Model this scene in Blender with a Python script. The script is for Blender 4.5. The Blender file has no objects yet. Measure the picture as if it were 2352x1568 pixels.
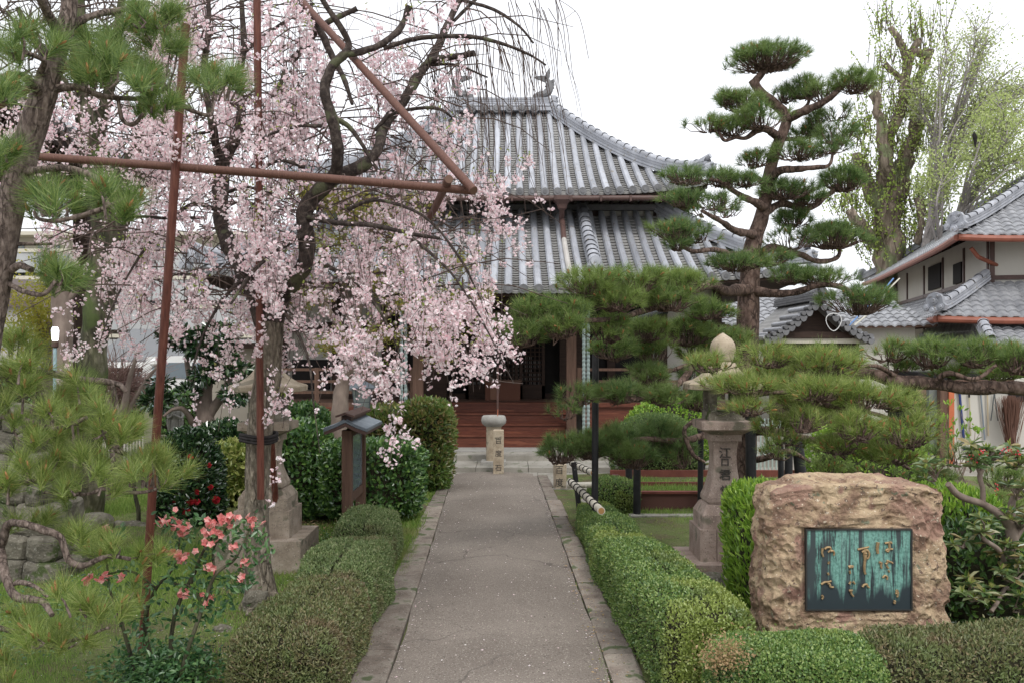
import bpy, math, random
import numpy as np
from math import radians, pi, sin, cos
rng = np.random.default_rng(7)
random.seed(7)
SC = bpy.context.scene
COL = SC.collection

# ------------------------------------------------------------------ camera, sky, sun, exposure
F, H, CX, HY = 2100.0, 1.8, 1176.0, 814.0      # focal length in picture units, eye height, principal column, horizon row
cam_d = bpy.data.cameras.new('camera')
cam = bpy.data.objects.new('camera', cam_d)
COL.objects.link(cam)
cam.location = (0, 0, H)
cam.rotation_euler = (pi/2, 0, 0)
cam_d.sensor_width = 36.0
cam_d.lens = 36.0*F/2352.0
cam_d.shift_y = 30.0/2352.0
cam_d.clip_start = 0.05
cam_d.clip_end = 2000
SC.camera = cam

SUN_EL, SUN_AZ = radians(52), radians(200)     # bright overcast, the glow of the sun is behind and above the viewer
world = bpy.data.worlds.new('World')
SC.world = world
world.use_nodes = True
wn = world.node_tree
wn.nodes.clear()
sky = wn.nodes.new('ShaderNodeTexSky')
sky.sky_type = 'NISHITA'
sky.sun_disc = False
sky.sun_elevation = SUN_EL
sky.sun_rotation = SUN_AZ
sky.air_density = 1.0
sky.dust_density = 4.0
sky.ozone_density = 1.0
hsv = wn.nodes.new('ShaderNodeHueSaturation')
hsv.inputs['Saturation'].default_value = 0.18
cl = wn.nodes.new('ShaderNodeMixRGB')           # the cloud layer
cl.inputs[0].default_value = 0.72
cl.inputs[2].default_value = (9.9, 10.1, 10.6, 1)
bg = wn.nodes.new('ShaderNodeBackground')
bg.inputs['Strength'].default_value = 0.12
wo = wn.nodes.new('ShaderNodeOutputWorld')
wn.links.new(sky.outputs[0], hsv.inputs['Color'])
wn.links.new(hsv.outputs[0], cl.inputs[1])
wn.links.new(cl.outputs[0], bg.inputs['Color'])
wn.links.new(bg.outputs[0], wo.inputs['Surface'])

sun_d = bpy.data.lights.new('sun', 'SUN')
sun_d.energy = 1.4
sun_d.angle = radians(16)
sun_d.color = (1.0, 0.965, 0.92)
sun = bpy.data.objects.new('sun', sun_d)
COL.objects.link(sun)
sun.rotation_euler = (pi/2-SUN_EL, 0, radians(22))
SC.view_settings.view_transform = 'Standard'
SC.view_settings.look = 'None'
SC.view_settings.exposure = 0.36
SC.view_settings.gamma = 1.0
SC.view_settings.use_curve_mapping = False
try:
    SC.cycles.max_bounces = 6
    SC.cycles.transparent_max_bounces = 8
    SC.cycles.diffuse_bounces = 3
except Exception:
    pass

# ------------------------------------------------------------------ helpers
def A(px, py, Y):
    return np.array(((px-CX)/F*Y, Y, H-(py-HY)/F*Y))
def G(px, py, z=0.0):
    Y = (H-z)*F/(py-HY)
    return np.array(((px-CX)/F*Y, Y, z))
def nrm(v):
    v = np.asarray(v, float)
    return v/(np.linalg.norm(v, axis=-1, keepdims=True)+1e-9)
_nd = np.random.default_rng(3)
_ND = nrm(_nd.normal(size=(14, 3)))
_NP = _nd.uniform(0, 6.28, 14)
_NF = _nd.uniform(0.6, 2.3, 14)
def nz(P, s=1.0, ph=0.0):
    P = np.asarray(P, float)
    return (np.sin((P@_ND.T)*_NF*s + _NP + ph).sum(-1))/5.3

OFF = {}
class MB:
    def __init__(self):
        self.v = []; self.f = []; self.n = 0
    def add(self, V, Fc):
        V = np.asarray(V, float).reshape(-1, 3)
        if isinstance(Fc, list):
            by = {}
            for f in Fc: by.setdefault(len(f), []).append(f)
            for k in by: self.f.append(np.array(by[k], dtype=np.int64)+self.n)
        else:
            self.f.append(np.asarray(Fc, dtype=np.int64)+self.n)
        self.v.append(V); self.n += len(V)
        return self
    def box(self, x0, x1, y0, y1, z0, z1, rot=0.0, piv=None):
        V = np.array([(x, y, z) for z in (z0, z1) for y in (y0, y1) for x in (x0, x1)], float)
        if rot:
            p = np.array(piv if piv is not None else ((x0+x1)/2, (y0+y1)/2))
            c, s = cos(rot), sin(rot)
            d = V[:, :2]-p
            V[:, 0] = p[0]+d[:, 0]*c-d[:, 1]*s
            V[:, 1] = p[1]+d[:, 0]*s+d[:, 1]*c
        return self.add(V, [(0, 2, 3, 1), (4, 5, 7, 6), (0, 1, 5, 4), (2, 6, 7, 3), (0, 4, 6, 2), (1, 3, 7, 5)])
    def beam(self, a, b, w, h, up=(0, 0, 1)):
        a = np.asarray(a, float); b = np.asarray(b, float)
        d = nrm(b-a); s = nrm(np.cross(d, up)); u = np.cross(s, d)
        V = [p+s*w*i/2+u*h*j/2 for p in (a, b) for j in (-1, 1) for i in (-1, 1)]
        return self.add(V, [(0, 2, 3, 1), (4, 5, 7, 6), (0, 1, 5, 4), (2, 6, 7, 3), (0, 4, 6, 2), (1, 3, 7, 5)])
    def quad(self, a, b, c, d):
        return self.add([a, b, c, d], [(0, 1, 2, 3)])
    def tube(self, pts, r, n=8, cap=True, knob=0.0):
        P = np.asarray(pts, float); K = len(P)
        R = np.broadcast_to(np.asarray(r, float), (K,)).copy()
        T = nrm(np.gradient(P, axis=0))
        ref = np.array((0, 0, 1.0)) if abs(T[0][2]) < .9 else np.array((1.0, 0, 0))
        s = nrm(np.cross(T[0], ref))
        S = []
        for k in range(K):
            s = s-T[k]*np.dot(s, T[k]); s = nrm(s); S.append(s)
        S = np.array(S); U = np.cross(T, S)
        th = np.arange(n)*2*pi/n
        V = P[:, None]+R[:, None, None]*(np.cos(th)[None, :, None]*S[:, None]+np.sin(th)[None, :, None]*U[:, None])
        if knob:
            q = nz(V.reshape(-1, 3), 1.0/max(R.mean(), .004)*1.1).reshape(K, n)
            V = V+knob*R[:, None, None]*q[..., None]*nrm(V-P[:, None])
        i = np.arange(K-1)[:, None]*n; j = np.arange(n)[None]; j2 = (j+1) % n
        Fc = np.stack([i+j, i+j2, i+n+j2, i+n+j], -1).reshape(-1, 4)
        self.add(V, Fc)
        if cap:
            for e in (0, K-1):
                self.add(V[e], [tuple(range(n)) if e else tuple(range(n))[::-1]])
        return self
    def strands(self, P, R, n=3):
        P = np.asarray(P, float)
        N, K, _ = P.shape
        if N == 0: return self
        R = np.broadcast_to(np.asarray(R, float), (N, K))
        T = nrm(P[:, -1]-P[:, 0]+1e-6)
        ref = np.where(np.abs(T[:, 2:3]) < .85, np.array([[0, 0, 1.0]]), np.array([[1.0, 0, 0]]))
        S = nrm(np.cross(T, ref)); U = np.cross(T, S)
        th = np.arange(n)*2*pi/n
        V = P[:, :, None]+R[:, :, None, None]*(np.cos(th)[None, None, :, None]*S[:, None, None]+np.sin(th)[None, None, :, None]*U[:, None, None])
        b = (np.arange(N)*K*n)[:, None, None]; i = (np.arange(K-1)*n)[None, :, None]; j = np.arange(n)[None, None]; j2 = (j+1) % n
        Fc = np.stack([b+i+j, b+i+j2, b+i+n+j2, b+i+n+j], -1).reshape(-1, 4)
        return self.add(V, Fc)
    def lathe(self, prof, c, n=20, squash=None, cham=None, rot=0.0):
        prof = np.asarray(prof, float); c = np.asarray(c, float)
        if cham is None:
            th = np.arange(n)*2*pi/n; cs = np.stack([np.cos(th), np.sin(th)], 1)
        else:
            k = cham; cs = np.array([(1, -k), (1, k), (k, 1), (-k, 1), (-1, k), (-1, -k), (-k, -1), (k, -1)], float); n = 8
        if rot:
            a, b = cos(rot), sin(rot); cs = cs@np.array([(a, b), (-b, a)])
        V = np.zeros((len(prof), n, 3))
        V[..., :2] = cs[None]*prof[:, 0][:, None, None]; V[..., 2] = prof[:, 1][:, None]
        V += c
        K = len(prof); i = np.arange(K-1)[:, None]*n; j = np.arange(n)[None]; j2 = (j+1) % n
        self.add(V, np.stack([i+j, i+j2, i+n+j2, i+n+j], -1).reshape(-1, 4))
        self.add(V[0], [tuple(range(n))[::-1]]); self.add(V[-1], [tuple(range(n))])
        return self
    def grid(self, V):
        K, n = V.shape[:2]
        i = np.arange(K-1)[:, None]*n; j = np.arange(n-1)[None]
        return self.add(V, np.stack([i+j, i+j+1, i+n+j+1, i+n+j], -1).reshape(-1, 4))
    def cards(self, C, D, N, L, W, wide=.5, cup=0.0):
        C = np.asarray(C, float); n = len(C)
        if n == 0: return self
        D = nrm(D); S = nrm(np.cross(D, N)); U = np.cross(S, D)
        L = np.broadcast_to(np.asarray(L, float), (n,))[:, None]; W = np.broadcast_to(np.asarray(W, float), (n,))[:, None]
        V = np.stack([C, C+D*L*wide+S*W/2+U*L*cup, C+D*L, C+D*L*wide-S*W/2+U*L*cup], 1)
        return self.add(V, np.arange(n*4).reshape(n, 4))
    def leaves(self, C, D, N, L, W, cup=0.06):
        """folded six-cornered leaves"""
        C = np.asarray(C, float); n = len(C)
        if n == 0: return self
        D = nrm(D); S = nrm(np.cross(D, N)); U = np.cross(S, D)
        L = np.broadcast_to(np.asarray(L, float), (n,))[:, None]; W = np.broadcast_to(np.asarray(W, float), (n,))[:, None]
        tip = C+D*L-U*L*.12
        V = np.stack([C, C+D*L*.3+S*W*.46+U*L*cup, C+D*L*.7+S*W*.4+U*L*cup*.6, tip, C+D*L*.7-S*W*.4+U*L*cup*.6, C+D*L*.3-S*W*.46+U*L*cup], 1)
        b = np.arange(n)[:, None]*6
        self.add(V, np.concatenate([b+np.array([[0, 1, 2, 3]]), b+np.array([[0, 3, 4, 5]])]))
        return self
    def spikes(self, C, D, L, W):
        C = np.asarray(C, float); n = len(C)
        if n == 0: return self
        D = nrm(D); S = nrm(np.cross(D, rng.normal(size=(n, 3))))
        L = np.broadcast_to(np.asarray(L, float), (n,))[:, None]; W = np.broadcast_to(np.asarray(W, float), (n,))[:, None]
        V = np.stack([C-S*W/2, C+S*W/2, C+D*L], 1)
        return self.add(V, np.arange(n*3).reshape(n, 3))
    def build(self, name, mat, parent=None, base=None, smooth=False):
        V = np.concatenate(self.v)
        if parent is not None: off = OFF[parent.name]
        elif base is not None: off = np.asarray(base, float)
        else: off = np.array([(V[:, 0].min()+V[:, 0].max())/2, (V[:, 1].min()+V[:, 1].max())/2, V[:, 2].min()])
        me = bpy.data.meshes.new(name)
        V = V-off
        me.vertices.add(len(V)); me.vertices.foreach_set('co', V.astype(np.float32).ravel())
        tot = sum(f.size for f in self.f); cnt = sum(len(f) for f in self.f)
        me.loops.add(tot); me.polygons.add(cnt)
        me.loops.foreach_set('vertex_index', np.concatenate([f.ravel() for f in self.f]).astype(np.int32))
        ks = np.concatenate([np.full(len(f), f.shape[1]) for f in self.f])
        st = np.concatenate([[0], np.cumsum(ks)[:-1]])
        me.polygons.foreach_set('loop_start', st.astype(np.int32))
        me.polygons.foreach_set('use_smooth', np.full(cnt, bool(smooth)))
        me.update(calc_edges=True)
        me.materials.append(mat)
        o = bpy.data.objects.new(name, me)
        COL.objects.link(o)
        if parent is not None: o.parent = parent
        else: o.location = off
        OFF[o.name] = off
        return o

def build2(name, pairs, parent, smooth=False):
    """one mesh with several materials"""
    m = MB(); idx = []
    for i, (q, _) in enumerate(pairs):
        for f in q.f: m.f.append(f+m.n); idx.append(np.full(len(f), i))
        m.v += q.v; m.n += q.n
    o = m.build(name, pairs[0][1], parent, smooth=smooth)
    for _, mt in pairs[1:]: o.data.materials.append(mt)
    o.data.polygons.foreach_set('material_index', np.concatenate(idx).astype(np.int32))
    return o
def tag(o, label=None, cat=None, group=None, kind=None):
    if label: o['label'] = label
    if cat: o['category'] = cat
    if group: o['group'] = group
    if kind: o['kind'] = kind
    return o
def thing(name, label, cat, loc, group=None):
    o = bpy.data.objects.new(name, None); COL.objects.link(o)
    o.location = loc; o.empty_display_size = .1
    OFF[o.name] = np.asarray(loc, float)
    return tag(o, label, cat, group)
def struct(o): o['kind'] = 'structure'; return o
def dup(root, loc, label=None, group=None):
    def cp(o, par):
        c = o.copy(); COL.objects.link(c); c.parent = par
        for ch in list(o.children): cp(ch, c)
        return c
    r = cp(root, None); r.location = loc
    if label: r['label'] = label
    if group: r['group'] = group
    return r

def spline(pts, m=6):
    """Catmull-Rom through rows of any width"""
    P = np.asarray(pts, float)
    if len(P) < 3: return np.array([P[0]+(P[-1]-P[0])*t for t in np.linspace(0, 1, m+1)])
    Q = np.vstack([2*P[0]-P[1], P, 2*P[-1]-P[-2]])
    out = []
    for i in range(1, len(Q)-2):
        a, b, c, d = Q[i-1], Q[i], Q[i+1], Q[i+2]
        for t in np.arange(m)/m:
            out.append(.5*((2*b)+(-a+c)*t+(2*a-5*b+4*c-d)*t*t+(-a+3*b-3*c+d)*t**3))
    out.append(P[-1])
    return np.array(out)
def limb(mb, rows, n=9, m=6, knob=.12, wig=.0):
    """rows of (px, py, Y, radius in px): a traced branch with its own distance"""
    R = spline(rows, m)
    P = np.array([A(r[0], r[1], r[2]) for r in R]); rad = np.abs(R[:, 3])*R[:, 2]/F
    if wig: P = P+np.stack([nz(P, 6, k) for k in (0, 9, 17)], 1)*wig*rad[:, None]
    mb.tube(P, rad, n=n, knob=knob)
    return P

# ------------------------------------------------------------------ materials
def _nt(name):
    m = bpy.data.materials.new(name); m.use_nodes = True
    nt = m.node_tree; nt.nodes.clear()
    out = nt.nodes.new('ShaderNodeOutputMaterial')
    return m, nt, out
def _coord(nt, scale=(1, 1, 1)):
    g = nt.nodes.new('ShaderNodeTexCoord'); mp = nt.nodes.new('ShaderNodeMapping')
    mp.inputs['Scale'].default_value = scale
    nt.links.new(g.outputs['Object'], mp.inputs['Vector'])
    return mp.outputs[0]
def _noise(nt, vec, scale, detail=5, rough=.6):
    n = nt.nodes.new('ShaderNodeTexNoise')
    n.inputs['Scale'].default_value = scale; n.inputs['Detail'].default_value = detail; n.inputs['Roughness'].default_value = rough
    nt.links.new(vec, n.inputs['Vector'])
    return n.outputs['Fac']
def _ramp(nt, fac, stops, interp='LINEAR'):
    r = nt.nodes.new('ShaderNodeValToRGB'); r.color_ramp.interpolation = interp
    e = r.color_ramp.elements
    while len(e) > 1: e.remove(e[-1])
    e[0].position = stops[0][0]; e[0].color = (*stops[0][1], 1)
    for p, c in stops[1:]:
        q = e.new(p); q.color = (*c, 1)
    nt.links.new(fac, r.inputs[0])
    return r.outputs[0]
def _mix(nt, fac, a, b, mode='MIX'):
    m = nt.nodes.new('ShaderNodeMixRGB'); m.blend_type = mode
    for i, x in ((0, fac), (1, a), (2, b)):
        if isinstance(x, (int, float)): m.inputs[i].default_value = x
        elif isinstance(x, tuple): m.inputs[i].default_value = (*x, 1)
        else: nt.links.new(x, m.inputs[i])
    return m.outputs[0]
def mat(name, stops, scale=4, stretch=(1, 1, 1), rough=.8, bump=.3, bscale=None, bdist=.01, fine=None, spec=.3, metal=0.0, isl=0.0, det=6, crack=None):
    """stops: list of (position, colour) over fractal noise; fine=(scale, colour, threshold) adds specks"""
    m, nt, out = _nt(name)
    v = _coord(nt, stretch)
    if len(stops) == 1: stops = [(0, stops[0]), (1, stops[0])] if not isinstance(stops[0][1], tuple) else stops
    f = _noise(nt, v, scale, det)
    col = _ramp(nt, f, stops)
    if fine:
        for (fs, fc, th) in (fine if isinstance(fine, list) else [fine]):
            g = _noise(nt, _coord(nt), fs, 2)
            k = _ramp(nt, g, [(th, (0, 0, 0)), (min(th+.05, 1), (1, 1, 1))])
            col = _mix(nt, k, col, fc)
    ck = None
    if crack:      # (scale, stretch, crack colour, width)
        wv = nt.nodes.new('ShaderNodeVectorMath'); wv.operation = 'ADD'
        nn = nt.nodes.new('ShaderNodeTexNoise'); nn.inputs['Scale'].default_value = crack[0]*.9; nn.inputs['Detail'].default_value = 6
        cv = _coord(nt, crack[1]); nt.links.new(cv, nn.inputs['Vector'])
        sc_ = nt.nodes.new('ShaderNodeVectorMath'); sc_.operation = 'SCALE'; sc_.inputs['Scale'].default_value = 1.5/crack[0]; nt.links.new(nn.outputs['Color'], sc_.inputs[0])
        nt.links.new(cv, wv.inputs[0]); nt.links.new(sc_.outputs[0], wv.inputs[1])
        vo = nt.nodes.new('ShaderNodeTexVoronoi'); vo.feature = 'DISTANCE_TO_EDGE'; vo.inputs['Scale'].default_value = crack[0]; nt.links.new(wv.outputs[0], vo.inputs['Vector'])
        ck = _ramp(nt, vo.outputs['Distance'], [(0, (0, 0, 0)), (crack[3], (1, 1, 1))])
        lim = _ramp(nt, _noise(nt, cv, crack[0]*.5, 4), [(.42, (.25, .25, .25)), (.6, (.95, .95, .95))])
        ck = _mix(nt, 1.0, ck, lim, 'LIGHTEN')
        col = _mix(nt, ck, crack[2], col)
    if isl:
        ge = nt.nodes.new('ShaderNodeNewGeometry')
        k = _ramp(nt, ge.outputs['Random Per Island'], [(0, (1-isl,)*3), (1, (1+isl*.6,)*3)])
        col = _mix(nt, 1.0, col, k, 'MULTIPLY')
    b = nt.nodes.new('ShaderNodeBsdfPrincipled')
    nt.links.new(col, b.inputs['Base Color'])
    b.inputs['Roughness'].default_value = rough; b.inputs['Metallic'].default_value = metal
    b.inputs['Specular IOR Level'].default_value = spec
    if bump:
        bn = nt.nodes.new('ShaderNodeBump'); bn.inputs['Strength'].default_value = bump; bn.inputs['Distance'].default_value = bdist
        h = _noise(nt, _coord(nt, stretch), bscale or scale*4, 6, .65)
        if ck is not None: h = _mix(nt, .6, h, ck)
        nt.links.new(h, bn.inputs['Height']); nt.links.new(bn.outputs[0], b.inputs['Normal'])
    nt.links.new(b.outputs[0], out.inputs[0])
    return m
def leafmat(name, cols, trans=.35, rough=.45, gloss=.06, patch=None, pscale=2.0, tcol=None):
    """leaf colours picked per leaf; patch = (colour, threshold) tints whole clumps"""
    m, nt, out = _nt(name)
    ge = nt.nodes.new('ShaderNodeNewGeometry')
    n = len(cols)
    col = _ramp(nt, ge.outputs['Random Per Island'], [((i)/(n-1), c) for i, c in enumerate(cols)])
    f = _noise(nt, _coord(nt), pscale, 3)
    if patch:
        for (pc, lo, hi) in patch:
            k = _ramp(nt, f, [(lo, (0, 0, 0)), (hi, (1, 1, 1))])
            col = _mix(nt, k, col, _mix(nt, .5, col, pc))
            f = _noise(nt, _coord(nt, (1, 1, 1.3)), pscale*1.7, 3)
    d = nt.nodes.new('ShaderNodeBsdfDiffuse'); nt.links.new(col, d.inputs[0])
    t = nt.nodes.new('ShaderNodeBsdfTranslucent')
    if tcol: nt.links.new(_mix(nt, .5, col, tcol), t.inputs[0])
    else: nt.links.new(col, t.inputs[0])
    mx = nt.nodes.new('ShaderNodeMixShader'); mx.inputs[0].default_value = trans
    nt.links.new(d.outputs[0], mx.inputs[1]); nt.links.new(t.outputs[0], mx.inputs[2])
    last = mx.outputs[0]
    if gloss:
        g = nt.nodes.new('ShaderNodeBsdfGlossy'); g.inputs['Roughness'].default_value = rough
        m2 = nt.nodes.new('ShaderNodeMixShader'); m2.inputs[0].default_value = gloss
        nt.links.new(last, m2.inputs[1]); nt.links.new(g.outputs[0], m2.inputs[2]); last = m2.outputs[0]
    nt.links.new(last, out.inputs[0])
    return m

M = {}
M['asphalt'] = mat('asphalt', [(.30, (.142, .118, .100)), (.45, (.175, .149, .127)), (.58, (.208, .178, .152)), (.72, (.25, .218, .186))], .8, rough=.92, bump=.6, bscale=120, bdist=.004, det=12,
                   fine=[(110, (.40, .365, .31), .60), (70, (.095, .08, .07), .60)], crack=(.55, (1, 1, 1), (.06, .05, .045), .006))
M['kerb'] = mat('kerb_granite', [(.3, (.13, .105, .085)), (.45, (.22, .18, .15)), (.58, (.28, .245, .205)), (.7, (.34, .32, .27))], 5, rough=.9, bump=.8, bscale=50, bdist=.008, isl=.3, det=9,
                fine=[(90, (.42, .38, .33), .63), (60, (.10, .09, .075), .62), (5, (.10, .12, .06), .60)])
M['ground'] = mat('soil_moss', [(.25, (.085, .065, .045)), (.40, (.13, .11, .06)), (.52, (.11, .15, .04)), (.64, (.16, .18, .07)), (.75, (.22, .18, .12))], 2.6, rough=1, bump=1, bscale=30, bdist=.03, det=10,
                  fine=[(45, (.24, .20, .14), .61), (30, (.06, .05, .035), .62)])
M['gravel'] = mat('pale_ground', [(.3, (.20, .18, .15)), (.7, (.32, .30, .26))], 3, rough=1, bump=.5, bscale=80)
M['granite'] = mat('granite', [(.28, (.17, .135, .10)), (.42, (.27, .22, .17)), (.55, (.35, .29, .23)), (.7, (.42, .36, .30))], 7.0, rough=.9, bump=.7, bscale=45, bdist=.01, det=10,
                   fine=[(90, (.13, .10, .085), .62), (5, (.14, .13, .09), .61), (70, (.48, .43, .36), .64)])
M['granite_grey'] = mat('grey_granite', [(.3, (.24, .23, .21)), (.7, (.40, .39, .36))], 4, rough=.88, bump=.4, bscale=60, fine=(120, (.16, .15, .14), .62))
M['step'] = mat('step_stone', [(.3, (.22, .205, .175)), (.7, (.37, .35, .31))], 2.5, rough=.9, bump=.35, bscale=50, fine=[(8, (.17, .18, .13), .6), (60, (.14, .14, .13), .66)])
M['pink_granite'] = mat('pink_granite', [(.28, (.20, .145, .12)), (.42, (.29, .22, .185)), (.55, (.36, .28, .24)), (.7, (.42, .34, .29))], 7, rough=.88, bump=.6, bscale=60, bdist=.008, det=10, fine=[(90, (.16, .12, .10), .62), (4, (.185, .165, .125), .60), (70, (.5, .42, .36), .64)])
M['cap_stone'] = mat('sandy_granite', [(.3, (.27, .215, .15)), (.5, (.42, .35, .26)), (.7, (.52, .45, .35))], 6, rough=.9, bump=.6, bscale=50, bdist=.008, det=10, fine=[(70, (.22, .18, .14), .63), (6, (.25, .22, .16), .58)])
M['ink'] = mat('carved_ink', [(.2, (.05, .045, .04)), (.8, (.10, .09, .08))], 30, rough=.9)
M['tile'] = mat('roof_tile', [(.25, (.25, .26, .285)), (.5, (.35, .362, .395)), (.75, (.45, .465, .50))], 2.2, stretch=(2, .6, .6), rough=.42, bump=.12, bscale=30, spec=.5, isl=.3,
                fine=(11, (.25, .23, .20), .63))
M['tile_dark'] = mat('roof_tile_dark', [(.25, (.11, .11, .115)), (.75, (.20, .20, .205))], 6, rough=.6, bump=.3, bscale=40, isl=.2)
M['tile_pan'] = mat('roof_pan_tile', [(.25, (.20, .195, .185)), (.75, (.33, .325, .315))], 3, rough=.6, bump=.2, bscale=30, isl=.3)
M['house_tile'] = mat('house_tile', [(.3, (.20, .205, .22)), (.5, (.28, .285, .30)), (.7, (.36, .365, .38))], 3, rough=.38, bump=.1, bscale=20, spec=.5, isl=.15)
M['plaster'] = mat('plaster', [(.2, (.46, .44, .39)), (.8, (.56, .54, .49))], 1.2, rough=.95, bump=.1, bscale=20)
M['plaster_beige'] = mat('beige_plaster', [(.2, (.40, .36, .29)), (.8, (.48, .44, .365))], .8, rough=.95, bump=.1)
M['wood_dark'] = mat('dark_wood', [(.3, (.028, .016, .012)), (.7, (.055, .032, .022))], 3, stretch=(1, 1, 14), rough=.7, bump=.3)
M['wood_post'] = mat('weathered_post', [(.3, (.085, .048, .034)), (.7, (.15, .088, .062))], 6, stretch=(6, 6, .5), rough=.75, bump=.4, bscale=12)
M['wood_red'] = mat('red_wood_boards', [(.32, (.06, .017, .010)), (.46, (.135, .040, .022)), (.54, (.085, .024, .014)), (.62, (.17, .055, .030)), (.72, (.21, .075, .042))], 3.2, stretch=(.5, 5, 7), rough=.5, bump=.3, bscale=8, spec=.4, det=9)
M['pole'] = mat('brown_pole', [(.3, (.075, .036, .026)), (.45, (.14, .068, .05)), (.58, (.10, .046, .034)), (.7, (.20, .105, .08))], 9, stretch=(7, 7, 1.6), rough=.6, bump=.3, bscale=14, det=8)
M['pole_red'] = mat('red_brown_pole', [(.3, (.06, .018, .012)), (.5, (.115, .036, .024)), (.7, (.16, .062, .042))], 9, stretch=(8, 8, .6), rough=.55, bump=.4, bscale=14, det=8)
M['bark_pine'] = mat('pine_bark', [(.3, (.07, .045, .036)), (.5, (.15, .10, .08)), (.65, (.21, .15, .125)), (.8, (.27, .21, .18))], 30, stretch=(1, 1, .5), rough=.95, bump=1, bscale=40, bdist=.02, det=9, crack=(19, (1, 1, .5), (.028, .018, .015), .16))
M['bark_fore'] = mat('grey_pine_bark', [(.3, (.075, .055, .047)), (.5, (.17, .13, .11)), (.68, (.28, .225, .195)), (.8, (.34, .29, .26))], 60, stretch=(1, 1, .5), rough=.95, bump=1, bscale=80, bdist=.012, det=9, crack=(42, (1, 1, .35), (.035, .024, .02), .14))
M['bark_cherry'] = mat('cherry_bark', [(.3, (.024, .019, .017)), (.5, (.05, .038, .033)), (.66, (.11, .09, .076)), (.8, (.20, .19, .155))], 34, stretch=(1, 1, .8), rough=.95, bump=1, bscale=60, bdist=.012, det=9, fine=(5, (.10, .105, .06), .60))
M['bark_trunk'] = mat('cherry_trunk_bark', [(.3, (.10, .084, .062)), (.5, (.20, .17, .13)), (.65, (.31, .27, .215)), (.8, (.20, .205, .13))], 45, stretch=(1, 1, .45), rough=.95, bump=1, bscale=60, bdist=.02, det=9, crack=(34, (1, 1, .3), (.06, .048, .037), .15))
M['bark_moss'] = mat('mossy_bark', [(.3, (.04, .036, .026)), (.5, (.08, .08, .045)), (.62, (.15, .14, .095)), (.8, (.22, .20, .15))], 16, stretch=(1, 1, .3), rough=1, bump=1, bscale=25, bdist=.03, det=9, crack=(12, (1, 1, .25), (.03, .028, .02), .15), fine=(2.2, (.075, .10, .035), .52))
M['bark_grey'] = mat('pale_bark', [(.3, (.16, .12, .10)), (.7, (.30, .24, .20))], 10, stretch=(1, 1, .5), rough=.9, bump=.6, bscale=30)
M['bark_ginkgo'] = mat('ginkgo_bark', [(.3, (.16, .125, .095)), (.5, (.25, .20, .155)), (.7, (.36, .30, .235))], 6, stretch=(1, 1, .35), rough=.95, bump=1, bscale=9, bdist=.1, det=9, crack=(4, (1, 1, .25), (.10, .078, .058), .15), fine=(.9, (.22, .25, .13), .55))
M['twig'] = mat('twig', [(.3, (.06, .042, .036)), (.7, (.13, .095, .08))], 20, rough=.9, bump=0)
M['twig_pale'] = mat('pale_twig', [(.3, (.20, .18, .18)), (.7, (.34, .31, .29))], 10, rough=.9, bump=0)
M['black_pole'] = mat('black_paint', [(.3, (.012, .012, .014)), (.75, (.03, .03, .033))], 9, rough=.4, bump=.1, fine=(24, (.16, .15, .14), .72))
M['bamboo'] = mat('white_bamboo', [(.3, (.46, .43, .36)), (.7, (.62, .58, .49))], 7, rough=.45, bump=.05)
M['rope'] = mat('black_rope', [(.3, (.012, .011, .011)), (.7, (.035, .03, .03))], 40, rough=.9)
M['rock'] = mat('ochre_rock', [(.30, (.15, .095, .07)), (.40, (.27, .175, .12)), (.47, (.40, .29, .19)), (.56, (.52, .40, .26)), (.66, (.44, .32, .22)), (.78, (.62, .53, .40))], 5, rough=.92, bump=1, bscale=24, bdist=.035,
                fine=[(2.6, (.34, .215, .16), .52), (5.0, (.29, .17, .13), .60), (30, (.16, .11, .08), .61), (16, (.24, .25, .17), .68), (60, (.66, .57, .44), .65)], det=12)
M['stone'] = mat('field_stone', [(.3, (.085, .078, .06)), (.5, (.18, .165, .13)), (.7, (.30, .28, .225))], 9, rough=.95, bump=1, bscale=30, bdist=.03, isl=.35, det=10, fine=[(6, (.09, .12, .045), .58), (50, (.33, .31, .26), .62)])
M['brown'] = mat('brown_copper', [(.3, (.07, .04, .035)), (.7, (.11, .065, .055))], 5, rough=.5, bump=.05)
M['copper'] = mat('red_copper', [(.3, (.20, .065, .04)), (.7, (.30, .10, .062))], 4, rough=.45, bump=.05)
M['verdigris'] = mat('green_chain', [(.3, (.17, .22, .215)), (.7, (.30, .36, .345))], 14, rough=.6)
M['grey_metal'] = mat('blue_grey_metal', [(.3, (.12, .145, .17)), (.7, (.20, .23, .26))], 5, rough=.45, bump=.1, metal=.2)
M['pvc'] = mat('pale_pipe', [(.3, (.38, .36, .33)), (.7, (.46, .44, .41))], 4, rough=.6)
M['gold'] = mat('worn_gold', [(.3, (.20, .13, .065)), (.7, (.42, .30, .16))], 40, rough=.5, metal=.3, bump=.1)
M['white'] = mat('white_paint', [(.3, (.66, .66, .64)), (.7, (.74, .74, .73))], 3, rough=.7)
M['cream'] = mat('cream_render', [(.2, (.50, .47, .38)), (.8, (.57, .54, .45))], .5, rough=.9)
M['glass'] = mat('window_glass', [(.3, (.10, .13, .15)), (.7, (.22, .26, .29))], .6, rough=.15, spec=.7, bump=0)
M['brick'] = mat('brick_red', [(.3, (.13, .042, .032)), (.7, (.20, .068, .05))], 8, rough=.85, bump=.3)
M['orange'] = mat('orange_paint', [(.3, (.42, .11, .045)), (.7, (.5, .15, .07))], 5, rough=.6)
M['dark'] = mat('near_black', [(.3, (.012, .011, .011)), (.7, (.022, .019, .018))], 2, rough=.9, bump=0)  # near-black colour; on the hall it paints the shade of the interior
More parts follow.
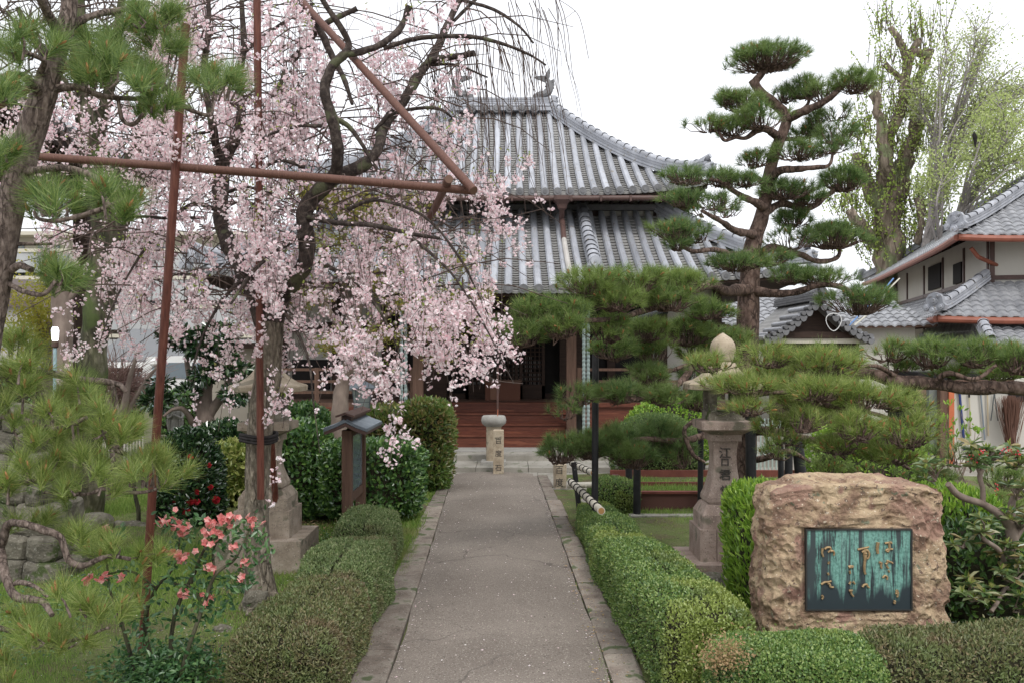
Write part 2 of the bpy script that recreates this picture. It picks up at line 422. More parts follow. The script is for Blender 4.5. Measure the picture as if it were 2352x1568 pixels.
M['paper'] = mat('notice_paper', [(.3, (.42, .43, .42)), (.5, (.50, .50, .48)), (.7, (.58, .58, .55))], 9, rough=.6, bump=0)
# foliage
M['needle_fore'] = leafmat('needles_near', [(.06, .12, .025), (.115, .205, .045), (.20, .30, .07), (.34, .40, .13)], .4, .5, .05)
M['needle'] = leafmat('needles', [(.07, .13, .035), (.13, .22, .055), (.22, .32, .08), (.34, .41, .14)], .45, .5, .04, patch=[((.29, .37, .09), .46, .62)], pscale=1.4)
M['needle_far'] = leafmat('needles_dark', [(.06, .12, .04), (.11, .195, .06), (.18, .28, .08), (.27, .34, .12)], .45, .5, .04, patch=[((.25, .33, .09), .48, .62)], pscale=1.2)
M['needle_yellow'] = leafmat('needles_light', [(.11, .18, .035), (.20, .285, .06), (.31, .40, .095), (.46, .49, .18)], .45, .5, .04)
M['candle'] = mat('pine_bud', [(.3, (.26, .12, .045)), (.7, (.40, .21, .09))], 30, rough=.8, isl=.3, bump=0)
M['box_leaf'] = leafmat('boxwood_leaves', [(.075, .15, .04), (.135, .245, .055), (.23, .34, .09), (.34, .43, .13)], .35, .4, .06, patch=[((.40, .44, .10), .53, .60), ((.07, .14, .06), .55, .64)], pscale=1.6)
M['azalea_leaf'] = leafmat('azalea_leaves', [(.085, .105, .04), (.15, .17, .065), (.22, .25, .095), (.26, .20, .11)], .3, .5, .05, patch=[((.24, .15, .10), .53, .62), ((.17, .25, .08), .54, .6)], pscale=2.2)
M['azalea_green'] = leafmat('azalea_green_leaves', [(.10, .155, .055), (.165, .24, .08), (.25, .33, .13), (.34, .36, .18)], .3, .5, .05, patch=[((.28, .20, .12), .56, .63), ((.12, .17, .06), .54, .64)], pscale=2.2)
M['bright_leaf'] = leafmat('bright_leaves', [(.12, .24, .03), (.20, .36, .04), (.30, .48, .06), (.42, .58, .10)], .4, .45, .05)
M['camellia_leaf'] = leafmat('camellia_leaves', [(.014, .04, .016), (.025, .065, .025), (.045, .10, .035), (.09, .16, .05)], .12, .25, .13)
M['mixed_leaf'] = leafmat('mixed_leaves', [(.07, .13, .03), (.14, .20, .045), (.24, .25, .07), (.28, .18, .08)], .35, .4, .06, patch=[((.12, .27, .04), .48, .58)], pscale=1.8)
M['hedge_leaf'] = leafmat('hedge_leaves', [(.035, .09, .03), (.065, .15, .04), (.11, .22, .055), (.19, .32, .07)], .25, .3, .09)
M['aucuba_leaf'] = leafmat('aucuba_leaves', [(.12, .19, .04), (.25, .32, .07), (.38, .42, .12), (.5, .5, .2)], .3, .4, .06)
M['big_leaf'] = leafmat('big_leaves', [(.07, .14, .045), (.13, .20, .075), (.22, .27, .11), (.33, .25, .10)], .3, .35, .1)
M['quince_leaf'] = leafmat('quince_leaves', [(.03, .09, .03), (.05, .14, .045), (.09, .2, .06), (.14, .26, .08)], .3, .4, .07)
M['quince_bloom'] = leafmat('salmon_petals', [(.70, .17, .17), (.82, .29, .28), (.87, .42, .39), (.91, .62, .57)], .4, .5, .02)
M['red_bloom'] = leafmat('red_petals', [(.42, .015, .025), (.55, .03, .045), (.65, .06, .08)], .25, .4, .04)
M['blossom'] = leafmat('cherry_petals', [(.84, .57, .62), (.92, .76, .79), (.95, .87, .885), (.96, .93, .93)], .45, .6, .0)
M['young_leaf'] = leafmat('young_leaves', [(.20, .30, .05), (.30, .38, .08), (.36, .34, .12)], .4, .5, .03)
M['ginkgo_leaf'] = leafmat('ginkgo_leaves', [(.24, .36, .06), (.34, .46, .09), (.42, .53, .14), (.5, .56, .22)], .45, .5, .02)
M['far_leaf'] = leafmat('far_leaves', [(.32, .40, .14), (.44, .52, .2), (.55, .6, .3)], .45, .5, .0)
M['maple_leaf'] = leafmat('maple_leaves', [(.22, .20, .05), (.30, .30, .06), (.30, .22, .08), (.24, .33, .07)], .4, .5, .02)
M['dead_leaf'] = leafmat('dead_leaves', [(.34, .23, .12), (.48, .35, .20), (.40, .26, .14), (.22, .26, .09)], .3, .5, .02)
M['grass'] = leafmat('grass_blades', [(.10, .19, .03), (.17, .29, .05), (.26, .40, .08), (.38, .44, .14)], .4, .5, .03, patch=[((.34, .30, .14), .54, .64)], pscale=1.5)
M['yellow_leaf'] = leafmat('yellow_leaves', [(.30, .28, .04), (.42, .38, .06), (.30, .33, .07)], .4, .5, .02)
M['core'] = mat('core_filler', [(.3, (.02, .022, .012)), (.7, (.05, .045, .025))], 12, rough=1, bump=.6, bscale=40, bdist=.03)  # dark solid filler added inside hedges and shrubs to stop see-through

# bronze plaque: dark bronze with verdigris running down it in streaks
def plaque_mat():
    m, nt, out = _nt('weathered_bronze')
    v = _coord(nt, (1, 1, .08))
    f = _noise(nt, v, 26, 5, .75)
    c = _ramp(nt, f, [(.38, (.022, .028, .032)), (.45, (.05, .08, .08)), (.48, (.13, .29, .245)), (.56, (.20, .41, .345)), (.60, (.09, .16, .15)), (.64, (.25, .47, .40)), (.72, (.05, .07, .075))])
    f2 = _noise(nt, _coord(nt), 60, 5)
    k = _ramp(nt, f2, [(.40, (.45, .5, .5)), (.55, (1, 1, 1))])
    c = _mix(nt, .7, c, k, 'MULTIPLY')
    k3 = _ramp(nt, _noise(nt, _coord(nt, (1, 1, .05)), 24, 2), [(.40, (0, 0, 0)), (.47, (1, 1, 1))])
    c = _mix(nt, k3, (.04, .055, .058), c)
    # the run-off fades out towards the foot and at the rim of the plate
    g = nt.nodes.new('ShaderNodeTexCoord'); sx = nt.nodes.new('ShaderNodeSeparateXYZ')
    nt.links.new(g.outputs['Object'], sx.inputs[0])
    ad = nt.nodes.new('ShaderNodeMath'); ad.operation = 'MULTIPLY_ADD'
    nt.links.new(_noise(nt, _coord(nt, (1, 1, .1)), 14, 3), ad.inputs[0]); ad.inputs[1].default_value = -.5
    o2 = nt.nodes.new('ShaderNodeMath'); o2.operation = 'ADD'; o2.inputs[1].default_value = .19; nt.links.new(sx.outputs[2], o2.inputs[0]); nt.links.new(o2.outputs[0], ad.inputs[2])
    kk = _ramp(nt, ad.outputs[0], [(-.0, (0, 0, 0)), (.07, (1, 1, 1))])
    c = _mix(nt, kk, (.025, .038, .044), c)
    b = nt.nodes.new('ShaderNodeBsdfPrincipled'); nt.links.new(c, b.inputs['Base Color'])
    b.inputs['Roughness'].default_value = .55; b.inputs['Metallic'].default_value = .15
    nt.links.new(b.outputs[0], out.inputs[0])
    return m
M['plaque'] = plaque_mat()
def glow(name, col, s):
    m, nt, out = _nt(name); e = nt.nodes.new('ShaderNodeEmission'); e.inputs[0].default_value = (*col, 1); e.inputs[1].default_value = s
    nt.links.new(e.outputs[0], out.inputs[0]); return m
def flat(name, col, rough=.6): return mat(name, [(.3, tuple(x*.9 for x in col)), (.7, col)], 6, rough=rough, bump=.05)
def text(body, size, loc, m, parent, name='lettering', vertical=True, depth=.003, rotx=pi/2, yaw=0.0, gap=1.12, wx=1.0):
    mb = MB(); z = 0
    for ch in body:
        c = bpy.data.curves.new('txt', 'FONT'); c.body = ch; c.size = size; c.align_x = 'CENTER'; c.extrude = depth; c.resolution_u = 3
        o = bpy.data.objects.new('txt', c); COL.objects.link(o)
        dg = bpy.context.evaluated_depsgraph_get()
        me = bpy.data.meshes.new_from_object(o.evaluated_get(dg))
        V = np.empty(len(me.vertices)*3); me.vertices.foreach_get('co', V); V = V.reshape(-1, 3)
        Fc = [tuple(p.vertices) for p in me.polygons]
        bpy.data.objects.remove(o); bpy.data.curves.remove(c); bpy.data.meshes.remove(me)
        if len(V):
            W = np.stack([V[:, 0]*wx, -V[:, 2], V[:, 1]+z], 1)
            W = np.stack([W[:, 0]*cos(yaw)-W[:, 1]*sin(yaw), W[:, 0]*sin(yaw)+W[:, 1]*cos(yaw), W[:, 2]], 1)
            mb.add(W+np.asarray(loc, float), Fc)
        z -= size*gap
    return mb.build(name, m, parent)

# ------------------------------------------------------------------ ground, path, kerbs
mb = MB()
mb.quad((-300, -60, -.012), (300, -60, -.012), (300, 500, -.012), (-300, 500, -.012))
struct(mb.build('ground', M['gravel'], base=(0, 0, 0)))
xs = np.linspace(-9, 7, 130); ys = np.linspace(2.2, 13.6, 110)
gx, gy = np.meshgrid(xs, ys)
lx = np.interp(gy, [4, 12], [-.92, -.98]); rx_ = np.interp(gy, [4, 12], [.62, .50])
edge = np.clip(np.minimum(np.abs(gx-lx), np.abs(gx-rx_))*3, 0, 1)*((gx < lx) | (gx > rx_))
P = np.stack([gx, gy, gx*0], -1)
gz = edge*(.03*nz(P.reshape(-1, 3), 1.3).reshape(gx.shape)+.012*nz(P.reshape(-1, 3), 6).reshape(gx.shape)+.015)
gz -= np.where((gx > lx) & (gx < rx_), .006, 0)
tri = np.clip((np.abs(gx+1)-7.2)/1, 0, 1); gz -= tri*.02
mb = MB(); mb.grid(np.stack([gx, gy, gz], -1)); struct(mb.build('garden_soil', M['ground'], base=(0, 0, 0), smooth=True))

Lin = [(893, 1568), (960, 1360), (1000, 1225), (1026, 1140), (1040, 1092)]
Lout = [(808, 1568), (893, 1350), (958, 1212), (1000, 1135), (1016, 1092)]
Rin = [(1403, 1568), (1345, 1400), (1290, 1250), (1250, 1140), (1232, 1092)]
Rout = [(1482, 1568), (1412, 1420), (1334, 1250), (1278, 1140), (1256, 1092)]
def edgef(L):
    g = np.array([G(*p) for p in L]); o = np.argsort(g[:, 1]); g = g[o]
    return lambda y: np.interp(y, g[:, 1], g[:, 0])
eLi, eLo, eRi, eRo = map(edgef, (Lin, Lout, Rin, Rout))
ys = np.linspace(3.0, 13.74, 60); V = []
for y in ys:
    a, b = eLi(y), eRi(y)
    t = np.linspace(0, 1, 15)
    x = a+(b-a)*t+np.where((t == 0) | (t == 1), .008*nz(np.array([[a, y, 0]]), 9)[0], 0)
    V.append(np.stack([x, np.full(15, y), .016+.028*(1-(2*t-1)**2)+.003*nz(np.stack([x, np.full(15, y), x*0], 1), 3)], 1))
mb = MB(); mb.grid(np.array(V)); struct(mb.build('path', M['asphalt'], base=(0, 0, 0), smooth=True))
# paved apron in front of the steps
mb = MB()
mb.box(-3.2, -.89, 12.9, 13.86, -.05, .012); mb.box(.39, 2.8, 12.2, 13.86, -.05, .012); mb.box(-.88, .38, 13.5, 13.86, -.04, .018)
struct(mb.build('paving', M['step'], base=(0, 0, 0)))
def kerb(name, inner, outer, lens, seed):
    r = np.random.default_rng(seed); mb = MB(); y = 3.1
    while y < 13.4:
        l = lens(y, r); y1 = min(y+l, 13.45); g = .006
        z = .03+r.uniform(-.005, .01); w = r.uniform(-.012, .012)
        n = 5; T = np.linspace(0, 1, n); top = []
        for t in T:
            yy = y+g+(y1-y-2*g)*t
            a, b = inner(yy), outer(yy)+w+r.uniform(-.008, .008); s = np.sign(b-a); a += s*.006
            top.append([(a, yy, -.03), (a, yy, z-.006), (a+(b-a)*.08, yy, z), (a+(b-a)*.5, yy, z+r.uniform(-.004, .004)), (b-s*.015, yy, z), (b, yy, z-.01), (b, yy, -.05)])
        mb.grid(np.array(top))
        for e in (0, -1): mb.add(top[e], [tuple(range(7))])
        y = y1
    return struct(mb.build(name, M['kerb'], base=(0, 0, 0)))
kerb('kerb', eLi, eLo, lambda y, r: r.uniform(.75, 1.25), 4)
kerb('kerb', eRi, eRo, lambda y, r: r.uniform(.22, .4) if y < 6 else r.uniform(.7, 1.2), 9)

# ------------------------------------------------------------------ roofs
class Roof:
    """one hipped or straight tiled slope set about centre c"""
    def __init__(s, c, yaw, T, B, zT, zB, k=.25, sweep=.18, spacing=.24, style='hon', course=.135, rad=.068, xr=None, sides='FRBL'):
        s.c = np.array(c, float); s.yaw = yaw; s.T = T; s.B = B; s.zT = zT; s.zB = zB; s.k = k; s.sw = sweep; s.sp = spacing
        s.style = style; s.course = course; s.rad = rad; s.xr = xr; s.sides = sides
    def side(s, q):
        n = 'FRBL'.index(q); an = s.yaw+n*pi/2
        d = np.array((sin(an), -cos(an))); a = np.array((cos(an), sin(an)))
        if n % 2 == 0: wT, wB, dT, dB = s.T[0], s.B[0], s.T[1], s.B[1]
        else: wT, wB, dT, dB = s.T[1], s.B[1], s.T[0], s.B[0]
        return d, a, wT, wB, dT, dB
    def S(s, q, x, t, up=0.0):
        d, a, wT, wB, dT, dB = s.side(q)
        x = np.asarray(x, float); t = np.asarray(t, float)
        r = dT+(dB-dT)*t
        z = s.zT-(s.zT-s.zB)*(t+s.k*t*(1-t))+s.sw*(np.abs(x)/wB)**4*t*t+up
        xy = s.c+x[..., None]*a+r[..., None]*d
        return np.concatenate([xy, z[..., None]], -1)
    def t0(s, q, x):
        _, _, wT, wB, _, _ = s.side(q)
        return np.clip((np.abs(x)-wT)/max(wB-wT, 1e-3), 0, 1) if wB > wT+.01 else np.zeros_like(np.asarray(x, float))
    def tiles(s, ribs, pans, ends, q, skip=None):
        d, a, wT, wB, dT, dB = s.side(q)
        L = math.hypot(dB-dT, s.zT-s.zB); K = max(3, int(L/s.course))
        x0, x1 = s.xr if (s.xr and q == 'F') else (-wB, wB)
        n = int((x1-x0)/s.sp); sp = (x1-x0)/n
        edges = x0+sp*np.arange(n+1)
        for i in range(n):
            xa, xb = edges[i], edges[i+1]; xm = (xa+xb)/2
            t00 = float(s.t0(q, np.array(xm)))
            if t00 > .985: continue
            u = np.linspace(0, 1, 5 if s.style == 'hon' else 7)
            if s.style == 'hon': prof = -.03*(1-(2*u-1)**2)
            else: prof = .026*np.cos(2*pi*u)-.012*np.cos(4*pi*u)
            k0 = int(t00*K); rows = []
            for k in range(k0, K):
                ta, tb = max((k-.28)/K, t00), (k+1)/K
                jit = rng.normal()*.002
                pz = np.array((0, 0, 1))*prof[:, None]; X_ = xa+(xb-xa)*u
                rows += [s.S(q, X_, np.full(len(u), ta), -.022)+pz, s.S(q, X_, np.full(len(u), tb), .024+jit)+pz, s.S(q, X_, np.full(len(u), tb+.001), .004+jit)+pz]
            if rows:
                rows.append(s.S(q, xa+(xb-xa)*u, np.ones(len(u)), -.035)+np.array((0, 0, 1))*prof[:, None])
                pans.grid(np.array(rows))
        if s.style == 'hon':
            for x in edges:
                t00 = float(s.t0(q, np.array(x)))
                if t00 > .97: continue
                m = max(3, int((1-t00)*L/.3)); V = []
                th = np.linspace(-.15*pi, 1.15*pi, 7)
                for k in range(m):
                    for tt, rr in ((k/m, s.rad*.96), ((k+1)/m-.004, s.rad*1.02)):
                        t = t00+(1.0-t00)*tt; c = s.S(q, np.array(x), np.array(t), .012)
                        ring = np.zeros((7, 3)); ring[:, :2] = c[:2]+np.cos(th)[:, None]*a*rr; ring[:, 2] = c[2]+np.sin(th)*rr*1.12
                        V.append(ring)
                ribs.grid(np.array(V))
                c = s.S(q, np.array(x), np.array(1.0), .012)
                d3 = np.array((d[0], d[1], 0)); a3 = np.array((a[0], a[1], 0))
                for rr, o0, o1 in ((s.rad*1.18, -.05, .035), (s.rad*.55, .035, .045)):
                    ring = [c+d3*o+a3*cos(h)*rr+np.array((0, 0, sin(h)*rr)) for o in (o0, o1) for h in np.arange(12)*pi/6]
                    ends.add(ring, [tuple(range(12, 24))]+[(k, (k+1) % 12, 12+(k+1) % 12, 12+k) for k in range(12)])
        # pan tile front edge strip and a dark underside board
    def under(s, mb, q, drop=.10):
        d, a, wT, wB, dT, dB = s.side(q)
        x0, x1 = s.xr if (s.xr and q == 'F') else (-1, 1)
        V = []
        for t in np.linspace(0, 1, 9):
            w = wT+(wB-wT)*t
            xs = np.linspace(x0, x1, 13) if s.xr and q == 'F' else np.linspace(-w, w, 13)
            V.append(s.S(q, xs, np.full(13, t*.985), -drop))
        mb.grid(np.array(V))
        e = V[-1]; up = e.copy(); up[:, 2] += drop*.75
        mb.grid(np.array([e, up]))
    def hip(s, q, sgn, up=.0, m=14, t1=1.0):
        d, a, wT, wB, dT, dB = s.side(q)
        t = np.linspace(0, t1, m)
        return s.S(q, sgn*(wT+(wB-wT)*t), t, up)

def ridge(mb, P, w=.24, h=.24, layers=4, cap=.075, seg=.26, endup=0.0):
    """stacked courses of flat tiles under a row of half-round caps, swept along P"""
    P = np.asarray(P, float)
    if endup:
        t = np.linspace(0, 1, len(P)); P = P.copy(); P[:, 2] += endup*np.clip((t-.8)/.2, 0, 1)**2
    T = nrm(np.gradient(P, axis=0)); S = nrm(np.cross(T, (0, 0, 1.0)))
    Uv = np.array((0, 0, 1.0))
    for k in range(layers):
        z0 = h*k/layers; z1 = h*(k+.72)/layers; ww = w/2*(1-.07*k)
        for (za, zb, wf) in ((z0, z1, ww), (z1, h*(k+1)/layers, ww*.8)):
            cs = [(-wf, za), (-wf, zb), (wf, zb), (wf, za)]
            V = np.array([[p+s*c[0]+Uv*c[1] for c in cs+[cs[0]]] for p, s in zip(P, S)])
            mb.grid(V); mb.add(V[0][:4], [(0, 1, 2, 3)]); mb.add(V[-1][:4], [(3, 2, 1, 0)])
    Ls = np.concatenate([[0], np.cumsum(np.linalg.norm(np.diff(P, axis=0), axis=1))]); n = max(2, int(Ls[-1]/seg))
    th = np.linspace(0, pi, 8)
    for k in range(n):
        rows = []
        for l, rr in ((k*Ls[-1]/n, cap*.92), ((k+.86)*Ls[-1]/n, cap), ((k+.87)*Ls[-1]/n, cap*1.16), ((k+1)*Ls[-1]/n, cap*1.16)):
            p = np.array([np.interp(l, Ls, P[:, i]) for i in range(3)]); s = nrm(np.array([np.interp(l, Ls, S[:, i]) for i in range(3)]))
            rows.append([p+s*cos(x)*rr*1.25+Uv*(h+sin(x)*rr) for x in th])
        mb.grid(np.array(rows))
    return P
def ogre(mb, p, d, s=.2):
    """ridge-end ornament: scrolled plate with a round boss"""
    p = np.asarray(p, float); d = nrm(np.array((d[0], d[1], 0.))); a = np.array((-d[1], d[0], 0)); U = np.array((0, 0, 1.0))
    prof = [(-1.1, -.5), (-1.25, .0), (-.95, .25), (-.85, .8), (-.55, 1.15), (0, 1.35), (.55, 1.15), (.85, .8), (.95, .25), (1.25, 0), (1.1, -.5)]
    V = [p+a*x*s+U*z*s+d*o for o in (-.05, .06) for x, z in prof]; n = len(prof)
    mb.add(V, [tuple(range(n))[::-1], tuple(range(n, 2*n))]+[(k, (k+1) % n, n+(k+1) % n, n+k) for k in range(n)])
    for (x, z, r, t) in ((0, .5, .42, .10), (-.75, -.1, .3, .09), (.75, -.1, .3, .09), (0, -.45, .36, .14), (-.4, .95, .2, .09), (.4, .95, .2, .09)):
        c = p+a*x*s+U*z*s
        ring = [c+d*o+a*cos(h)*r*s*k+U*sin(h)*r*s*k for o, k in ((0, 1), (t, 1), (t, .62), (t+.03, .5)) for h in np.arange(10)*pi/5]
        mb.add(ring, [(i*10+k, i*10+(k+1) % 10, i*10+10+(k+1) % 10, i*10+10+k) for i in range(3) for k in range(10)]+[tuple(range(30, 40))])

# ------------------------------------------------------------------ the temple hall
cx = -.25
hall = thing('temple_hall', 'wooden temple hall with two tiers of grey tiled roof at the end of the path', 'temple', (cx, 17.8, 0))
up = Roof((cx+.04, 22.0), 0, (1.08, .05), (4.02, 4.2), 7.62, 4.95, k=.30, sweep=.22, spacing=.238)
lo = Roof((cx+.04, 22.0), 0, (3.25, 3.0), (5.45, 5.8), 4.72, 3.13, k=.22, sweep=.16, spacing=.24)
po = Roof((cx, 22.0), 0, (6, 3.0), (6, 7.0), 4.80, 2.86, k=.28, sweep=0, spacing=.235, xr=(-1.80, 1.68), sides='F')
for nm, rf in (('upper_roof', up), ('lower_roof', lo), ('porch_roof', po)):
    rib, pan, end, und = MB(), MB(), MB(), MB()
    for q in rf.sides:
        rf.tiles(rib, pan, end, q); rf.under(und, q, .13)
    o = pan.build(nm, M['tile_pan'], hall)
    build2('round_tiles', [(rib, M['tile']), (end, M['tile_dark'])], o)
    und.build('eave_boards', M['wood_dark'], o)
# row of discs and the main ridge with its two fish
mb = MB()
pr = np.array([(cx+.04+x, 22.0, 7.62+.02*abs(x)) for x in np.linspace(-1.12, 1.12, 9)])
for z0, z1, w in ((-.04, .04, .34), (.04, .07, .30), (.07, .10, .33)):
    mb.box(cx+.04-1.15, cx+.04+1.15, 22-w, 22+w, 7.62+z0, 7.62+z1)
R2 = ridge(mb, pr+np.array((0, 0, .10)), w=.44, h=.20, layers=4, cap=.055, endup=0)
for sg in (-1, 1): ogre(mb, (cx+.04+sg*1.2, 22, 7.80), (sg, 0), .17)
rm = mb; mb = MB()
for x in np.linspace(-.74, .74, 6):
    ring = [(cx+.04+x+cos(h)*r, 22-o, 7.60+sin(h)*r) for o, r in ((.2, .098), (.44, .098), (.44, .07), (.46, .05)) for h in np.arange(14)*2*pi/14]
    mb.add(ring, [(i*14+k, i*14+(k+1) % 14, i*14+14+(k+1) % 14, i*14+14+k) for i in range(3) for k in range(14)]+[tuple(range(42, 56))])
build2('main_ridge', [(rm, M['tile']), (mb, M['tile_dark'])], hall)
def fish(sg):
    mb = MB(); bx, bz = cx+.04+sg*1.0, 8.24
    pts = spline([(bx-sg*.26, 22, bz+.04, .05), (bx-sg*.14, 22, bz+.08, .10), (bx+sg*.02, 22, bz+.12, .12), (bx+sg*.13, 22, bz+.26, .105), (bx+sg*.12, 22, bz+.42, .075), (bx+sg*.06, 22, bz+.54, .045)], 5)
    mb.tube(pts[:, :3], pts[:, 3], n=10, knob=.12)
    def fin(P, th=.03):
        n = len(P); V = [(bx+sg*x, 22+o, bz+z) for o in (-th, th) for x, z in P]
        mb.add(V, [tuple(range(n)), tuple(range(n, 2*n))[::-1]]+[(k, (k+1) % n, n+(k+1) % n, n+k) for k in range(n)])
    fin([(.07, .50), (.02, .60), (-.10, .62), (-.24, .60), (-.30, .57), (-.20, .52), (-.10, .49), (.0, .44)])
    fin([(.02, .50), (.0, .62), (.06, .74), (.13, .84), (.15, .70), (.12, .56), (.09, .47)])
    for k, (x, z) in enumerate([(.14, .17), (.19, .26), (.20, .35), (.19, .44)]): fin([(x-.04, z-.04), (x+.07, z+.01), (x+.05, z+.09), (x-.03, z+.05)], .02)
    for z in (.12, .2, .3, .38): fin([(-.02+z*.25, z), (-.08+z*.25, z+.03), (-.01+z*.25, z+.07)], .05)
    fin([(-.30, .0), (-.32, .08), (-.22, .14), (-.14, .18), (-.10, .10), (-.16, .02)], .09)
    fin([(-.2, .0), (-.05, .03), (-.02, -.04), (-.22, -.04)], .12)
    piv = np.array((bx, 22, bz)); mb.v = [(v-piv)*.88+piv+np.array((0, 0, 7.93-bz+.02)) for v in mb.v]
    mb.build('roof_finial', M['tile_dark'], hall)
fish(-1); fish(1)
for rf, tag_ in ((up, 'upper'), (lo, 'lower')):
    for q in 'FB':
        for sg in (-1, 1):
            mb = MB(); P = rf.hip(q, sg, .03, 18)
            ridge(mb, P, w=.26, h=.25 if rf is up else .22, layers=4, cap=.075, endup=.10)
            d, a = rf.side(q)[:2]; dd = d+sg*a
            ogre(mb, P[-1]+np.array((dd[0]*.04, dd[1]*.04, .16)), dd, .13)
            tip = P[-1]+np.array((0, 0, .32)); D3 = np.array((dd[0], dd[1], 0))/1.414
            mb.tube([tip-D3*.5+np.array((0, 0, -.02)), tip-D3*.2+np.array((0, 0, .03)), tip+D3*.06+np.array((0, 0, .14))], [.07, .07, .05], n=8)
            mb.tube([P[-1]+D3*.02+np.array((0, 0, .03)), P[-1]+D3*.22+np.array((0, 0, .05))], [.085, .085], n=10)
            mb.build('hip_ridge', M['tile'], hall)
for x in (-1.84, 1.70):      # the ridges that close the porch roof
    mb = MB(); P = po.S('F', np.full(14, x), np.linspace(0, .76, 14), .03)
    ridge(mb, P, w=.22, h=.15, layers=3, cap=.085)
    ogre(mb, P[-1]+np.array((0, -.02, .10)), (0, -1), .12)
    mb.tube([P[-1]+np.array((0, 0, .17)), P[-1]+np.array((0, -.14, .16))], .085, n=12)
    mb.build('porch_ridge', M['tile'], hall)
# ridge courses where the lower roof meets the upper wall
mb = MB()
for x0, x1 in ((-3.2, -1.84), (-1.78, 1.64), (1.76, 3.28)):
    ridge(mb, [(cx+x0, 18.97, 4.78), (cx+(x0+x1)/2, 18.97, 4.78), (cx+x1, 18.97, 4.78)], w=.14, h=.12, layers=3, cap=.03, seg=.3)
mb.build('wall_ridge', M['tile_dark'], hall)
mb = MB(); mb.box(cx-3.2, cx+3.28, 19.05, 24.95, 3.2, 5.5); w = mb.build('upper_wall', M['plaster'], hall)
mb = MB()
for x in np.linspace(-3.18, 3.26, 6): mb.box(cx+x-.07, cx+x+.07, 19.0, 19.04, 4.6, 5.3)
for x in np.arange(-3.9, 4.0, .2): mb.box(cx+x-.025, cx+x+.025, 17.95, 19.1, 4.90, 4.96)
mb.build('beams', M['wood_dark'], w)
# ground floor
mb = MB(); mb.box(cx-4.5, cx+4.5, 18.6, 25.2, .1, 3.4); gw = mb.build('wall', M['plaster'], hall)
mb = MB()
mb.box(cx-4.55, cx+4.55, 18.45, 18.6, 2.25, 2.45); mb.box(cx-4.55, cx+4.55, 18.45, 18.6, .9, 1.02)
for x in (-4.4, -3.3, -2.3, 2.25, 3.3, 4.4): mb.box(cx+x-.08, cx+x+.08, 18.42, 18.6, .85, 3.3)
mb.build('beams', M['wood_dark'], gw)
mb = MB(); mb.box(cx-2.3, cx+3.0, 18.5, 18.594, .85, 3.3); mb.box(cx-4.2, cx-3.45, 18.5, 18.594, 1.1, 1.7); mb.build('interior_dark_sheet', M['dark'], hall)  # near-black sheets on the wall, painting the shade inside the hall
# porch frame: two posts, tie beam and dark brackets
for px in (961, 1312):
    x = A(px, 0, 16.0)[0]; mb = MB()
    mb.box(x-.085, x+.085, 15.92, 16.09, .48, 2.62); p = mb.build('pillar', M['wood_post'], hall)
    mb = MB(); mb.box(x-.10, x+.10, 15.90, 16.11, .17, .50); mb.build('pillar_shoe', M['brown'], p)
mb = MB()
mb.box(-1.95, 1.35, 15.93, 16.08, 2.35, 2.56); mb.box(-2.05, 1.45, 15.9, 16.1, 2.62, 2.80)
for x in (-1.64, 1.035): mb.box(x-.07, x+.07, 16.1, 18.45, 2.3, 2.5)
for x in np.arange(-1.95, 1.5, .17): mb.box(x-.025, x+.025, 15.1, 18.4, 2.80-.0, 2.86)
mb.build('porch_beams', M['wood_dark'], hall)
# lattice doors, sliding panels
mb = MB()
for x0, x1 in ((-.93, -.33), (-.30, .12), (.15, .66)):
    mb.box(x0, x1, 18.34, 18.40, .92, 1.18); mb.box(x0, x0+.06, 18.34, 18.40, .92, 2.3); mb.box(x1-.06, x1, 18.34, 18.40, .92, 2.3)
    for z in np.arange(1.18, 2.3, .083): mb.box(x0, x1, 18.352, 18.388, z, z+.024)
    for x in np.arange(x0+.04, x1, .087): mb.box(x, x+.022, 18.345, 18.38, 1.18, 2.3)
ld = mb.build('lattice_door', M['wood_dark'], hall)
mb = MB()
for x in np.arange(-.9, .62, .087):
    for z in np.arange(1.205, 1.72, .083):
        if rng.random() < .72: mb.box(x+.027, x+.079, 18.392, 18.397, z+.004, z+.052)
mb.build('paper_panes', flat('door_pane', (.20, .19, .18)), ld)
for xa in (-1.9, .95): mb = MB(); mb.box(xa, xa+.6, 18.2, 18.3, .92, 2.3); mb.build('door_panel', M['wood_dark'], hall)
# timber steps
mb = MB(); zs = [.18, .40, .57, .745, .915]; yy = [15.98, 16.30, 16.62, 16.94]
x0, x1 = A(972, 0, 16)[0]-.02, A(1302, 0, 16)[0]+.06
for i in range(4):
    mb.box(x0, x1, yy[i]+.02, yy[i]+.07, zs[i], zs[i+1]-.035)
    mb.box(x0-.02, x1+.02, yy[i]-.0, yy[i]+.36, zs[i+1]-.035, zs[i+1])
st = mb.build('timber_steps', M['wood_red'], hall)
mb = MB(); mb.box(x0-.1, x0-.02, 15.95, 17.3, .17, .75); mb.box(x1+.02, x1+.10, 15.95, 17.3, .17, .75); mb.build('side_board', M['wood_post'], st)
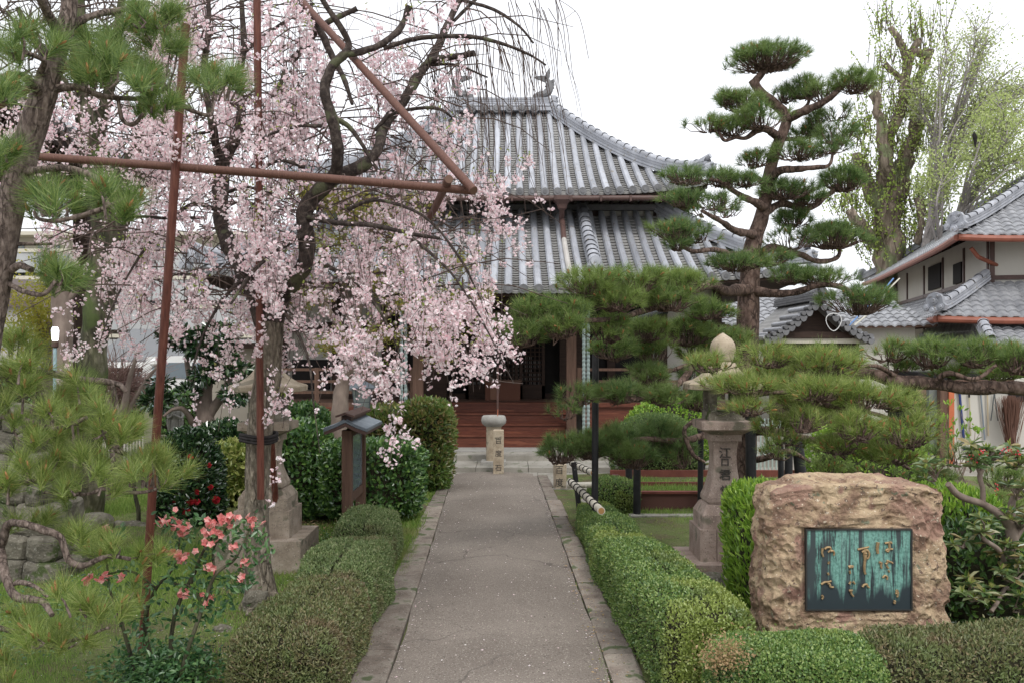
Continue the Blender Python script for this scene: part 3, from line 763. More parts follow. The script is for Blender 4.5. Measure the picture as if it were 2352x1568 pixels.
# veranda
mb = MB()
mb.box(-4.6, x0-.11, 16.9, 18.5, .84, .915); mb.box(x1+.11, 4.2, 16.9, 18.5, .84, .915); mb.box(x0-.11, x1+.11, 17.28, 18.5, .84, .913)
vr = mb.build('veranda', M['wood_post'], hall)
mb = MB()
mb.box(1.28, 2.52, 16.15, 16.2, .18, .88); mb.box(1.2, 2.62, 16.1, 16.25, .879, .95); mb.box(1.28, 1.36, 16.2, 16.9, .18, .88); mb.build('skirt_boards', M['wood_red'], vr)
for xa, xb in ((-4.4, -1.83), (2.6, 4.2)): mb = MB(); mb.box(xa, xb, 16.85, 16.9, .1, .84); mb.build('skirt_boards', M['wood_red'], vr)
for xa, xb in ((1.25, 4.2), (-4.5, -1.85)):
    mb = MB()
    for z in (1.08, 1.28, 1.50): mb.box(xa, xb, 16.93, 16.99, z, z+.05)
    for x in np.linspace(xa, xb, 4): mb.box(x-.04, x+.04, 16.92, 17.0, .9, 1.56)
    mb.build('railing', M['wood_post'], vr)
# gutters and pipes
mb = MB(); mb.tube([(A(692, 457, 17.75)), A(1530, 455, 17.75)], .05, n=10)
for px in range(700, 1530, 68):
    p = A(px, 456, 17.75); mb.box(p[0]-.02, p[0]+.02, 17.68, 17.82, p[2]-.06, p[2]+.05)
gt = mb.build('gutter', M['brown'], hall)
mb = MB(); c = A(1291, 466, 17.75); mb.lathe([(.16, .12), (.16, .04), (.10, -.04), (.08, -.12), (.055, -.14)][::-1], c, cham=.7)
pa = po.S('F', np.array(1.235), np.array(.28), .12); pb = po.S('F', np.array(1.235), np.array(.42), .12)
mb.tube([c+np.array((0, 0, -.1)), c+np.array((0, .25, -.35)), pa+np.array((0, 0, .14)), pb], .052, n=10); mb.build('downpipe', M['brown'], gt)
mb = MB(); mb.tube([po.S('F', np.array(1.235), np.array(t), .12) for t in np.linspace(.41, .99, 8)], .05, n=10); mb.build('pale_downpipe', M['pvc'], gt)
for px, ya in ((1346, 16.0), (927, 16.0)):
    mb = MB()
    for dx in (-.036, .036):
        x = A(px, 0, 15.35)[0]+dx; zz = np.arange(.12, 2.85, .035)
        P = np.array([(x, 15.35, z) for z in zz]); mb.tube(P, .026+.008*(np.arange(len(zz)) % 2), n=6)
    mb.build('rain_chain', M['verdigris'], hall)
for x in (-1.84, 1.70):
    pass
# stone steps (part of the ground)
mb = MB(); e = [-3.1, -1.7, -.55, .25, 1.5, 3.6]
for a_, b_ in zip(e[:-1], e[1:]): mb.box(a_+.004, b_-.004, 13.87, 14.84, -.05, .088)
mb.box(-4.6, 4.4, 14.84, 15.3, -.05, .17)
for a_, b_ in zip([-4.6, -2.2, -.9, .2, 1.9], [-2.2, -.9, .2, 1.9, 4.4]): mb.box(a_+.003, b_-.003, 14.80, 15.32, -.05, .176)
struct(mb.build('stone_steps', M['step'], base=(0, 14.8, 0)))
mb = MB(); mb.box(-4.8, 4.6, 15.33, 18.7, -.05, .182); struct(mb.build('stone_platform', M['granite_grey'], base=(0, 17, 0)))
# offertory box
t = thing('offertory_box', 'plain wooden offertory box before the lattice doors of the hall', 'offering box', (-.17, 17.9, .915))
mb = MB(); mb.box(-.52, .16, 17.75, 18.08, .915, 1.27); mb.build('body', flat('box_wood', (.13, .05, .03)), t)
mb = MB(); mb.box(-.55, .19, 17.72, 18.11, 1.27, 1.31)
for x in np.arange(-.5, .16, .07): mb.box(x, x+.025, 17.76, 18.07, 1.31, 1.325)
mb.build('lid', M['wood_post'], t)
mb = MB(); mb.box(-.42, -.30, 17.735, 17.748, .93, 1.17); mb.build('tablet', flat('tablet', (.22, .11, .07)), t)

# ------------------------------------------------------------------ the house beside the hall
yaw = radians(-13)
def hrot(c, x, y): return (c[0]+x*cos(yaw)-y*sin(yaw), c[1]+x*sin(yaw)+y*cos(yaw))
hc = (15.9, 34.2); OFFC = (16.2, 33.0)
house = thing('house', 'white plastered two-storey house with red copper gutters under grey tiled roofs', 'house', (16, 33, 0))
# corner of the eaves stands at (12.2, 25.0): centre is set back from it
hx, hy = 4.3, 8.5
def cfrom(corner, hx, hy): return (corner[0]+hx*cos(yaw)-hy*sin(yaw), corner[1]+hx*sin(yaw)+hy*cos(yaw))
c1 = cfrom((12.15, 24.9), hx, hy)
r1 = Roof(c1, yaw, (.25, 4.5), (hx, hy), 7.75, 5.02, k=.05, sweep=.10, spacing=.27, style='san', course=.25)
c2 = cfrom((11.35, 24.4), 5.2, 9.4)
r2 = Roof(c2, yaw, (3.6, 7.8), (5.2, 9.4), 3.85, 2.80, k=.05, sweep=.08, spacing=.27, style='san', course=.25)
for nm, rf in (('roof', r1), ('lower_roof', r2)):
    pan, und = MB(), MB()
    for q in 'FL': rf.tiles(None, pan, None, q)
    for q in 'FRBL': rf.under(und, q, .12)
    o = pan.build(nm, M['house_tile'], house, smooth=False)
    und.build('eave_boards', M['wood_post'], o)
    mb = MB()
    for q in 'RB':
        d, a, wT, wB, dT, dB = rf.side(q)
        mb.grid(np.array([rf.S(q, np.linspace(-(wT+(wB-wT)*t_), wT+(wB-wT)*t_, 9), np.full(9, t_), .01) for t_ in np.linspace(0, 1, 7)]))
    mb.build('back_slope', M['house_tile'], o)
    for (q, sg) in (('F', -1), ('F', 1), ('L', -1)):
        mb = MB(); P = rf.hip(q, sg, .03, 16); ridge(mb, P, w=.30, h=.22, layers=3, cap=.10, seg=.36, endup=.06)
        d, a = rf.side(q)[:2]; dd = d+sg*a; ogre(mb, P[-1]+np.array((dd[0]*.06, dd[1]*.06, .18)), dd, .27)
        mb.build('hip_ridge', M['tile_dark'] if False else M['tile'], o)
    mb = MB()
    for q, sg in (('F', 1), ('L', 1)):
        d, a, wT, wB, dT, dB = rf.side(q)
        g = rf.S(q, np.linspace(-wB, wB, 14), np.full(14, 1.0), -.14)+np.array((d[0], d[1], 0))*.03
        mb.tube(g, .09, n=9)
    mb.build('gutter', M['copper'], o)
mb = MB(); d_ = r1.side('F')[0]; a_ = r1.side('F')[1]
ridge(mb, [(*(r1.c-d_*4.5*s_), 7.74) for s_ in (-1, 0, 1)], w=.34, h=.4, layers=4, cap=.1, seg=.4); mb.build('main_ridge', M['tile'], house)
mb = MB()
V = [(*hrot(c1, x, y), z) for z in (0, 5.3) for x, y in ((-3.2, -7.3), (3.2, -7.3), (3.2, 7.4), (-3.2, 7.4))]
mb.add(V, [(0, 1, 5, 4), (1, 2, 6, 5), (2, 3, 7, 6), (3, 0, 4, 7), (4, 5, 6, 7)]); hw = mb.build('wall', M['plaster'], house)
mb = MB()
def pl(mb, x0, x1, z0, z1, y, t=.05, side='F'):
    if side == 'F': q = [(x0, y-t), (x1, y-t), (x1, y), (x0, y)]
    else: q = [(y-t, x0), (y, x0), (y, x1), (y-t, x1)]
    V = [(*hrot(c1, *p), z) for z in (z0, z1) for p in q]
    mb.add(V, [(0, 1, 5, 4), (1, 2, 6, 5), (2, 3, 7, 6), (3, 0, 4, 7), (4, 5, 6, 7), (0, 3, 2, 1)])
for x in (-3.2, -1.4, .6, 3.05): pl(mb, x, x+.12, 0, 5.2, -7.3)
for y in (-7.25, -4.6, -1.8, 1.2, 4.4): pl(mb, y, y+.12, 0, 5.1, -3.2, side='L')
pl(mb, -7.3, 7.3, 3.9, 4.02, -3.2, side='L'); pl(mb, -3.2, 3.2, 3.9, 4.02, -7.3)
mb.build('timber', M['brown'], hw)
for q in ((-1.6, .3, 4.1, 4.95, -3.23, .05, 'L'), (-4.4, -3.4, 4.05, 4.7, -3.23, .05, 'L'), (-3.0, -2.0, .5, 2.3, -7.33, .05, 'F'), (.9, 2.4, .5, 2.3, -7.33, .05, 'F')):
    mb = MB(); pl(mb, *q); mb.build('window', M['dark'], house)
mb = MB(); p = A(2230, 570, 25.4); mb.tube([p, p+np.array((.2, 0, -.25)), p+np.array((1.6, .8, -.6)), p+np.array((1.75, .9, -1.0))], .06, n=8); mb.build('downpipe', M['copper'], house)
# porch slope that steps down before the house, and the tool wall beneath it
r3 = Roof((15.2, 26.5), radians(-8), (2.2, 1.2), (2.6, 3.9), 3.15, 1.95, k=.05, sweep=.0, spacing=.27, style='san', course=.25)
ex = thing('lean_to', 'low tiled lean-to in front of the white house sheltering garden tools', 'outbuilding', (14.6, 24, 0))
pan, und = MB(), MB()
for q in 'FL': r3.tiles(None, pan, None, q)
for q in 'FL': r3.under(und, q, .1)
o = pan.build('roof', M['house_tile'], ex); und.build('eave_boards', M['wood_post'], o)
mb = MB(); P = r3.hip('F', -1, .03, 10); ridge(mb, P, w=.3, h=.2, layers=3, cap=.1, seg=.36); mb.build('hip_ridge', M['tile'], o)
# white tool wall (stands nearer)
Yw = 15.0
t = thing('tool_shed', 'white panelled tool shed with an orange post beneath the long pine limb', 'shed', (A(2270, 0, Yw)[0], Yw, 0))
def rect(mb, px0, px1, py0, py1, Y, d=.05):
    a = A(px0, py1, Y); b = A(px1, py0, Y); mb.box(a[0], b[0], Y, Y+d, a[2], b[2])
mb = MB(); rect(mb, 2192, 2318, 895, 1120, Yw, .1); rect(mb, 2330, 2600, 870, 1120, Yw+.05, 1.5); mb.build('wall', M['plaster'], t)
mb = MB(); rect(mb, 2180, 2192, 885, 1120, Yw-.06, .16); mb.build('post', M['orange'], t)
mb = MB(); rect(mb, 2192, 2330, 872, 895, Yw-.05, .12); rect(mb, 2160, 2180, 880, 1120, Yw-.03, .12); mb.build('beam', M['wood_post'], t)
mb = MB(); rect(mb, 2318, 2372, 890, 922, Yw-.03, .1); mb.build('shutter', M['dark'], t)
mb = MB(); rect(mb, 2134, 2162, 884, 1110, Yw+.1, .1); mb.build('grey_panel', flat('grey_panel', (.17, .18, .17)), t)
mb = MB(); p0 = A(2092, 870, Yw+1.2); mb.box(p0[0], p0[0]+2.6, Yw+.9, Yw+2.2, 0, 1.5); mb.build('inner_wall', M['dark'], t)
mb = MB()
a0, b0 = A(2106, 950, Yw+.4), A(2136, 884, Yw+.4)
for z in np.arange(a0[2]-.1, b0[2], .02): mb.tube([(a0[0], Yw+.4, z), (b0[0], Yw+.4, z)], .009, n=5, cap=False)
tag(mb.build('bamboo_blind', flat('blind', (.26, .17, .12))), 'brown bamboo blind hanging beside the grey panel of the tool shed', 'blind')
for (pa_, pb_, r_, c_, lb, ct) in (((2204, 902), (2216, 1035), .020, (.03, .05, .16), 'dark blue pole hanging on the white tool wall', 'pole'),
        ((2226, 912), (2230, 1000), .012, (.42, .38, .26), 'pale tan broom stick hanging beside the dark blue pole', 'pole'),
        ((2252, 898), (2262, 1010), .014, (.20, .23, .26), 'grey steel pole hanging mid-way along the white tool wall', 'pole'),
        ((2268, 906), (2270, 1000), .012, (.46, .38, .26), 'light wooden handle hanging next to the grey steel pole', 'pole')):
    mb = MB(); mb.tube([A(*pa_, Yw-.04), A(*pb_, Yw-.04)], r_, n=8)
    o = thing('tool_pole', lb, ct, A(*pb_, Yw-.04), 'tools hanging on the white wall')
    mb.build('handle', flat('pole_paint', c_), o); mb = MB(); a1 = A(*pa_, Yw-.04); mb.tube([a1, a1+np.array((0, 0, .07))], r_*1.25, n=8); mb.build('grip', M['rope'], o)
mb = MB()
for sg in (-1, 1): mb.tube([A(2284, 900, Yw-.05), A(2284+sg*8, 965, Yw-.05)], .009, n=6)
tag(mb.build('metal_tongs', flat('steel', (.10, .11, .11), .4)), 'thin steel tongs hanging open on the white tool wall', 'tongs', 'tools hanging on the white wall')
t = thing('twig_broom', 'brown twig broom standing bristles up against the tool shed', 'broom', A(2325, 1010, Yw-.25))
mb = MB(); n = 420; b = A(2322, 1000, Yw-.25); X = rng.normal(size=n)*.5
C0 = np.stack([b[0]+X*.05, b[1]+rng.normal(size=n)*.04, np.full(n, b[2]-.15)], 1); C1 = np.stack([b[0]+X*.16+.02, b[1]+rng.normal(size=n)*.06, b[2]+rng.uniform(.4, .66, n)], 1)
mb.strands(np.stack([C0, (C0+C1)/2+rng.normal(size=(n, 3))*.01, C1], 1), .004); mb.build('bristles', flat('twigs_brown', (.13, .065, .045)), t)
mb = MB(); mb.tube([b-np.array((0, 0, .1)), (b[0]-.03, b[1], .02)], .016, n=7); mb.build('handle', M['bamboo'], t)

# small gabled entrance roof with rounded ridge tiles
Yg = 21.0
t = thing('gate_roof', 'small curved gable roof of grey tiles between the big pine and the house', 'gate', (A(1865, 0, Yg)[0], Yg, 0))
ap = A(1880, 690, Yg); mb = MB(); rb = MB(); db = MB()
hwid = 1.22
def gz_(x): u = abs(x)/hwid; return ap[2]-.98*(u+.28*u*(1-u))+.10*u**4
for x in np.linspace(-hwid, hwid, 13):
    if abs(x) < .05: continue
    rb.tube([(ap[0]+x*1.0, Yg+s_, gz_(x)+.03) for s_ in (0, 1.5)], .06, n=8)
xs_ = np.linspace(-hwid, hwid, 41); V = []
for y_ in np.linspace(0, 3.2, 14): V.append([(ap[0]+x, Yg+y_, gz_(x)+.015*(i % 2)) for i, x in enumerate(xs_)])
mb.grid(np.array(V)); V2 = [[(ap[0]+x, Yg+y_, gz_(x)-dz) for x in xs_] for y_, dz in ((0, 0), (0, .10), (.4, .12), (3, .12))]; mb.grid(np.array(V2))
o = mb.build('roof', M['tile_pan'], t); rb.build('round_tiles', M['tile'], o, smooth=True)
mb = MB()
for sg in (-1, 1):       # the scalloped verge
    for i in range(9):
        x = sg*(.1+i*.135); z = gz_(x); c = np.array((ap[0]+x, Yg-.06, z-.01))
        th = np.linspace(pi, 2*pi, 9); ring = [(c[0]+cos(h)*.085, Yg-.10+o_, c[2]+sin(h)*.13) for o_ in (0, .14) for h in th]
        mb.add(ring, [tuple(range(9)), tuple(range(9, 18))[::-1]]+[(k, (k+1) % 9, 9+(k+1) % 9, 9+k) for k in range(9)])
        mb.tube([(c[0], Yg-.12, z+.05), (c[0], Yg+.2, z+.05)], .05, n=9)
ridge(mb, [(ap[0], Yg-.1, ap[2]), (ap[0], Yg+1.5, ap[2]), (ap[0], Yg+3.2, ap[2])], w=.26, h=.18, layers=3, cap=.08); ogre(mb, (ap[0], Yg-.14, ap[2]+.12), (0, -1), .15)
mb.build('verge', M['tile_dark'], o)
mb = MB(); V = [(ap[0]+x, Yg+.3, gz_(x)-.13) for x in np.linspace(-1.05, 1.05, 15)]+[(ap[0]+1.05, Yg+.3, 0), (ap[0]-1.05, Yg+.3, 0)]
mb.add(V, [tuple(range(17))]); mb.box(ap[0]-1.1, ap[0]+1.1, Yg+.1, Yg+.24, 2.18, 2.32); mb.build('gable', M['wood_dark'], t)
mb = MB(); mb.box(ap[0]-1.0, ap[0]+1.0, Yg+.15, Yg+.22, 2.06, 2.17); mb.build('lintel', M['cream'], t)
# tiled corridor roof behind it
rr = Roof((8.6, 27.5), 0, (2.2, .2), (3.0, 2.6), 3.75, 2.6, k=.1, sweep=.05, spacing=.26, style='san', course=.25)
pan, und = MB(), MB()
for q in 'FL': rr.tiles(None, pan, None, q)
for q in 'FRBL': rr.under(und, q, .1)
cr = thing('corridor_building', 'low tiled corridor building behind the small gable roof', 'building', (8.9, 27.5, 0))
o = pan.build('roof', M['house_tile'], cr); und.build('eave_boards', M['wood_post'], o)
mb = MB(); mb.box(6.0, 11.2, 25.4, 29.6, 0, 2.65); mb.build('wall', M['plaster'], cr)
# cables
for i, (c_, w_) in enumerate((((.12, .22, .42), .02), ((.50, .48, .40), .02))):
    mb = MB(); P = spline([A(2052+i*14, 640, 24), A(2025+i*10, 672, 23.4), A(1998+i*20, 700, 22.6), A(1950+i*12, 748, 21.0)], 6); mb.tube(P, w_, n=6)
    tag(mb.build('cable', flat('cable_%s' % 'ab'[i], c_)), ('blue', 'cream white')[i]+' cable slung from the house eaves to the small gable roof', 'cable')
mb = MB(); th = np.linspace(0, 2*pi, 20); q = A(1915, 740, 20.8)
P = np.stack([q[0]+.17*np.cos(th)*(1+.3*np.sin(th)), q[1]+0*th, q[2]+.20*np.sin(th)], 1); mb.tube(P, .010, n=5); 
tag(mb.build('cable_loop', M['white']), 'coil of white cable hanging before the small dark gable', 'cable')

# ------------------------------------------------------------------ town behind on the far side
ap_ = thing('apartment_block', 'cream apartment block with long balconies behind the cherry blossom', 'building', (-17, 46, 0))
mb = MB(); a = A(-260, 545, 46); b = A(640, 545, 46); mb.box(a[0], b[0], 46, 58, 0, a[2]); bw = mb.build('wall', M['cream'], ap_)
mb = MB()
for py in (540, 579, 640, 705, 770, 835): z = A(0, py, 46)[2]; mb.box(a[0]-.1, b[0]+.1, 44.9, 46, z-.14, z+.04)
mb.build('floor_slabs', M['cream'], ap_)
mb = MB()
for py in (610, 672, 738, 805): z = A(0, py, 46)[2]; mb.box(a[0], b[0], 44.95, 45.05, z-.45, z+.55)
mb.build('balcony_fronts', flat('balcony_grey', (.42, .43, .43)), ap_)
for px in range(-240, 620, 82):
    for py in (610, 672, 738):
        mb = MB(); q = A(px, py, 46); mb.box(q[0], q[0]+1.1, 45.93, 45.99, q[2]-.3, q[2]+1.0); mb.build('window', M['glass'], ap_)
t = thing('low_house', 'low dark brick house with white window frames seen between the tree trunks', 'house', (A(320, 0, 30)[0], 30, 0))
mb = MB(); a = A(236, 905, 30); b = A(440, 835, 30); mb.box(a[0], b[0], 30, 34, 0, b[2]); mb.build('wall', flat('dark_brick', (.10, .075, .07), .9), t)
mb = MB(); V = [(a[0]-.3, 29.6, b[2]), (b[0]+.3, 29.6, b[2]), (b[0]+.3, 33, b[2]+1.1), (a[0]-.3, 33, b[2]+1.1)]; V += [(v[0], v[1], v[2]+.12) for v in V]
mb.add(V, [(0, 1, 2, 3), (4, 7, 6, 5), (0, 4, 5, 1), (1, 5, 6, 2), (3, 2, 6, 7), (0, 3, 7, 4)]); mb.build('roof', flat('slate', (.16, .165, .17)), t)
mb = MB(); mb.box(a[0]-.4, b[0]+.4, 29.45, 29.6, b[2]-.12, b[2]+.06); q = A(0, 897, 29.8); mb.box(a[0], b[0], 29.8, 29.98, q[2]-.08, q[2]+.06)
q2 = A(280, 915, 29.3); mb.box(q2[0], b[0]-.6, 28.9, 29.9, q2[2]-.15, q2[2]+.12); mb.build('trim', M['white'], t)
for px in (252, 312):
    q = A(px, 888, 29.9); mb = MB(); mb.box(q[0], q[0]+.34, 29.93, 29.99, q[2], q[2]+.48); o = mb.build('window', M['glass'], t)
    mb = MB()
    for x_ in (0, .16, .32): mb.box(q[0]+x_-.012, q[0]+x_+.02, 29.90, 29.925, q[2], q[2]+.48)
    for z_ in (0, .16, .32, .48): mb.box(q[0]-.02, q[0]+.36, 29.895, 29.928, q[2]+z_-.012, q[2]+z_+.014)
    mb.build('frame', M['white'], o)
t = thing('temple_office', 'plain beige plastered building behind the statue and the camellia tree', 'building', (A(520, 0, 19)[0], 19, 0))
mb = MB(); a = A(462, 0, 19); b = A(690, 0, 19); z = A(0, 800, 19)[2]; mb.box(a[0], b[0], 19, 23, 0, z); mb.build('wall', M['plaster_beige'], t)
mb = MB(); mb.box(a[0]-.3, b[0]+.3, 18.6, 23.3, z, z+.12); mb.build('roof_edge', M['wood_dark'], t)
t = thing('gabled_house', 'distant brown gabled house beside the apartment block', 'house', (A(20, 0, 38)[0], 38, 0))
mb = MB(); a = A(-90, 0, 38); b = A(75, 0, 38); z = A(0, 700, 38)[2]; mb.box(a[0], b[0], 38, 42, 0, z); mb.build('wall', flat('pale_wall', (.42, .40, .37)), t)
mb = MB(); xm = (a[0]+b[0])/2; V = [(a[0]-.3, y_, z-.1) for y_ in (37.7, 42)]+[(xm, y_, z+1.2) for y_ in (37.7, 42)]+[(b[0]+.3, y_, z-.1) for y_ in (37.7, 42)]
mb.add(V, [(0, 1, 3, 2), (2, 3, 5, 4), (0, 2, 4)]); mb.build('roof', flat('brown_roof', (.13, .10, .09)), t)
# roof of the bell tower at the edge
t = thing('bell_tower', 'dark eave of a bell tower roof behind the leaning pine trunk', 'bell tower', (-6.9, 9.6, 0))
mb = MB(); bc = Roof((-7.3, 11.5), 0, (.2, .2), (2.15, 2.15), 5.6, 4.35, k=.2, sweep=.2, spacing=.24)
rib, pan, end, und = MB(), MB(), MB(), MB()
for q in 'FR': bc.tiles(rib, pan, end, q)
for q in 'FRBL': bc.under(und, q, .2)
o = pan.build('roof', M['tile_pan'], t); build2('round_tiles', [(rib, M['tile']), (end, M['tile_dark'])], o); und.build('eave_boards', M['wood_dark'], o)
mb = MB()
for x in (-8.6, -6.0):
    for y in (10.2, 12.8): mb.box(x-.1, x+.1, y-.1, y+.1, 0, 4.3)
mb.box(-8.7, -5.9, 10.1, 12.9, 4.0, 4.2); mb.build('posts', M['wood_dark'], t)

# ------------------------------------------------------------------ stone and garden objects
def lantern(t, chars=None, seed=0, tone='pink_granite'):
    """square stone lantern a little under 2 m tall, built at the origin of t"""
    c = np.array(OFF[t.name]); m = M[tone]; k = .845
    def sc(mb):
        mb.v = [(v-c*[1, 1, 0])*k+c*[1, 1, 0] for v in mb.v]
        if seed:                       # the weathered one stands on a taller foot and has a shorter shaft
            for v in mb.v: v[:, 2] = np.interp(v[:, 2], [-.1, 0, .144, .59, 1.10, 2.2], [-.1, 0, .27, .67, 1.07, 2.17])
        return mb
    mb = MB(); mb.box(c[0]-.42, c[0]+.42, c[1]-.42, c[1]+.42, -.03, .17); sc(mb).build('foot_slab', m, t)
    mb = MB(); mb.box(c[0]-.275, c[0]-.12, c[1]-.27, c[1]+.27, .17, .47); mb.box(c[0]-.114, c[0]+.275, c[1]-.27, c[1]+.27, .17, .468); sc(mb).build('plinth', m, t)
    mb = MB(); mb.lathe([(.245, .47), (.245, .60), (.24, .61), (.195, .69), (.165, .70)], c*[1, 1, 0], cham=.92); sc(mb).build('base', m, t)
    mb = MB(); mb.lathe([(.175, .70), (.185, .72), (.182, .76), (.165, .80), (.148, .86), (.13, .93), (.118, 1.0), (.111, 1.08), (.109, 1.15), (.113, 1.22), (.125, 1.30)], c*[1, 1, 0], cham=.95); sh = sc(mb).build('shaft', m, t, smooth=False)
    mb = MB(); mb.lathe([(.15, 1.30), (.15, 1.36), (.19, 1.385), (.225, 1.41), (.25, 1.415), (.25, 1.49), (.18, 1.50)], c*[1, 1, 0], cham=.93); sc(mb).build('platform', M[tone], t)
    mb = MB()
    mb.box(c[0]-.17, c[0]+.17, c[1]-.17, c[1]+.17, 1.50, 1.585); mb.box(c[0]-.16, c[0]+.16, c[1]-.16, c[1]+.16, 1.765, 1.80)
    for sx in (-1, 1):
        for sy in (-1, 1): mb.box(c[0]+sx*.125-.035, c[0]+sx*.125+.035, c[1]+sy*.125-.035, c[1]+sy*.125+.035, 1.585, 1.765)
    sc(mb).build('fire_box', M['stone'], t)
    mb = MB(); mb.lathe([(.30, 1.79), (.355, 1.80), (.36, 1.845), (.35, 1.86), (.27, 1.885), (.21, 1.925), (.16, 1.97), (.12, 2.03), (.105, 2.06)], c*[1, 1, 0], cham=.5); sc(mb).build('cap', M['cap_stone'], t, smooth=False)
    mb = MB(); mb.lathe([(.07, 2.04), (.085, 2.06), (.11, 2.075), (.105, 2.10), (.12, 2.14), (.125, 2.19), (.115, 2.24), (.085, 2.285), (.035, 2.32), (.006, 2.34)], c*[1, 1, 0], n=18); sc(mb).build('jewel', M['cap_stone'], t, smooth=True)
    if chars:
        for ch, z, s in zip(chars, (1.164, 1.086, .955, .80), (.115, .085, .115, .12)):
            text(ch, s*k, (c[0]-.005, c[1]-np.interp(z, [.7, .8, .86, .93, 1.0, 1.08, 1.3], [.180, .166, .149, .131, .120, .115, .122])*k-.003, (z-.02)*k), M['ink'], sh, 'lettering', depth=.008, wx=1.05)
    return t
Ls = .97
lc = np.array((A(1660, 0, 7.55)[0], 7.55, 0))
lan = thing('stone_lantern', 'tall pinkish stone lantern carved with dark characters beside the bright green shrub', 'stone lantern', lc, 'stone lanterns beside the path')
lantern(lan, '江口君堂')
rr_ = np.array((A(617, 0, 7.85)[0], 7.85, 0))
lan2 = thing('stone_lantern', 'weathered brown stone lantern partly hidden behind the cherry trunk', 'stone lantern', rr_, 'stone lanterns beside the path')
lantern(lan2, None, 1, 'granite')

def rockmesh(c, rx, ry, rz, seed=0, n=26, rough=.18, sharp=2.6, freq=1.6, tilt=0):
    th = np.linspace(0, 2*pi, n, endpoint=False); ph = np.linspace(-pi/2, pi/2, n//2)
    T, Pp = np.meshgrid(th, ph)
    sp = lambda a, e: np.sign(a)*np.abs(a)**e
    e = 2/sharp
    X = sp(np.cos(Pp), e)*sp(np.cos(T), e); Y = sp(np.cos(Pp), e)*sp(np.sin(T), e); Z = sp(np.sin(Pp), e)
    V = np.stack([X, Y, Z], -1); d = nz(V.reshape(-1, 3)+seed*3.1, freq*1.5, seed).reshape(T.shape)+.45*nz(V.reshape(-1, 3)+seed, freq*5, seed).reshape(T.shape)
    V = V*(1+rough*d[..., None])*np.array((rx, ry, rz))
    if tilt:
        x, z = V[..., 0].copy(), V[..., 2].copy(); V[..., 0] = x*cos(tilt)-z*sin(tilt); V[..., 2] = x*sin(tilt)+z*cos(tilt)
    V = V+np.asarray(c)
    K, n = T.shape; i = np.arange(K-1)[:, None]*n; j = np.arange(n)[None]; j2 = (j+1) % n
    return V.reshape(-1, 3), np.stack([i+j, i+j2, i+n+j2, i+n+j], -1).reshape(-1, 4)
for (c, r, lb, sd) in (((A(1612, 0, 7.0)[0], 7.0, .03), (.20, .13, .09), 'low grey rock at the foot of the carved stone lantern', 1), ((A(1650, 0, 6.75)[0], 6.75, .02), (.14, .12, .08), 'small mottled rock between the lantern foot and the bright shrub', 2),
        ((*G(592, 1402)[:2], .05), (.10, .09, .10), 'small rough stone at the base of the cherry trunk', 3), ((*G(215, 1222)[:2], .05), (.20, .16, .13), 'rounded grey boulder lying in the grass under the pine branches', 4),
        ((*G(300, 1215)[:2], .0), (.26, .12, .09), 'flat pale stone beside the rounded boulder in the grass', 5), ((*G(512, 1450)[:2], .0), (.08, .06, .04), 'little stone half sunk in the lawn beyond the azalea', 6)):
    mb = MB(); mb.add(*rockmesh(c, *r, seed=sd, n=30)); tag(mb.build('rock', M['stone'], smooth=False), lb, 'rock')

# inscribed rock with its bronze plaque
Yr = 5.0
rk = thing('monument_rock', 'rough ochre boulder monument carrying a verdigris bronze plaque', 'monument', (A(1975, 0, Yr)[0], Yr+.2, 0))
px0, px1, pyt, pyb = 1762, 2194, 1112, 1560
n, k = 420, 260; V = np.zeros((k, n, 3)); rk_yaw = radians(3)
xl, xr_ = A(px0, 0, Yr)[0], A(px1, 0, Yr)[0]; zt = A(0, pyt, Yr)[2]
# closed loop around (superellipse in plan), lofted up with a shoulder
th = np.linspace(0, 2*pi, n, endpoint=False); sp = lambda a, e: np.sign(a)*np.abs(a)**e
lv = np.linspace(0, 1, k)
cx_, cy_ = (xl+xr_)/2, Yr+.22
for i, l in enumerate(lv):
    if l < .82: z = -.05+(zt+.03)*l/.82; s = 1.0-.03*(l/.82)**2+.02*sin(l*5)
    else:
        a_ = (l-.82)/.18; z = zt-.02-.03*(1-math.sqrt(max(0, 1-a_*a_)))+.02*min(1, a_*2)-.0; s = (1-.03)*math.sqrt(max(0, 1-a_**2.2))
    V[i, :, 0] = cx_+sp(np.cos(th), .36)*(xr_-xl)/2*s*(1-.03*l); V[i, :, 1] = cy_+sp(np.sin(th), .42)*.24*s; V[i, :, 2] = z
Q = V.reshape(-1, 3)
ridgeN = lambda f, ph: 1-2*np.abs(nz(Q, f, ph))
Qw = Q+np.stack([nz(Q, 5, 3), nz(Q, 5, 6), nz(Q, 5, 9)], 1)*.05
dn = (.018*nz(Q, 3, 1)+.012*ridgeN(7, 4)+.5*.012*(1-2*np.abs(nz(Qw, 13, 2)))+.012*(1-2*np.abs(nz(Qw, 26, 8)))+.006*(1-2*np.abs(nz(Qw, 55, 5)))+.003*nz(Qw, 110, 7)).reshape(k, n)
plx0, plx1 = A(1849, 0, Yr)[0], A(2086, 0, Yr)[0]; plz0, plz1 = A(0, 1394, Yr)[2], A(0, 1214, Yr)[2]
inside = (V[..., 0] > plx0-.02) & (V[..., 0] < plx1+.02) & (V[..., 2] > plz0-.02) & (V[..., 2] < plz1+.02) & (V[..., 1] < cy_)
dn = np.where(inside, -.004, dn)
rad = nrm(np.stack([V[..., 0]-cx_, (V[..., 1]-cy_)*2.5, np.where(lv[:, None] > .82, .35, 0)*np.ones((1, n))], -1))
V = V+rad*dn[..., None]
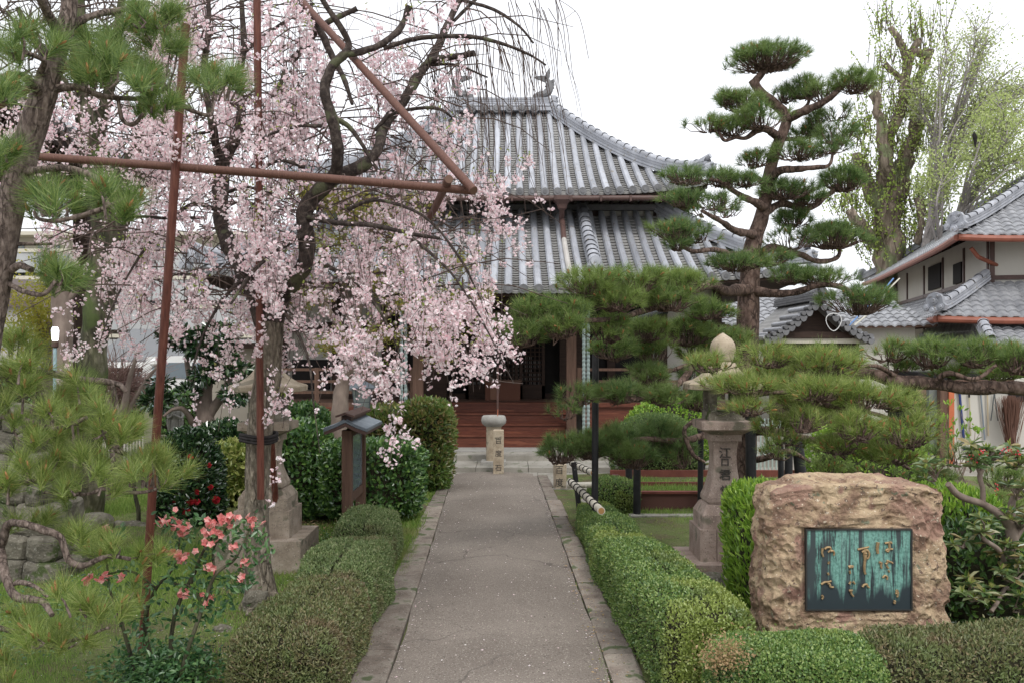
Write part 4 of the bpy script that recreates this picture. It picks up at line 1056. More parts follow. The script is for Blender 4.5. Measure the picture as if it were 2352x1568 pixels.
V[..., 2] += np.where(lv[:, None] > .8, .012*nz(V.reshape(-1, 3)*[1, 1, 0], 5).reshape(k, n)-.06*(np.abs(V[..., 0]-cx_)/.5)**4, 0)
mb = MB(); i = np.arange(k-1)[:, None]*n; j = np.arange(n)[None]; j2 = (j+1) % n
mb.add(V.reshape(-1, 3), np.stack([i+j, i+j2, i+n+j2, i+n+j], -1).reshape(-1, 4)); mb.build('boulder', M['rock'], rk, smooth=False)
yf = cy_-.24
pq = MB(); pq.box(plx0, plx1, yf-.012, yf+.03, plz0, plz1)
# the bevelled rim and the plate
pl_ = pq.build('plaque', M['plaque'], rk)
pl_.data.transform(__import__('mathutils').Matrix.Translation((0, 0, -plz0-.02))); pl_.location = (0, 0, plz0+.02)   # the streaks are measured from the plate's foot
OFF[pl_.name] = OFF[rk.name]+np.array((0, 0, plz0+.02))
mb = MB(); e = .007
for q in ((plx0-e, plx1+e, plz1, plz1+e), (plx0-e, plx1+e, plz0-e, plz0), (plx0-e, plx0, plz0, plz1), (plx1, plx1+e, plz0, plz1)): mb.box(q[0], q[1], yf-.02, yf+.02, q[2], q[3])
mb.build('rim', flat('dark_bronze', (.035, .035, .033), .5), pl_)
St = [([(1290, 330), (1278, 430), (1290, 510)], 19), ([(1400, 345), (1450, 338), (1500, 330), (1515, 350)], 11), ([(1468, 320), (1478, 420), (1455, 478), (1422, 462), (1455, 440), (1530, 440)], 11),
 ([(1305, 650), (1348, 665), (1340, 700), (1352, 750)], 14), ([(1415, 680), (1440, 660), (1445, 625), (1475, 640), (1520, 655), (1530, 670)], 11), ([(1445, 700), (1440, 725), (1468, 745)], 9), ([(1460, 780), (1480, 810)], 10),
 ([(1370, 900), (1400, 865), (1440, 885), (1440, 930)], 8), ([(960, 448), (1060, 425), (1145, 405)], 13), ([(1030, 488), (1090, 455), (1130, 470), (1148, 530), (1125, 590), (1090, 570), (1110, 530)], 14),
 ([(1080, 440), (1068, 520), (1080, 600), (1070, 700), (1072, 790), (1086, 840)], 17), ([(1055, 500), (1105, 515)], 22), ([(1040, 1045), (1060, 1015), (1110, 1003), (1122, 1035), (1152, 1058)], 8),
 ([(808, 722), (850, 712), (892, 715)], 9), ([(815, 735), (850, 730), (888, 728)], 7), ([(835, 790), (842, 835)], 7), ([(828, 1000), (850, 955)], 5), ([(888, 960), (918, 1000)], 7), ([(820, 1105), (880, 1100)], 9), ([(850, 1120), (862, 1160), (895, 1198)], 6),
 ([(392, 425), (383, 500), (405, 562)], 9), ([(425, 440), (465, 412), (515, 415), (518, 455), (480, 490)], 7), ([(518, 470), (560, 470), (580, 500), (572, 540)], 6), ([(497, 640), (485, 680)], 8), ([(478, 820), (490, 855)], 7),
 ([(368, 1005), (420, 970), (480, 965), (532, 950)], 9), ([(470, 980), (508, 1005), (520, 1045), (570, 1050)], 8), ([(378, 1180), (398, 1205), (380, 1240)], 5),
 ([(1578, 1115), (1622, 1105)], 7), ([(1574, 1152), (1632, 1140)], 7), ([(1598, 1090), (1612, 1190), (1592, 1202)], 7), ([(1545, 1270), (1572, 1280), (1550, 1300), (1575, 1312)], 6)]
mb = MB()
sx = (plx1-plx0)/1690.; sz = (plz1-plz0)/1265.
for s_, w_ in St:
    P = spline([(plx0+(a-140)*sx, yf-.017, plz1-(b-140)*sz) for a, b in s_], 4) if len(s_) > 2 else np.array([(plx0+(a-140)*sx, yf-.016, plz1-(b-140)*sz) for a, b in s_])
    r = np.maximum(w_*sx*1.35, .0058)*np.linspace(1.15, .85, len(P)); mb.tube(P, r, n=7)
mb.build('lettering', M['gold'], pl_)

# hundred-times stones, incense bowl
t = thing('inscribed_stone', 'square stone post with carved characters standing at the end of the path', 'stone post', A(1145, 0, 13.55)*[1, 1, 0], 'inscribed stone posts by the hall')
c = OFF[t.name]; mb = MB(); mb.lathe([(.078, -.02), (.078, .68), (.070, .69)], c, cham=.93); b = mb.build('post', M['cap_stone'], t)
for ch, z in zip('百度石', (.50, .31, .10)): text(ch, .105, (c[0]+.0, c[1]-.079, z), M['ink'], b, 'lettering', depth=.003)
t = thing('inscribed_stone', 'short weathered stone post with carved characters behind the bamboo rail', 'stone post', A(1286, 0, 12.3)*[1, 1, 0], 'inscribed stone posts by the hall')
c = OFF[t.name]; mb = MB(); mb.lathe([(.072, -.02), (.076, .33), (.066, .345)], c, cham=.9, rot=.2); b = mb.build('post', M['cap_stone'], t)
for ch, z in zip('百度', (.22, .05)): text(ch, .12, (c[0]-.012, c[1]-.080, z), M['ink'], b, 'lettering', depth=.003, yaw=.2)
c = np.array((A(1134, 0, 14.3)[0], 14.3, .088))
t = thing('incense_bowl', 'round stone incense bowl on a stone column before the timber steps', 'incense bowl', c)
mb = MB(); mb.box(c[0]-.19, c[0]+.19, c[1]-.19, c[1]+.19, .088, .15); mb.build('foot', M['granite_grey'], t)
mb = MB(); mb.lathe([(.118, .06), (.116, .55), (.12, .60)], c, n=22); mb.build('column', M['cap_stone'], t, smooth=True)
mb = MB(); mb.lathe([(.10, .585), (.14, .60), (.185, .64), (.198, .69), (.185, .745), (.165, .765), (.145, .762), (.13, .72), (.0, .71)], c, n=26); bw_ = mb.build('bowl', M['granite_grey'], t, smooth=True)
mb = MB(); mb.lathe([(.125, .72), (.06, .74), (.0, .745)], c, n=14); mb.build('ash', flat('ash', (.40, .39, .36), .9), bw_)
mb = MB(); mb.tube([c+np.array((.06, 0, .72)), c+np.array((.065, 0, .86))], .006, n=6); mb.build('incense_stick', M['orange'], bw_)
mb = MB(); p = A(1143, 0, 14.9); mb.tube([(p[0], 14.9, .17), (p[0], 14.9, 1.60)], .017, n=8); mb.box(p[0]-.06, p[0]+.06, 14.84, 14.96, .165, .19)
tag(mb.build('iron_rod', M['brown']), 'thin dark iron rod rising behind the incense bowl', 'rod')

# notice board
c = np.array((-1.53, 8.85, 0)); yb0, yb1 = 8.5, 9.25
t = thing('notice_board', 'narrow brown notice board with a little gabled roof beside the camellia hedge', 'notice board', c)
for y_ in (yb0, yb1):
    mb = MB(); mb.box(c[0]-.045, c[0]+.045, y_-.045, y_+.045, 0, 1.10); mb.build('post', M['wood_post'], t)
mb = MB(); mb.box(c[0]-.03, c[0]+.03, yb0+.045, yb1-.045, .42, .50); mb.box(c[0]-.03, c[0]+.03, yb0+.045, yb1-.045, 1.04, 1.10); mb.box(c[0]+.005, c[0]+.03, yb0+.045, yb0+.075, .5, 1.04); mb.box(c[0]+.005, c[0]+.03, yb1-.075, yb1-.045, .5, 1.04); mb.build('rail', M['wood_post'], t)
mb = MB(); mb.box(c[0]-.02, c[0]+.012, yb0+.06, yb1-.06, .50, 1.04); mb.build('panel', M['paper'], t)
mb = MB(); mb.box(c[0]+.018, c[0]+.024, yb0+.07, yb1-.07, .51, 1.03); mb.build('pane', M['glass'], t)
mb = MB()
def gab(mb, hw, dz, z, y0, y1, th):
    for sg in (-1, 1):
        V = [(c[0]+sg*x, y_, zz) for y_ in (y0, y1) for x, zz in ((0, z), (hw*.5, z-dz*.58), (hw, z-dz), (hw, z-dz-th), (hw*.5, z-dz*.58-th), (0, z-th))]
        mb.add(V, [(0, 1, 2, 3, 4, 5), (11, 10, 9, 8, 7, 6)]+[(k, 6+k, 6+(k+1) % 6, (k+1) % 6) for k in range(6)])
gab(mb, .20, .085, 1.20, yb0-.12, yb1+.12, .02)
for y_ in np.arange(yb0-.1, yb1+.1, .075):
    for sg in (-1, 1): mb.tube([(c[0]+sg*.01, y_, 1.203), (c[0]+sg*.1, y_, 1.155), (c[0]+sg*.2, y_, 1.12)], .010, n=5)
rf_ = mb.build('roof', M['grey_metal'], t)
mb = MB(); gab(mb, .19, .08, 1.175, yb0-.13, yb1+.13, .03); mb.build('fascia', M['brown'], rf_)
mb = MB(); mb.box(c[0]-.045, c[0]+.045, yb0-.06, yb1+.06, 1.18, 1.235); gab(mb, .085, .03, 1.275, yb0-.14, yb1+.14, .02); mb.build('ridge', M['brown'], rf_)
# path lantern
c = np.array((A(831, 0, 11.2)[0], 11.2, 0)); t = thing('garden_lamp', 'blue-grey metal garden lantern on a post behind the notice board', 'lamp', c)
mb = MB(); mb.tube([c, c+np.array((0, 0, 1.12))], .022, n=8); mb.build('post', M['rope'], t)
mb = MB(); mb.lathe([(.175, 1.385), (.172, 1.40), (.10, 1.44), (.045, 1.475), (.01, 1.49), (.012, 1.51), (.0, 1.52)], c, cham=.98, rot=.35); mb.build('roof', M['grey_metal'], t)
mb = MB(); mb.lathe([(.072, 1.16), (.098, 1.37)], c, cham=.98, rot=.35); mb.build('pane', flat('frosted', (.36, .41, .40), .3), t)
mb = MB(); mb.lathe([(.03, 1.10), (.085, 1.125), (.085, 1.15)], c, cham=.98, rot=.35)
for h_ in np.arange(4)*pi/2+pi/4+.35: mb.tube([c+np.array((cos(h_)*.105, sin(h_)*.105, 1.15)), c+np.array((cos(h_)*.138, sin(h_)*.138, 1.38))], .007, n=5)
for z_, s_ in ((1.22, .081), (1.30, .090)):
    mb.lathe([(s_, z_), (s_, z_+.008)], c, cham=.98, rot=.35)
mb.build('cage', M['grey_metal'], t)

# town lamp post and bits beyond the garden
Yl = 10.0; a = A(124, 0, Yl)*[1, 1, 0]; t = thing('street_lamp', 'pale blue lamp post with a lit white lamp at the head', 'lamp post', a)
z = A(0, 798, Yl)[2]; mb = MB(); mb.tube([a, a+np.array((.012, 0, z))], .02, n=8); mb.build('pole', flat('lamp_blue', (.36, .50, .54)), t)
a = a+np.array((.012, 0, 0)); mb = MB(); mb.lathe([(.028, z), (.036, z+.01), (.036, z+.06), (.03, z+.075)], a, n=12); mb.build('collar', M['brown'], t)
mb = MB(); mb.lathe([(.028, z+.075), (.035, z+.11), (.038, z+.19), (.027, z+.22), (.0, z+.225)], a, n=12); mb.build('lamp', glow('lamp_glow', (.9, .92, 1), 5), t)
t = thing('street_lamp', 'second pale blue post standing before the concrete gatepost', 'lamp post', A(354, 0, 20)*[1, 1, 0])
mb = MB(); a = A(354, 0, 20)*[1, 1, 0]; mb.tube([a, a+np.array((0, 0, A(0, 840, 20)[2]))], .045, n=8); mb.build('pole', flat('lamp_blue2', (.36, .50, .54)), t)
mb = MB(); mb.lathe([(.06, A(0, 840, 20)[2]), (.10, A(0, 835, 20)[2]), (.1, A(0, 828, 20)[2]), (0, A(0, 822, 20)[2])], a, n=10); mb.build('cap', M['white'], t)
t = thing('gatepost', 'square beige concrete gatepost with a low wall beside it', 'gatepost', A(342, 0, 13.2)*[1, 1, 0])
mb = MB(); rect(mb, 331, 352, 941, 1110, 13.2, .2); mb.build('post', M['plaster_beige'], t)
mb = MB(); rect(mb, 352, 450, 1000, 1110, 13.3, .2); rect(mb, 352, 520, 1040, 1110, 13.15, .12); mb.build('wall', M['stone'], t)
t = thing('iron_fence', 'low black railing between the trunks and the gatepost', 'fence', A(300, 0, 13.2)*[1, 1, 0])
mb = MB()
for px in range(246, 332, 7): rect(mb, px, px+1.6, 982, 1095, 13.25, .012)
mb.build('bars', M['rope'], t); mb = MB(); rect(mb, 244, 331, 978, 982, 13.24, .03); rect(mb, 244, 331, 1084, 1087, 13.24, .03); mb.build('rail', M['rope'], t)
# parked white van with a red stripe, seen through the trees
c = A(428, 0, 24)*[1, 1, 0]; t = thing('parked_van', 'white parked van with a red lower side beyond the statue', 'van', c)
mb = MB(); prof = [(-1.2, .25), (-1.2, 1.0), (-.95, 1.15), (-.75, 1.75), (1.3, 1.8), (1.5, 1.6), (1.5, .25)]
V = [(c[0]+x, 24+y_, z) for y_ in (-.7, .7) for x, z in prof]; mb.add(V, [tuple(range(7)), tuple(range(7, 14))[::-1]]+[(k, 7+k, 7+(k+1) % 7, (k+1) % 7) for k in range(7)]); mb.build('body', M['white'], t)
mb = MB(); mb.box(c[0]-.6, c[0]+.3, 23.28, 23.295, 1.2, 1.6); mb.box(c[0]+.4, c[0]+1.2, 23.28, 23.295, 1.2, 1.6); mb.build('window', M['glass'], t)
mb = MB(); mb.box(c[0]-1.2, c[0]+1.5, 23.27, 23.29, .45, .85); mb.build('red_panel', flat('van_red', (.65, .05, .06), .4), t)
for x in (-.8, 1.0):
    mb = MB(); ring = [(c[0]+x+cos(h)*.28, 23.24+o_, .28+sin(h)*.28) for o_ in (0, .2) for h in np.arange(14)*2*pi/14]
    mb.add(ring, [tuple(range(14)), tuple(range(14, 28))[::-1]]+[(k, (k+1) % 14, 14+(k+1) % 14, 14+k) for k in range(14)]); mb.build('wheel', M['rope'], t)

# praying statue on the wall: robed figure with joined hands
Yst = 12.7
b = A(404, 1003, Yst); t = thing('statue', 'small grey stone statue of a robed figure with joined hands', 'statue', b)
def ell(rows, c, n=20, fold=.0):
    V = []
    for (z, rx, ry, dx, dy) in rows:
        th = np.arange(n)*2*pi/n; rr = 1+fold*np.sin(th*7+z*9)
        V.append(np.stack([c[0]+dx+np.cos(th)*rx*rr, c[1]+dy+np.sin(th)*ry*rr, np.full(n, c[2]+z)], 1))
    return np.array(V)
mb = MB(); R = ell([(.0, .085, .06, 0, 0), (.05, .08, .06, 0, 0), (.16, .075, .055, 0, 0), (.24, .068, .052, 0, 0), (.29, .066, .05, 0, 0), (.34, .078, .055, 0, 0), (.38, .082, .052, 0, 0), (.405, .06, .045, 0, 0), (.415, .024, .024, 0, 0), (.43, .024, .026, 0, -.002), (.44, .034, .036, 0, -.004), (.465, .039, .042, 0, -.004), (.49, .035, .038, 0, 0), (.505, .022, .026, 0, .004), (.52, .02, .02, 0, .008), (.535, .006, .006, 0, .008)], b, fold=.05)
n = 20; K = len(R); i = np.arange(K-1)[:, None]*n; j = np.arange(n)[None]; j2 = (j+1) % n
mb.add(R.reshape(-1, 3), np.stack([i+j, i+j2, i+n+j2, i+n+j], -1).reshape(-1, 4))
for sg in (-1, 1):
    mb.tube(spline([b+np.array((sg*.075, 0, .385)), b+np.array((sg*.10, -.01, .31)), b+np.array((sg*.085, -.045, .27)), b+np.array((sg*.01, -.08, .315))], 4), np.linspace(.026, .015, 13), n=8)
    mb.tube([b+np.array((sg*.006, -.082, .30)), b+np.array((sg*.004, -.088, .335)), b+np.array((sg*.002, -.088, .36))], [.013, .012, .004], n=7)
    for k in range(2): mb.tube([b+np.array((sg*(.095-k*.03), -.03, .29)), b+np.array((sg*(.10-k*.02), -.035, .2)), b+np.array((sg*(.085-k*.03), -.03, .06))], [.014, .02, .006], n=6)
mb.add(*[x for x in (ell([(.455, .008, .01, 0, -.045), (.47, .004, .006, 0, -.046)], b, 6).reshape(-1, 3), [(k, (k+1) % 6, 6+(k+1) % 6, 6+k) for k in range(6)])])
mb.build('figure', M['granite_grey'], t, smooth=True)
mb = MB(); mb.lathe([(.11, -.06), (.11, -.02), (.09, 0)], b, n=8); mb.build('pedestal', M['granite_grey'], t)
mb = MB(); mb.box(b[0]-.35, b[0]+.35, Yst-.2, Yst+.3, -.05, b[2]-.06); tag(mb.build('stone_plinth', M['stone']), 'rough stone plinth under the small praying statue', 'plinth')

# bamboo rails with rope bindings
def bamboo(a, b_, r, lb, seed, ties):
    a = np.array(a, float); b_ = np.array(b_, float); t = thing('bamboo_rail', lb, 'rail', (a+b_)/2, 'bamboo rails beside the clipped hedge')
    L = np.linalg.norm(b_-a); n = max(3, int(L/.18)); P = []; R = []
    for k in range(n):
        for f, q in ((0, 1.04), (.06, 1), (.94, 1), (1, 1.04)): P.append(a+(b_-a)*(k+f)/n*.999); R.append(r*q)
    mb = MB(); mb.tube(P, R, n=12); o = mb.build('culm', M['bamboo'], t, smooth=True)
    mb = MB(); d = nrm(b_-a); mb.tube([a+d*-.001, a+d*-.004], [r*.8, r*.8], n=12); mb.build('cut_end', M['orange'] if False else flat('cut_bamboo', (.36, .20, .08)), o)
    mb = MB()
    for k in range(ties):
        c = a+(b_-a)*((k+.7)/ties*.95+.03); d = nrm(b_-a+np.array((.0, 0, .0)))
        th = np.linspace(0, 2*pi, 12); s = nrm(np.cross(d, (0, 0, 1))); u = np.cross(s, d)
        for q in (-.012, 0, .012): mb.tube([c+d*(q+.02*sin(x))+s*cos(x)*r*1.08+u*sin(x)*r*1.08 for x in th], .0055, n=5)
    mb.build('rope_binding', M['rope'], t)
    return t
bamboo(A(1381, 1172, 8.0), A(1310, 1104, 10.2), .034, 'white bamboo pole bound with black rope resting on the clipped hedge', 1, 9)
bamboo(A(1362, 1085, 10.3), A(1312, 1062, 12.0), .034, 'far bamboo pole bound with black rope behind the black prop', 2, 6)
bamboo(A(1368, 1112, 10.2), A(1303, 1114, 10.25), .034, 'short bare bamboo crosspiece joining the two roped poles', 3, 1)
mb = MB(); a = A(1308, 1140, 10.25); mb.beam(a*[1, 1, 0], a+np.array((0, 0, .12)), .04, .04); tag(mb.build('stake', M['rope']), 'short dark stake under the end of the roped bamboo', 'stake')

# black props under the pine limbs
Prs = [((1368, 775), (1366, 1240), 8.9, .033, 'tallest black prop rising from the clipped hedge to the pine branch'),
       ((1318, 1063), (1332, 1112), 10.5, .03, 'short slanting black prop by the bamboo rails'),
       ((1444, 1040), (1446, 1178), 10.9, .042, 'black prop standing just behind the doubled pair near the raised bed'),
       ((1463, 1010), (1463, 1200), 10.2, .042, 'thick black prop in front of the brick raised bed'),
       ((1610, 990), (1608, 1180), 10.4, .033, 'black prop just beside the shaft of the carved stone lantern'),
       ((1724, 950), (1726, 1190), 9.4, .055, 'thickest black prop against the big pine trunk'),
       ((1793, 1010), (1795, 1190), 10.6, .035, 'slim black prop half hidden by the big ochre boulder'),
       ((1812, 985), (1810, 1190), 10.0, .045, 'upright black prop beyond the ochre boulder'),
       ((1826, 950), (1852, 1200), 9.4, .06, 'slanting black prop crossing behind the ochre boulder')]
for (a, b_, Y, r, lb) in Prs:
    gb = A(b_[0], 0, Y)*[1, 1, 0]; ta = A(a[0], a[1], Y); t = thing('prop_pole', lb, 'prop', gb, 'black props under the pine limbs')
    mb = MB(); mb.tube([gb-np.array((0, 0, .05)), ta], r, n=12); mb.build('pole', M['black_pole'], t, smooth=True)
    mb = MB(); mb.tube([ta-np.array((0, 0, .04)), ta+np.array((0, 0, .01))], r*1.08, n=12); mb.build('cap', M['rope'], t)
mb = MB(); mb.tube([A(1443, 742, 9.0), A(1530, 715, 9.2)], .035, n=10); tag(mb.build('prop_beam', M['black_pole']), 'black sloping beam held up inside the low pine boughs', 'prop')

# raised bed
t = thing('raised_bed', 'long raised garden bed edged in red brick beyond the grass', 'planter', (2.0, 11.2, 0))
mb = MB(); mb.box(1.35, 5.2, 10.62, 10.70, -.02, .19); mb.box(1.35, 1.43, 10.70, 12.4, -.02, .19); mb.box(5.1, 5.2, 10.7, 12.4, -.02, .19); mb.build('wall', flat('bed_wall', (.115, .055, .045), .9), t)
mb = MB(); mb.box(1.33, 5.22, 10.59, 10.69, .19, .215); mb.box(1.45, 5.1, 11.5, 11.54, .10, .20); mb.box(1.33, 5.22, 12.36, 12.42, .12, .24); mb.build('rim', M['brick'], t)
mb = MB(); mb.box(1.43, 5.1, 10.7, 12.4, 0, .15); mb.build('soil', M['ground'], t)
mb = MB(); mb.box(1.3, 5, 10.05, 10.2, -.02, .03); struct(mb.build('stepping_stones', M['step'], base=(0, 0, 0)))
for (px, py, Y, fl, lb) in ((1560, 1092, 12.7, 1, 'black plastic pot of pink flowers behind the raised bed'), (1605, 1096, 12.9, 0, 'black pot with a leafless seedling beside the pink flowers'), (1520, 1094, 12.6, 0, 'small dark pot of green leaves near the pink flowering pot')):
    b = A(px, py, Y)*[1, 1, 0]; t = thing('potted_plant', lb, 'potted plant', b, 'pots behind the raised bed')
    mb = MB(); mb.lathe([(.07, 0), (.10, .16), (.105, .17), (.09, .16)], b+np.array((0, 0, .1)), n=14); mb.build('pot', M['rope'], t)
    mb = MB(); n = 70; C = b+np.array((0, 0, .26))+rng.normal(size=(n, 3))*.02; mb.leaves(C, rng.normal(size=(n, 3))+np.array((0, 0, .9)), rng.normal(size=(n, 3)), rng.uniform(.10, .22, n), .03); mb.build('leaves', M['bright_leaf'] if fl else M['mixed_leaf'], t)
    if fl:
        mb = MB(); n = 60; C = b+np.array((0, 0, .44))+rng.normal(size=(n, 3))*.05; mb.leaves(C, rng.normal(size=(n, 3)), rng.normal(size=(n, 3)), .05, .04); mb.build('flowers', M['quince_bloom'], t)
t = thing('wire_fence', 'pale green thin metal fence behind the lantern and the boulder', 'fence', (A(1770, 0, 13.5)[0], 13.5, 0))
for k, px in enumerate(range(1738, 1800, 9)):
    mb = MB(); a = A(px, 960, 13.5); mb.tube([a*[1, 1, 0], a], .012, n=6); mb.build('bar', flat('fence_green', (.40, .48, .44)) if k == 0 else bpy.data.materials['fence_green'], t)
mb = MB(); mb.tube([A(1736, 975, 13.5), A(1800, 975, 13.5)], .010, n=6); mb.tube([A(1736, 1080, 13.5), A(1800, 1080, 13.5)], .010, n=6); mb.build('rail', bpy.data.materials['fence_green'], t)
# hose reel box and timber beyond the boulder
b = A(2212, 1192, 8.6); t = thing('hose_reel', 'white hose reel box with a round blue front beyond the boulder', 'hose reel', b)
mb = MB(); rect(mb, 2192, 2230, 1164, 1194, 8.6, .16); mb.build('box', M['white'], t)
mb = MB(); q = A(2213, 1178, 8.59)
ring = [(q[0]+cos(h)*r, 8.59-o_, q[2]+sin(h)*r) for o_, r in ((0, .055), (.03, .055), (.03, .02), (.01, .018)) for h in np.arange(16)*pi/8]
mb.add(ring, [(i_*16+k, i_*16+(k+1) % 16, i_*16+16+(k+1) % 16, i_*16+16+k) for i_ in range(3) for k in range(16)]+[tuple(range(48, 64))]); mb.build('disc', flat('reel_blue', (.07, .20, .52), .4), t)
mb = MB(); rect(mb, 2090, 2352, 1196, 1206, 8.5, .35); rect(mb, 2185, 2235, 1206, 1290, 8.6, .3); rect(mb, 2300, 2345, 1206, 1290, 8.6, .3)
tag(mb.build('bench', M['wood_post']), 'low grey timber bench carrying the blue hose reel', 'bench')

# brown support poles of the cherry tree
def pole(lb, a, b_, r, m='pole', extra=None):
    a = np.array(a, float); b_ = np.array(b_, float); t = thing('support_pole', lb, 'support pole', a, 'brown poles propping the cherry tree')
    mb = MB(); mb.tube([a, a+(b_-a)*.33+rng.normal(size=3)*.004, a+(b_-a)*.66+rng.normal(size=3)*.004, b_], r, n=16); mb.build('pole', M[m], t, smooth=True)
    mb = MB(); d = nrm(b_-a); mb.tube([b_+d*.001, b_+d*.003], [r*.93, r*.93], n=16); mb.build('cut_end', flat('cut_wood_%d' % len(OFF), (.15, .085, .06)), t)
    return t
pole('tall leaning red-brown pole standing in the lawn by the salmon flowers', G(325, 1512)-np.array((0, 0, .05)), A(426, 57, 5.1), .0245, 'pole_red')
pole('long near-horizontal brown pole running from the pine trunk across the blossom', A(60, 358, 5.25), A(1092, 439, 5.05), .0235)
pole('sloping brown pole coming down through the upper branches to the horizontal pole', A(640, -55, 6.9), A(1088, 438, 4.95), .0245)
pole('short cross pole with a round sawn end above the horizontal pole', A(985, 500, 6.6), A(1031, 412, 4.9), .0235)
pole('upright red-brown pole tied with black cord against the cherry trunk', A(599, 1145, 6.35), A(590, -30, 6.2), .025, 'pole_red')
pole('thin slanting red-brown pole between the cherry trunk and the weathered lantern', A(643, 1290, 7.9)*[1, 1, 0], A(610, 840, 7.2), .026, 'pole_red')
pole('pale brown pole slanting behind the upper part of the pine trunk', A(-60, 275, 5.6), A(200, 128, 5.4), .027)
mb = MB()
for dz in (0, .02, .04):
    th = np.linspace(0, 2*pi, 18); q = A(596, 1010, 6.5); mb.tube([(q[0]+cos(x)*.125, q[1]-.02+sin(x)*.16, q[2]+dz+.01*sin(x*2)) for x in th], .012, n=6)
tag(mb.build('binding_cord', M['rope']), 'black cord binding the upright pole to the cherry trunk', 'cord')

# stone wall of stacked field stones
t = thing('stone_wall', 'leaning wall of big rough field stones at the edge of the lawn', 'stone wall', (-4.6, 7.5, 0))
mb = MB(); r = np.random.default_rng(12); z = -.02; row = 0
while z < 1.22:
    h = r.uniform(.17, .26); xr2 = -3.50-.42*z/1.2; x = -7.5+r.uniform(-.2, 0); tl = -.10
    while x < xr2-.08:
        w = r.uniform(.20, .46); w = min(w, xr2-x) if xr2-x-w > .1 else xr2-x
        for yk in (0, 1):
            c = (x+w/2, 7.2+.20*z+(x+3.5)*-.12+yk*.32, z+h/2+(x-xr2)*-.06)
            mb.add(*rockmesh(c, w/2*1.0, .19, h/2*1.02, seed=r.integers(999), n=20, rough=.07, sharp=5, tilt=tl))
        x += w
    z += h*.95; row += 1
mb.build('stones', M['stone'], t)
mb = MB(); mb.box(-7.6, -4.0, 7.42, 7.7, -.1, 1.05); mb.build('packing', M['ground'], t)

# ------------------------------------------------------------------ hedges and shrubs
SUPE = lambda a, e: np.sign(a)*np.abs(a)**e
def hedge(name, label, cat, rows, n, L, W, leaf, grp=None, parts=(), e=.42, bulge=.03, out=.5, endp=.16, extra=None):
    """rows of (X, Y, half width, height): clipped hedge along a centre line"""
    Rr = spline(rows, 8); S = np.concatenate([[0], np.cumsum(np.linalg.norm(np.diff(Rr[:, :2], axis=0), axis=1))]); tot = S[-1]
    tan = nrm(np.gradient(Rr[:, :2], axis=0))
    def surf(l, th, k=1.0):
        g = lambda a: np.interp(l, S, a)
        x, y, hw, h = (g(Rr[:, i]) for i in range(4)); tx, ty = g(tan[:, 0]), g(tan[:, 1])
        ed = np.clip(np.minimum(l, tot-l)/endp, 0, 1); ee = (1-(1-ed)**3)**.5
        a = SUPE(np.cos(th), e)*hw*(.55+.45*ee)*k; b = np.abs(np.sin(th))**e*h*(.8+.2*ee)*k
        P = np.stack([x+ty*a, y-tx*a, b], 1); q = bulge*(nz(P, 4)+.5*nz(P, 11))
        N = np.stack([ty*np.cos(th), -tx*np.cos(th), np.sin(th)*.9], 1)
        return P+N*q[:, None], nrm(N)
    t = thing(name, label, cat, (*Rr[len(Rr)//2, :2], 0), grp)
    th = np.linspace(0, pi, 30); ls = np.linspace(.06, tot-.06, max(10, int(tot/.08)))
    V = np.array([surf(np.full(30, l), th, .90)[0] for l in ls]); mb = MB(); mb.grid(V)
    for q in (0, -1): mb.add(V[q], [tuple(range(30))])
    mb.build('dark_core', M['core'], t)  # added solid dark core behind the leaves, not modelled branches
    # even spread over the cross-section outline
    lut_t = np.linspace(0, pi, 400); c = np.stack([SUPE(np.cos(lut_t), e)*np.mean(Rr[:, 2]), np.abs(np.sin(lut_t))**e*np.mean(Rr[:, 3])], 1)
    cl_ = np.concatenate([[0], np.cumsum(np.linalg.norm(np.diff(c, axis=0), axis=1))]); cl_ /= cl_[-1]
    dens = 1.0
    def smp(m):
        l = rng.uniform(0, tot, m); th = np.interp(rng.uniform(0, 1, m), cl_, lut_t)
        return l, th
    l, th = smp(n); P, N = surf(l, th, 1.0)
    # the two ends
    ne = int(n*.2); hw0 = np.where(rng.random(ne) < .5, 0, tot); s = rng.uniform(0, 1, ne)**.5; l2 = hw0; P2, N2 = surf(np.abs(hw0-rng.uniform(0, .03, ne)), np.interp(rng.uniform(0, 1, ne), cl_, lut_t), 1.0)
    cx2 = np.interp(hw0, S, Rr[:, 0]); cy2 = np.interp(hw0, S, Rr[:, 1]); ch2 = np.interp(hw0, S, Rr[:, 3])*.35
    Cc = np.stack([cx2, cy2, ch2], 1); P2 = Cc+(P2-Cc)*s[:, None]; tx = np.where(hw0 == 0, -1, 1)[:, None]; tg = np.stack([np.interp(hw0, S, tan[:, 0]), np.interp(hw0, S, tan[:, 1]), hw0*0], 1)*tx
    P = np.vstack([P, P2]); N = np.vstack([N, tg+.1])
    P = P-N*rng.uniform(0, 1, len(P))[:, None]**2*.05+rng.normal(size=P.shape)*L*.25
    st_ = rng.random(len(P)) < .012; P[st_] += N[st_]*rng.uniform(.0, .05, (st_.sum(), 1))
    P[:, 2] = np.maximum(P[:, 2], .02)
    D = nrm(N*out+np.array((0, 0, .35))+rng.normal(size=P.shape)*.55)
    mb = MB(); mb.leaves(P, D, nrm(N+rng.normal(size=P.shape)*.5), L*rng.uniform(.7, 1.25, len(P)), W*rng.uniform(.8, 1.2, len(P)))
    f = mb.build('foliage', M[leaf], t)
    # bare twigs showing through
    m = int(n*.02); l, th = smp(m); P, N = surf(l, th, .93)
    mb = MB(); D = nrm(N+rng.normal(size=P.shape)*.7); mb.strands(np.stack([P-N*.05, P, P+D*L*1.6], 1), .0016); mb.build('twigs', M['twig'], t)
    if extra: extra(t, surf, tot)
    return t

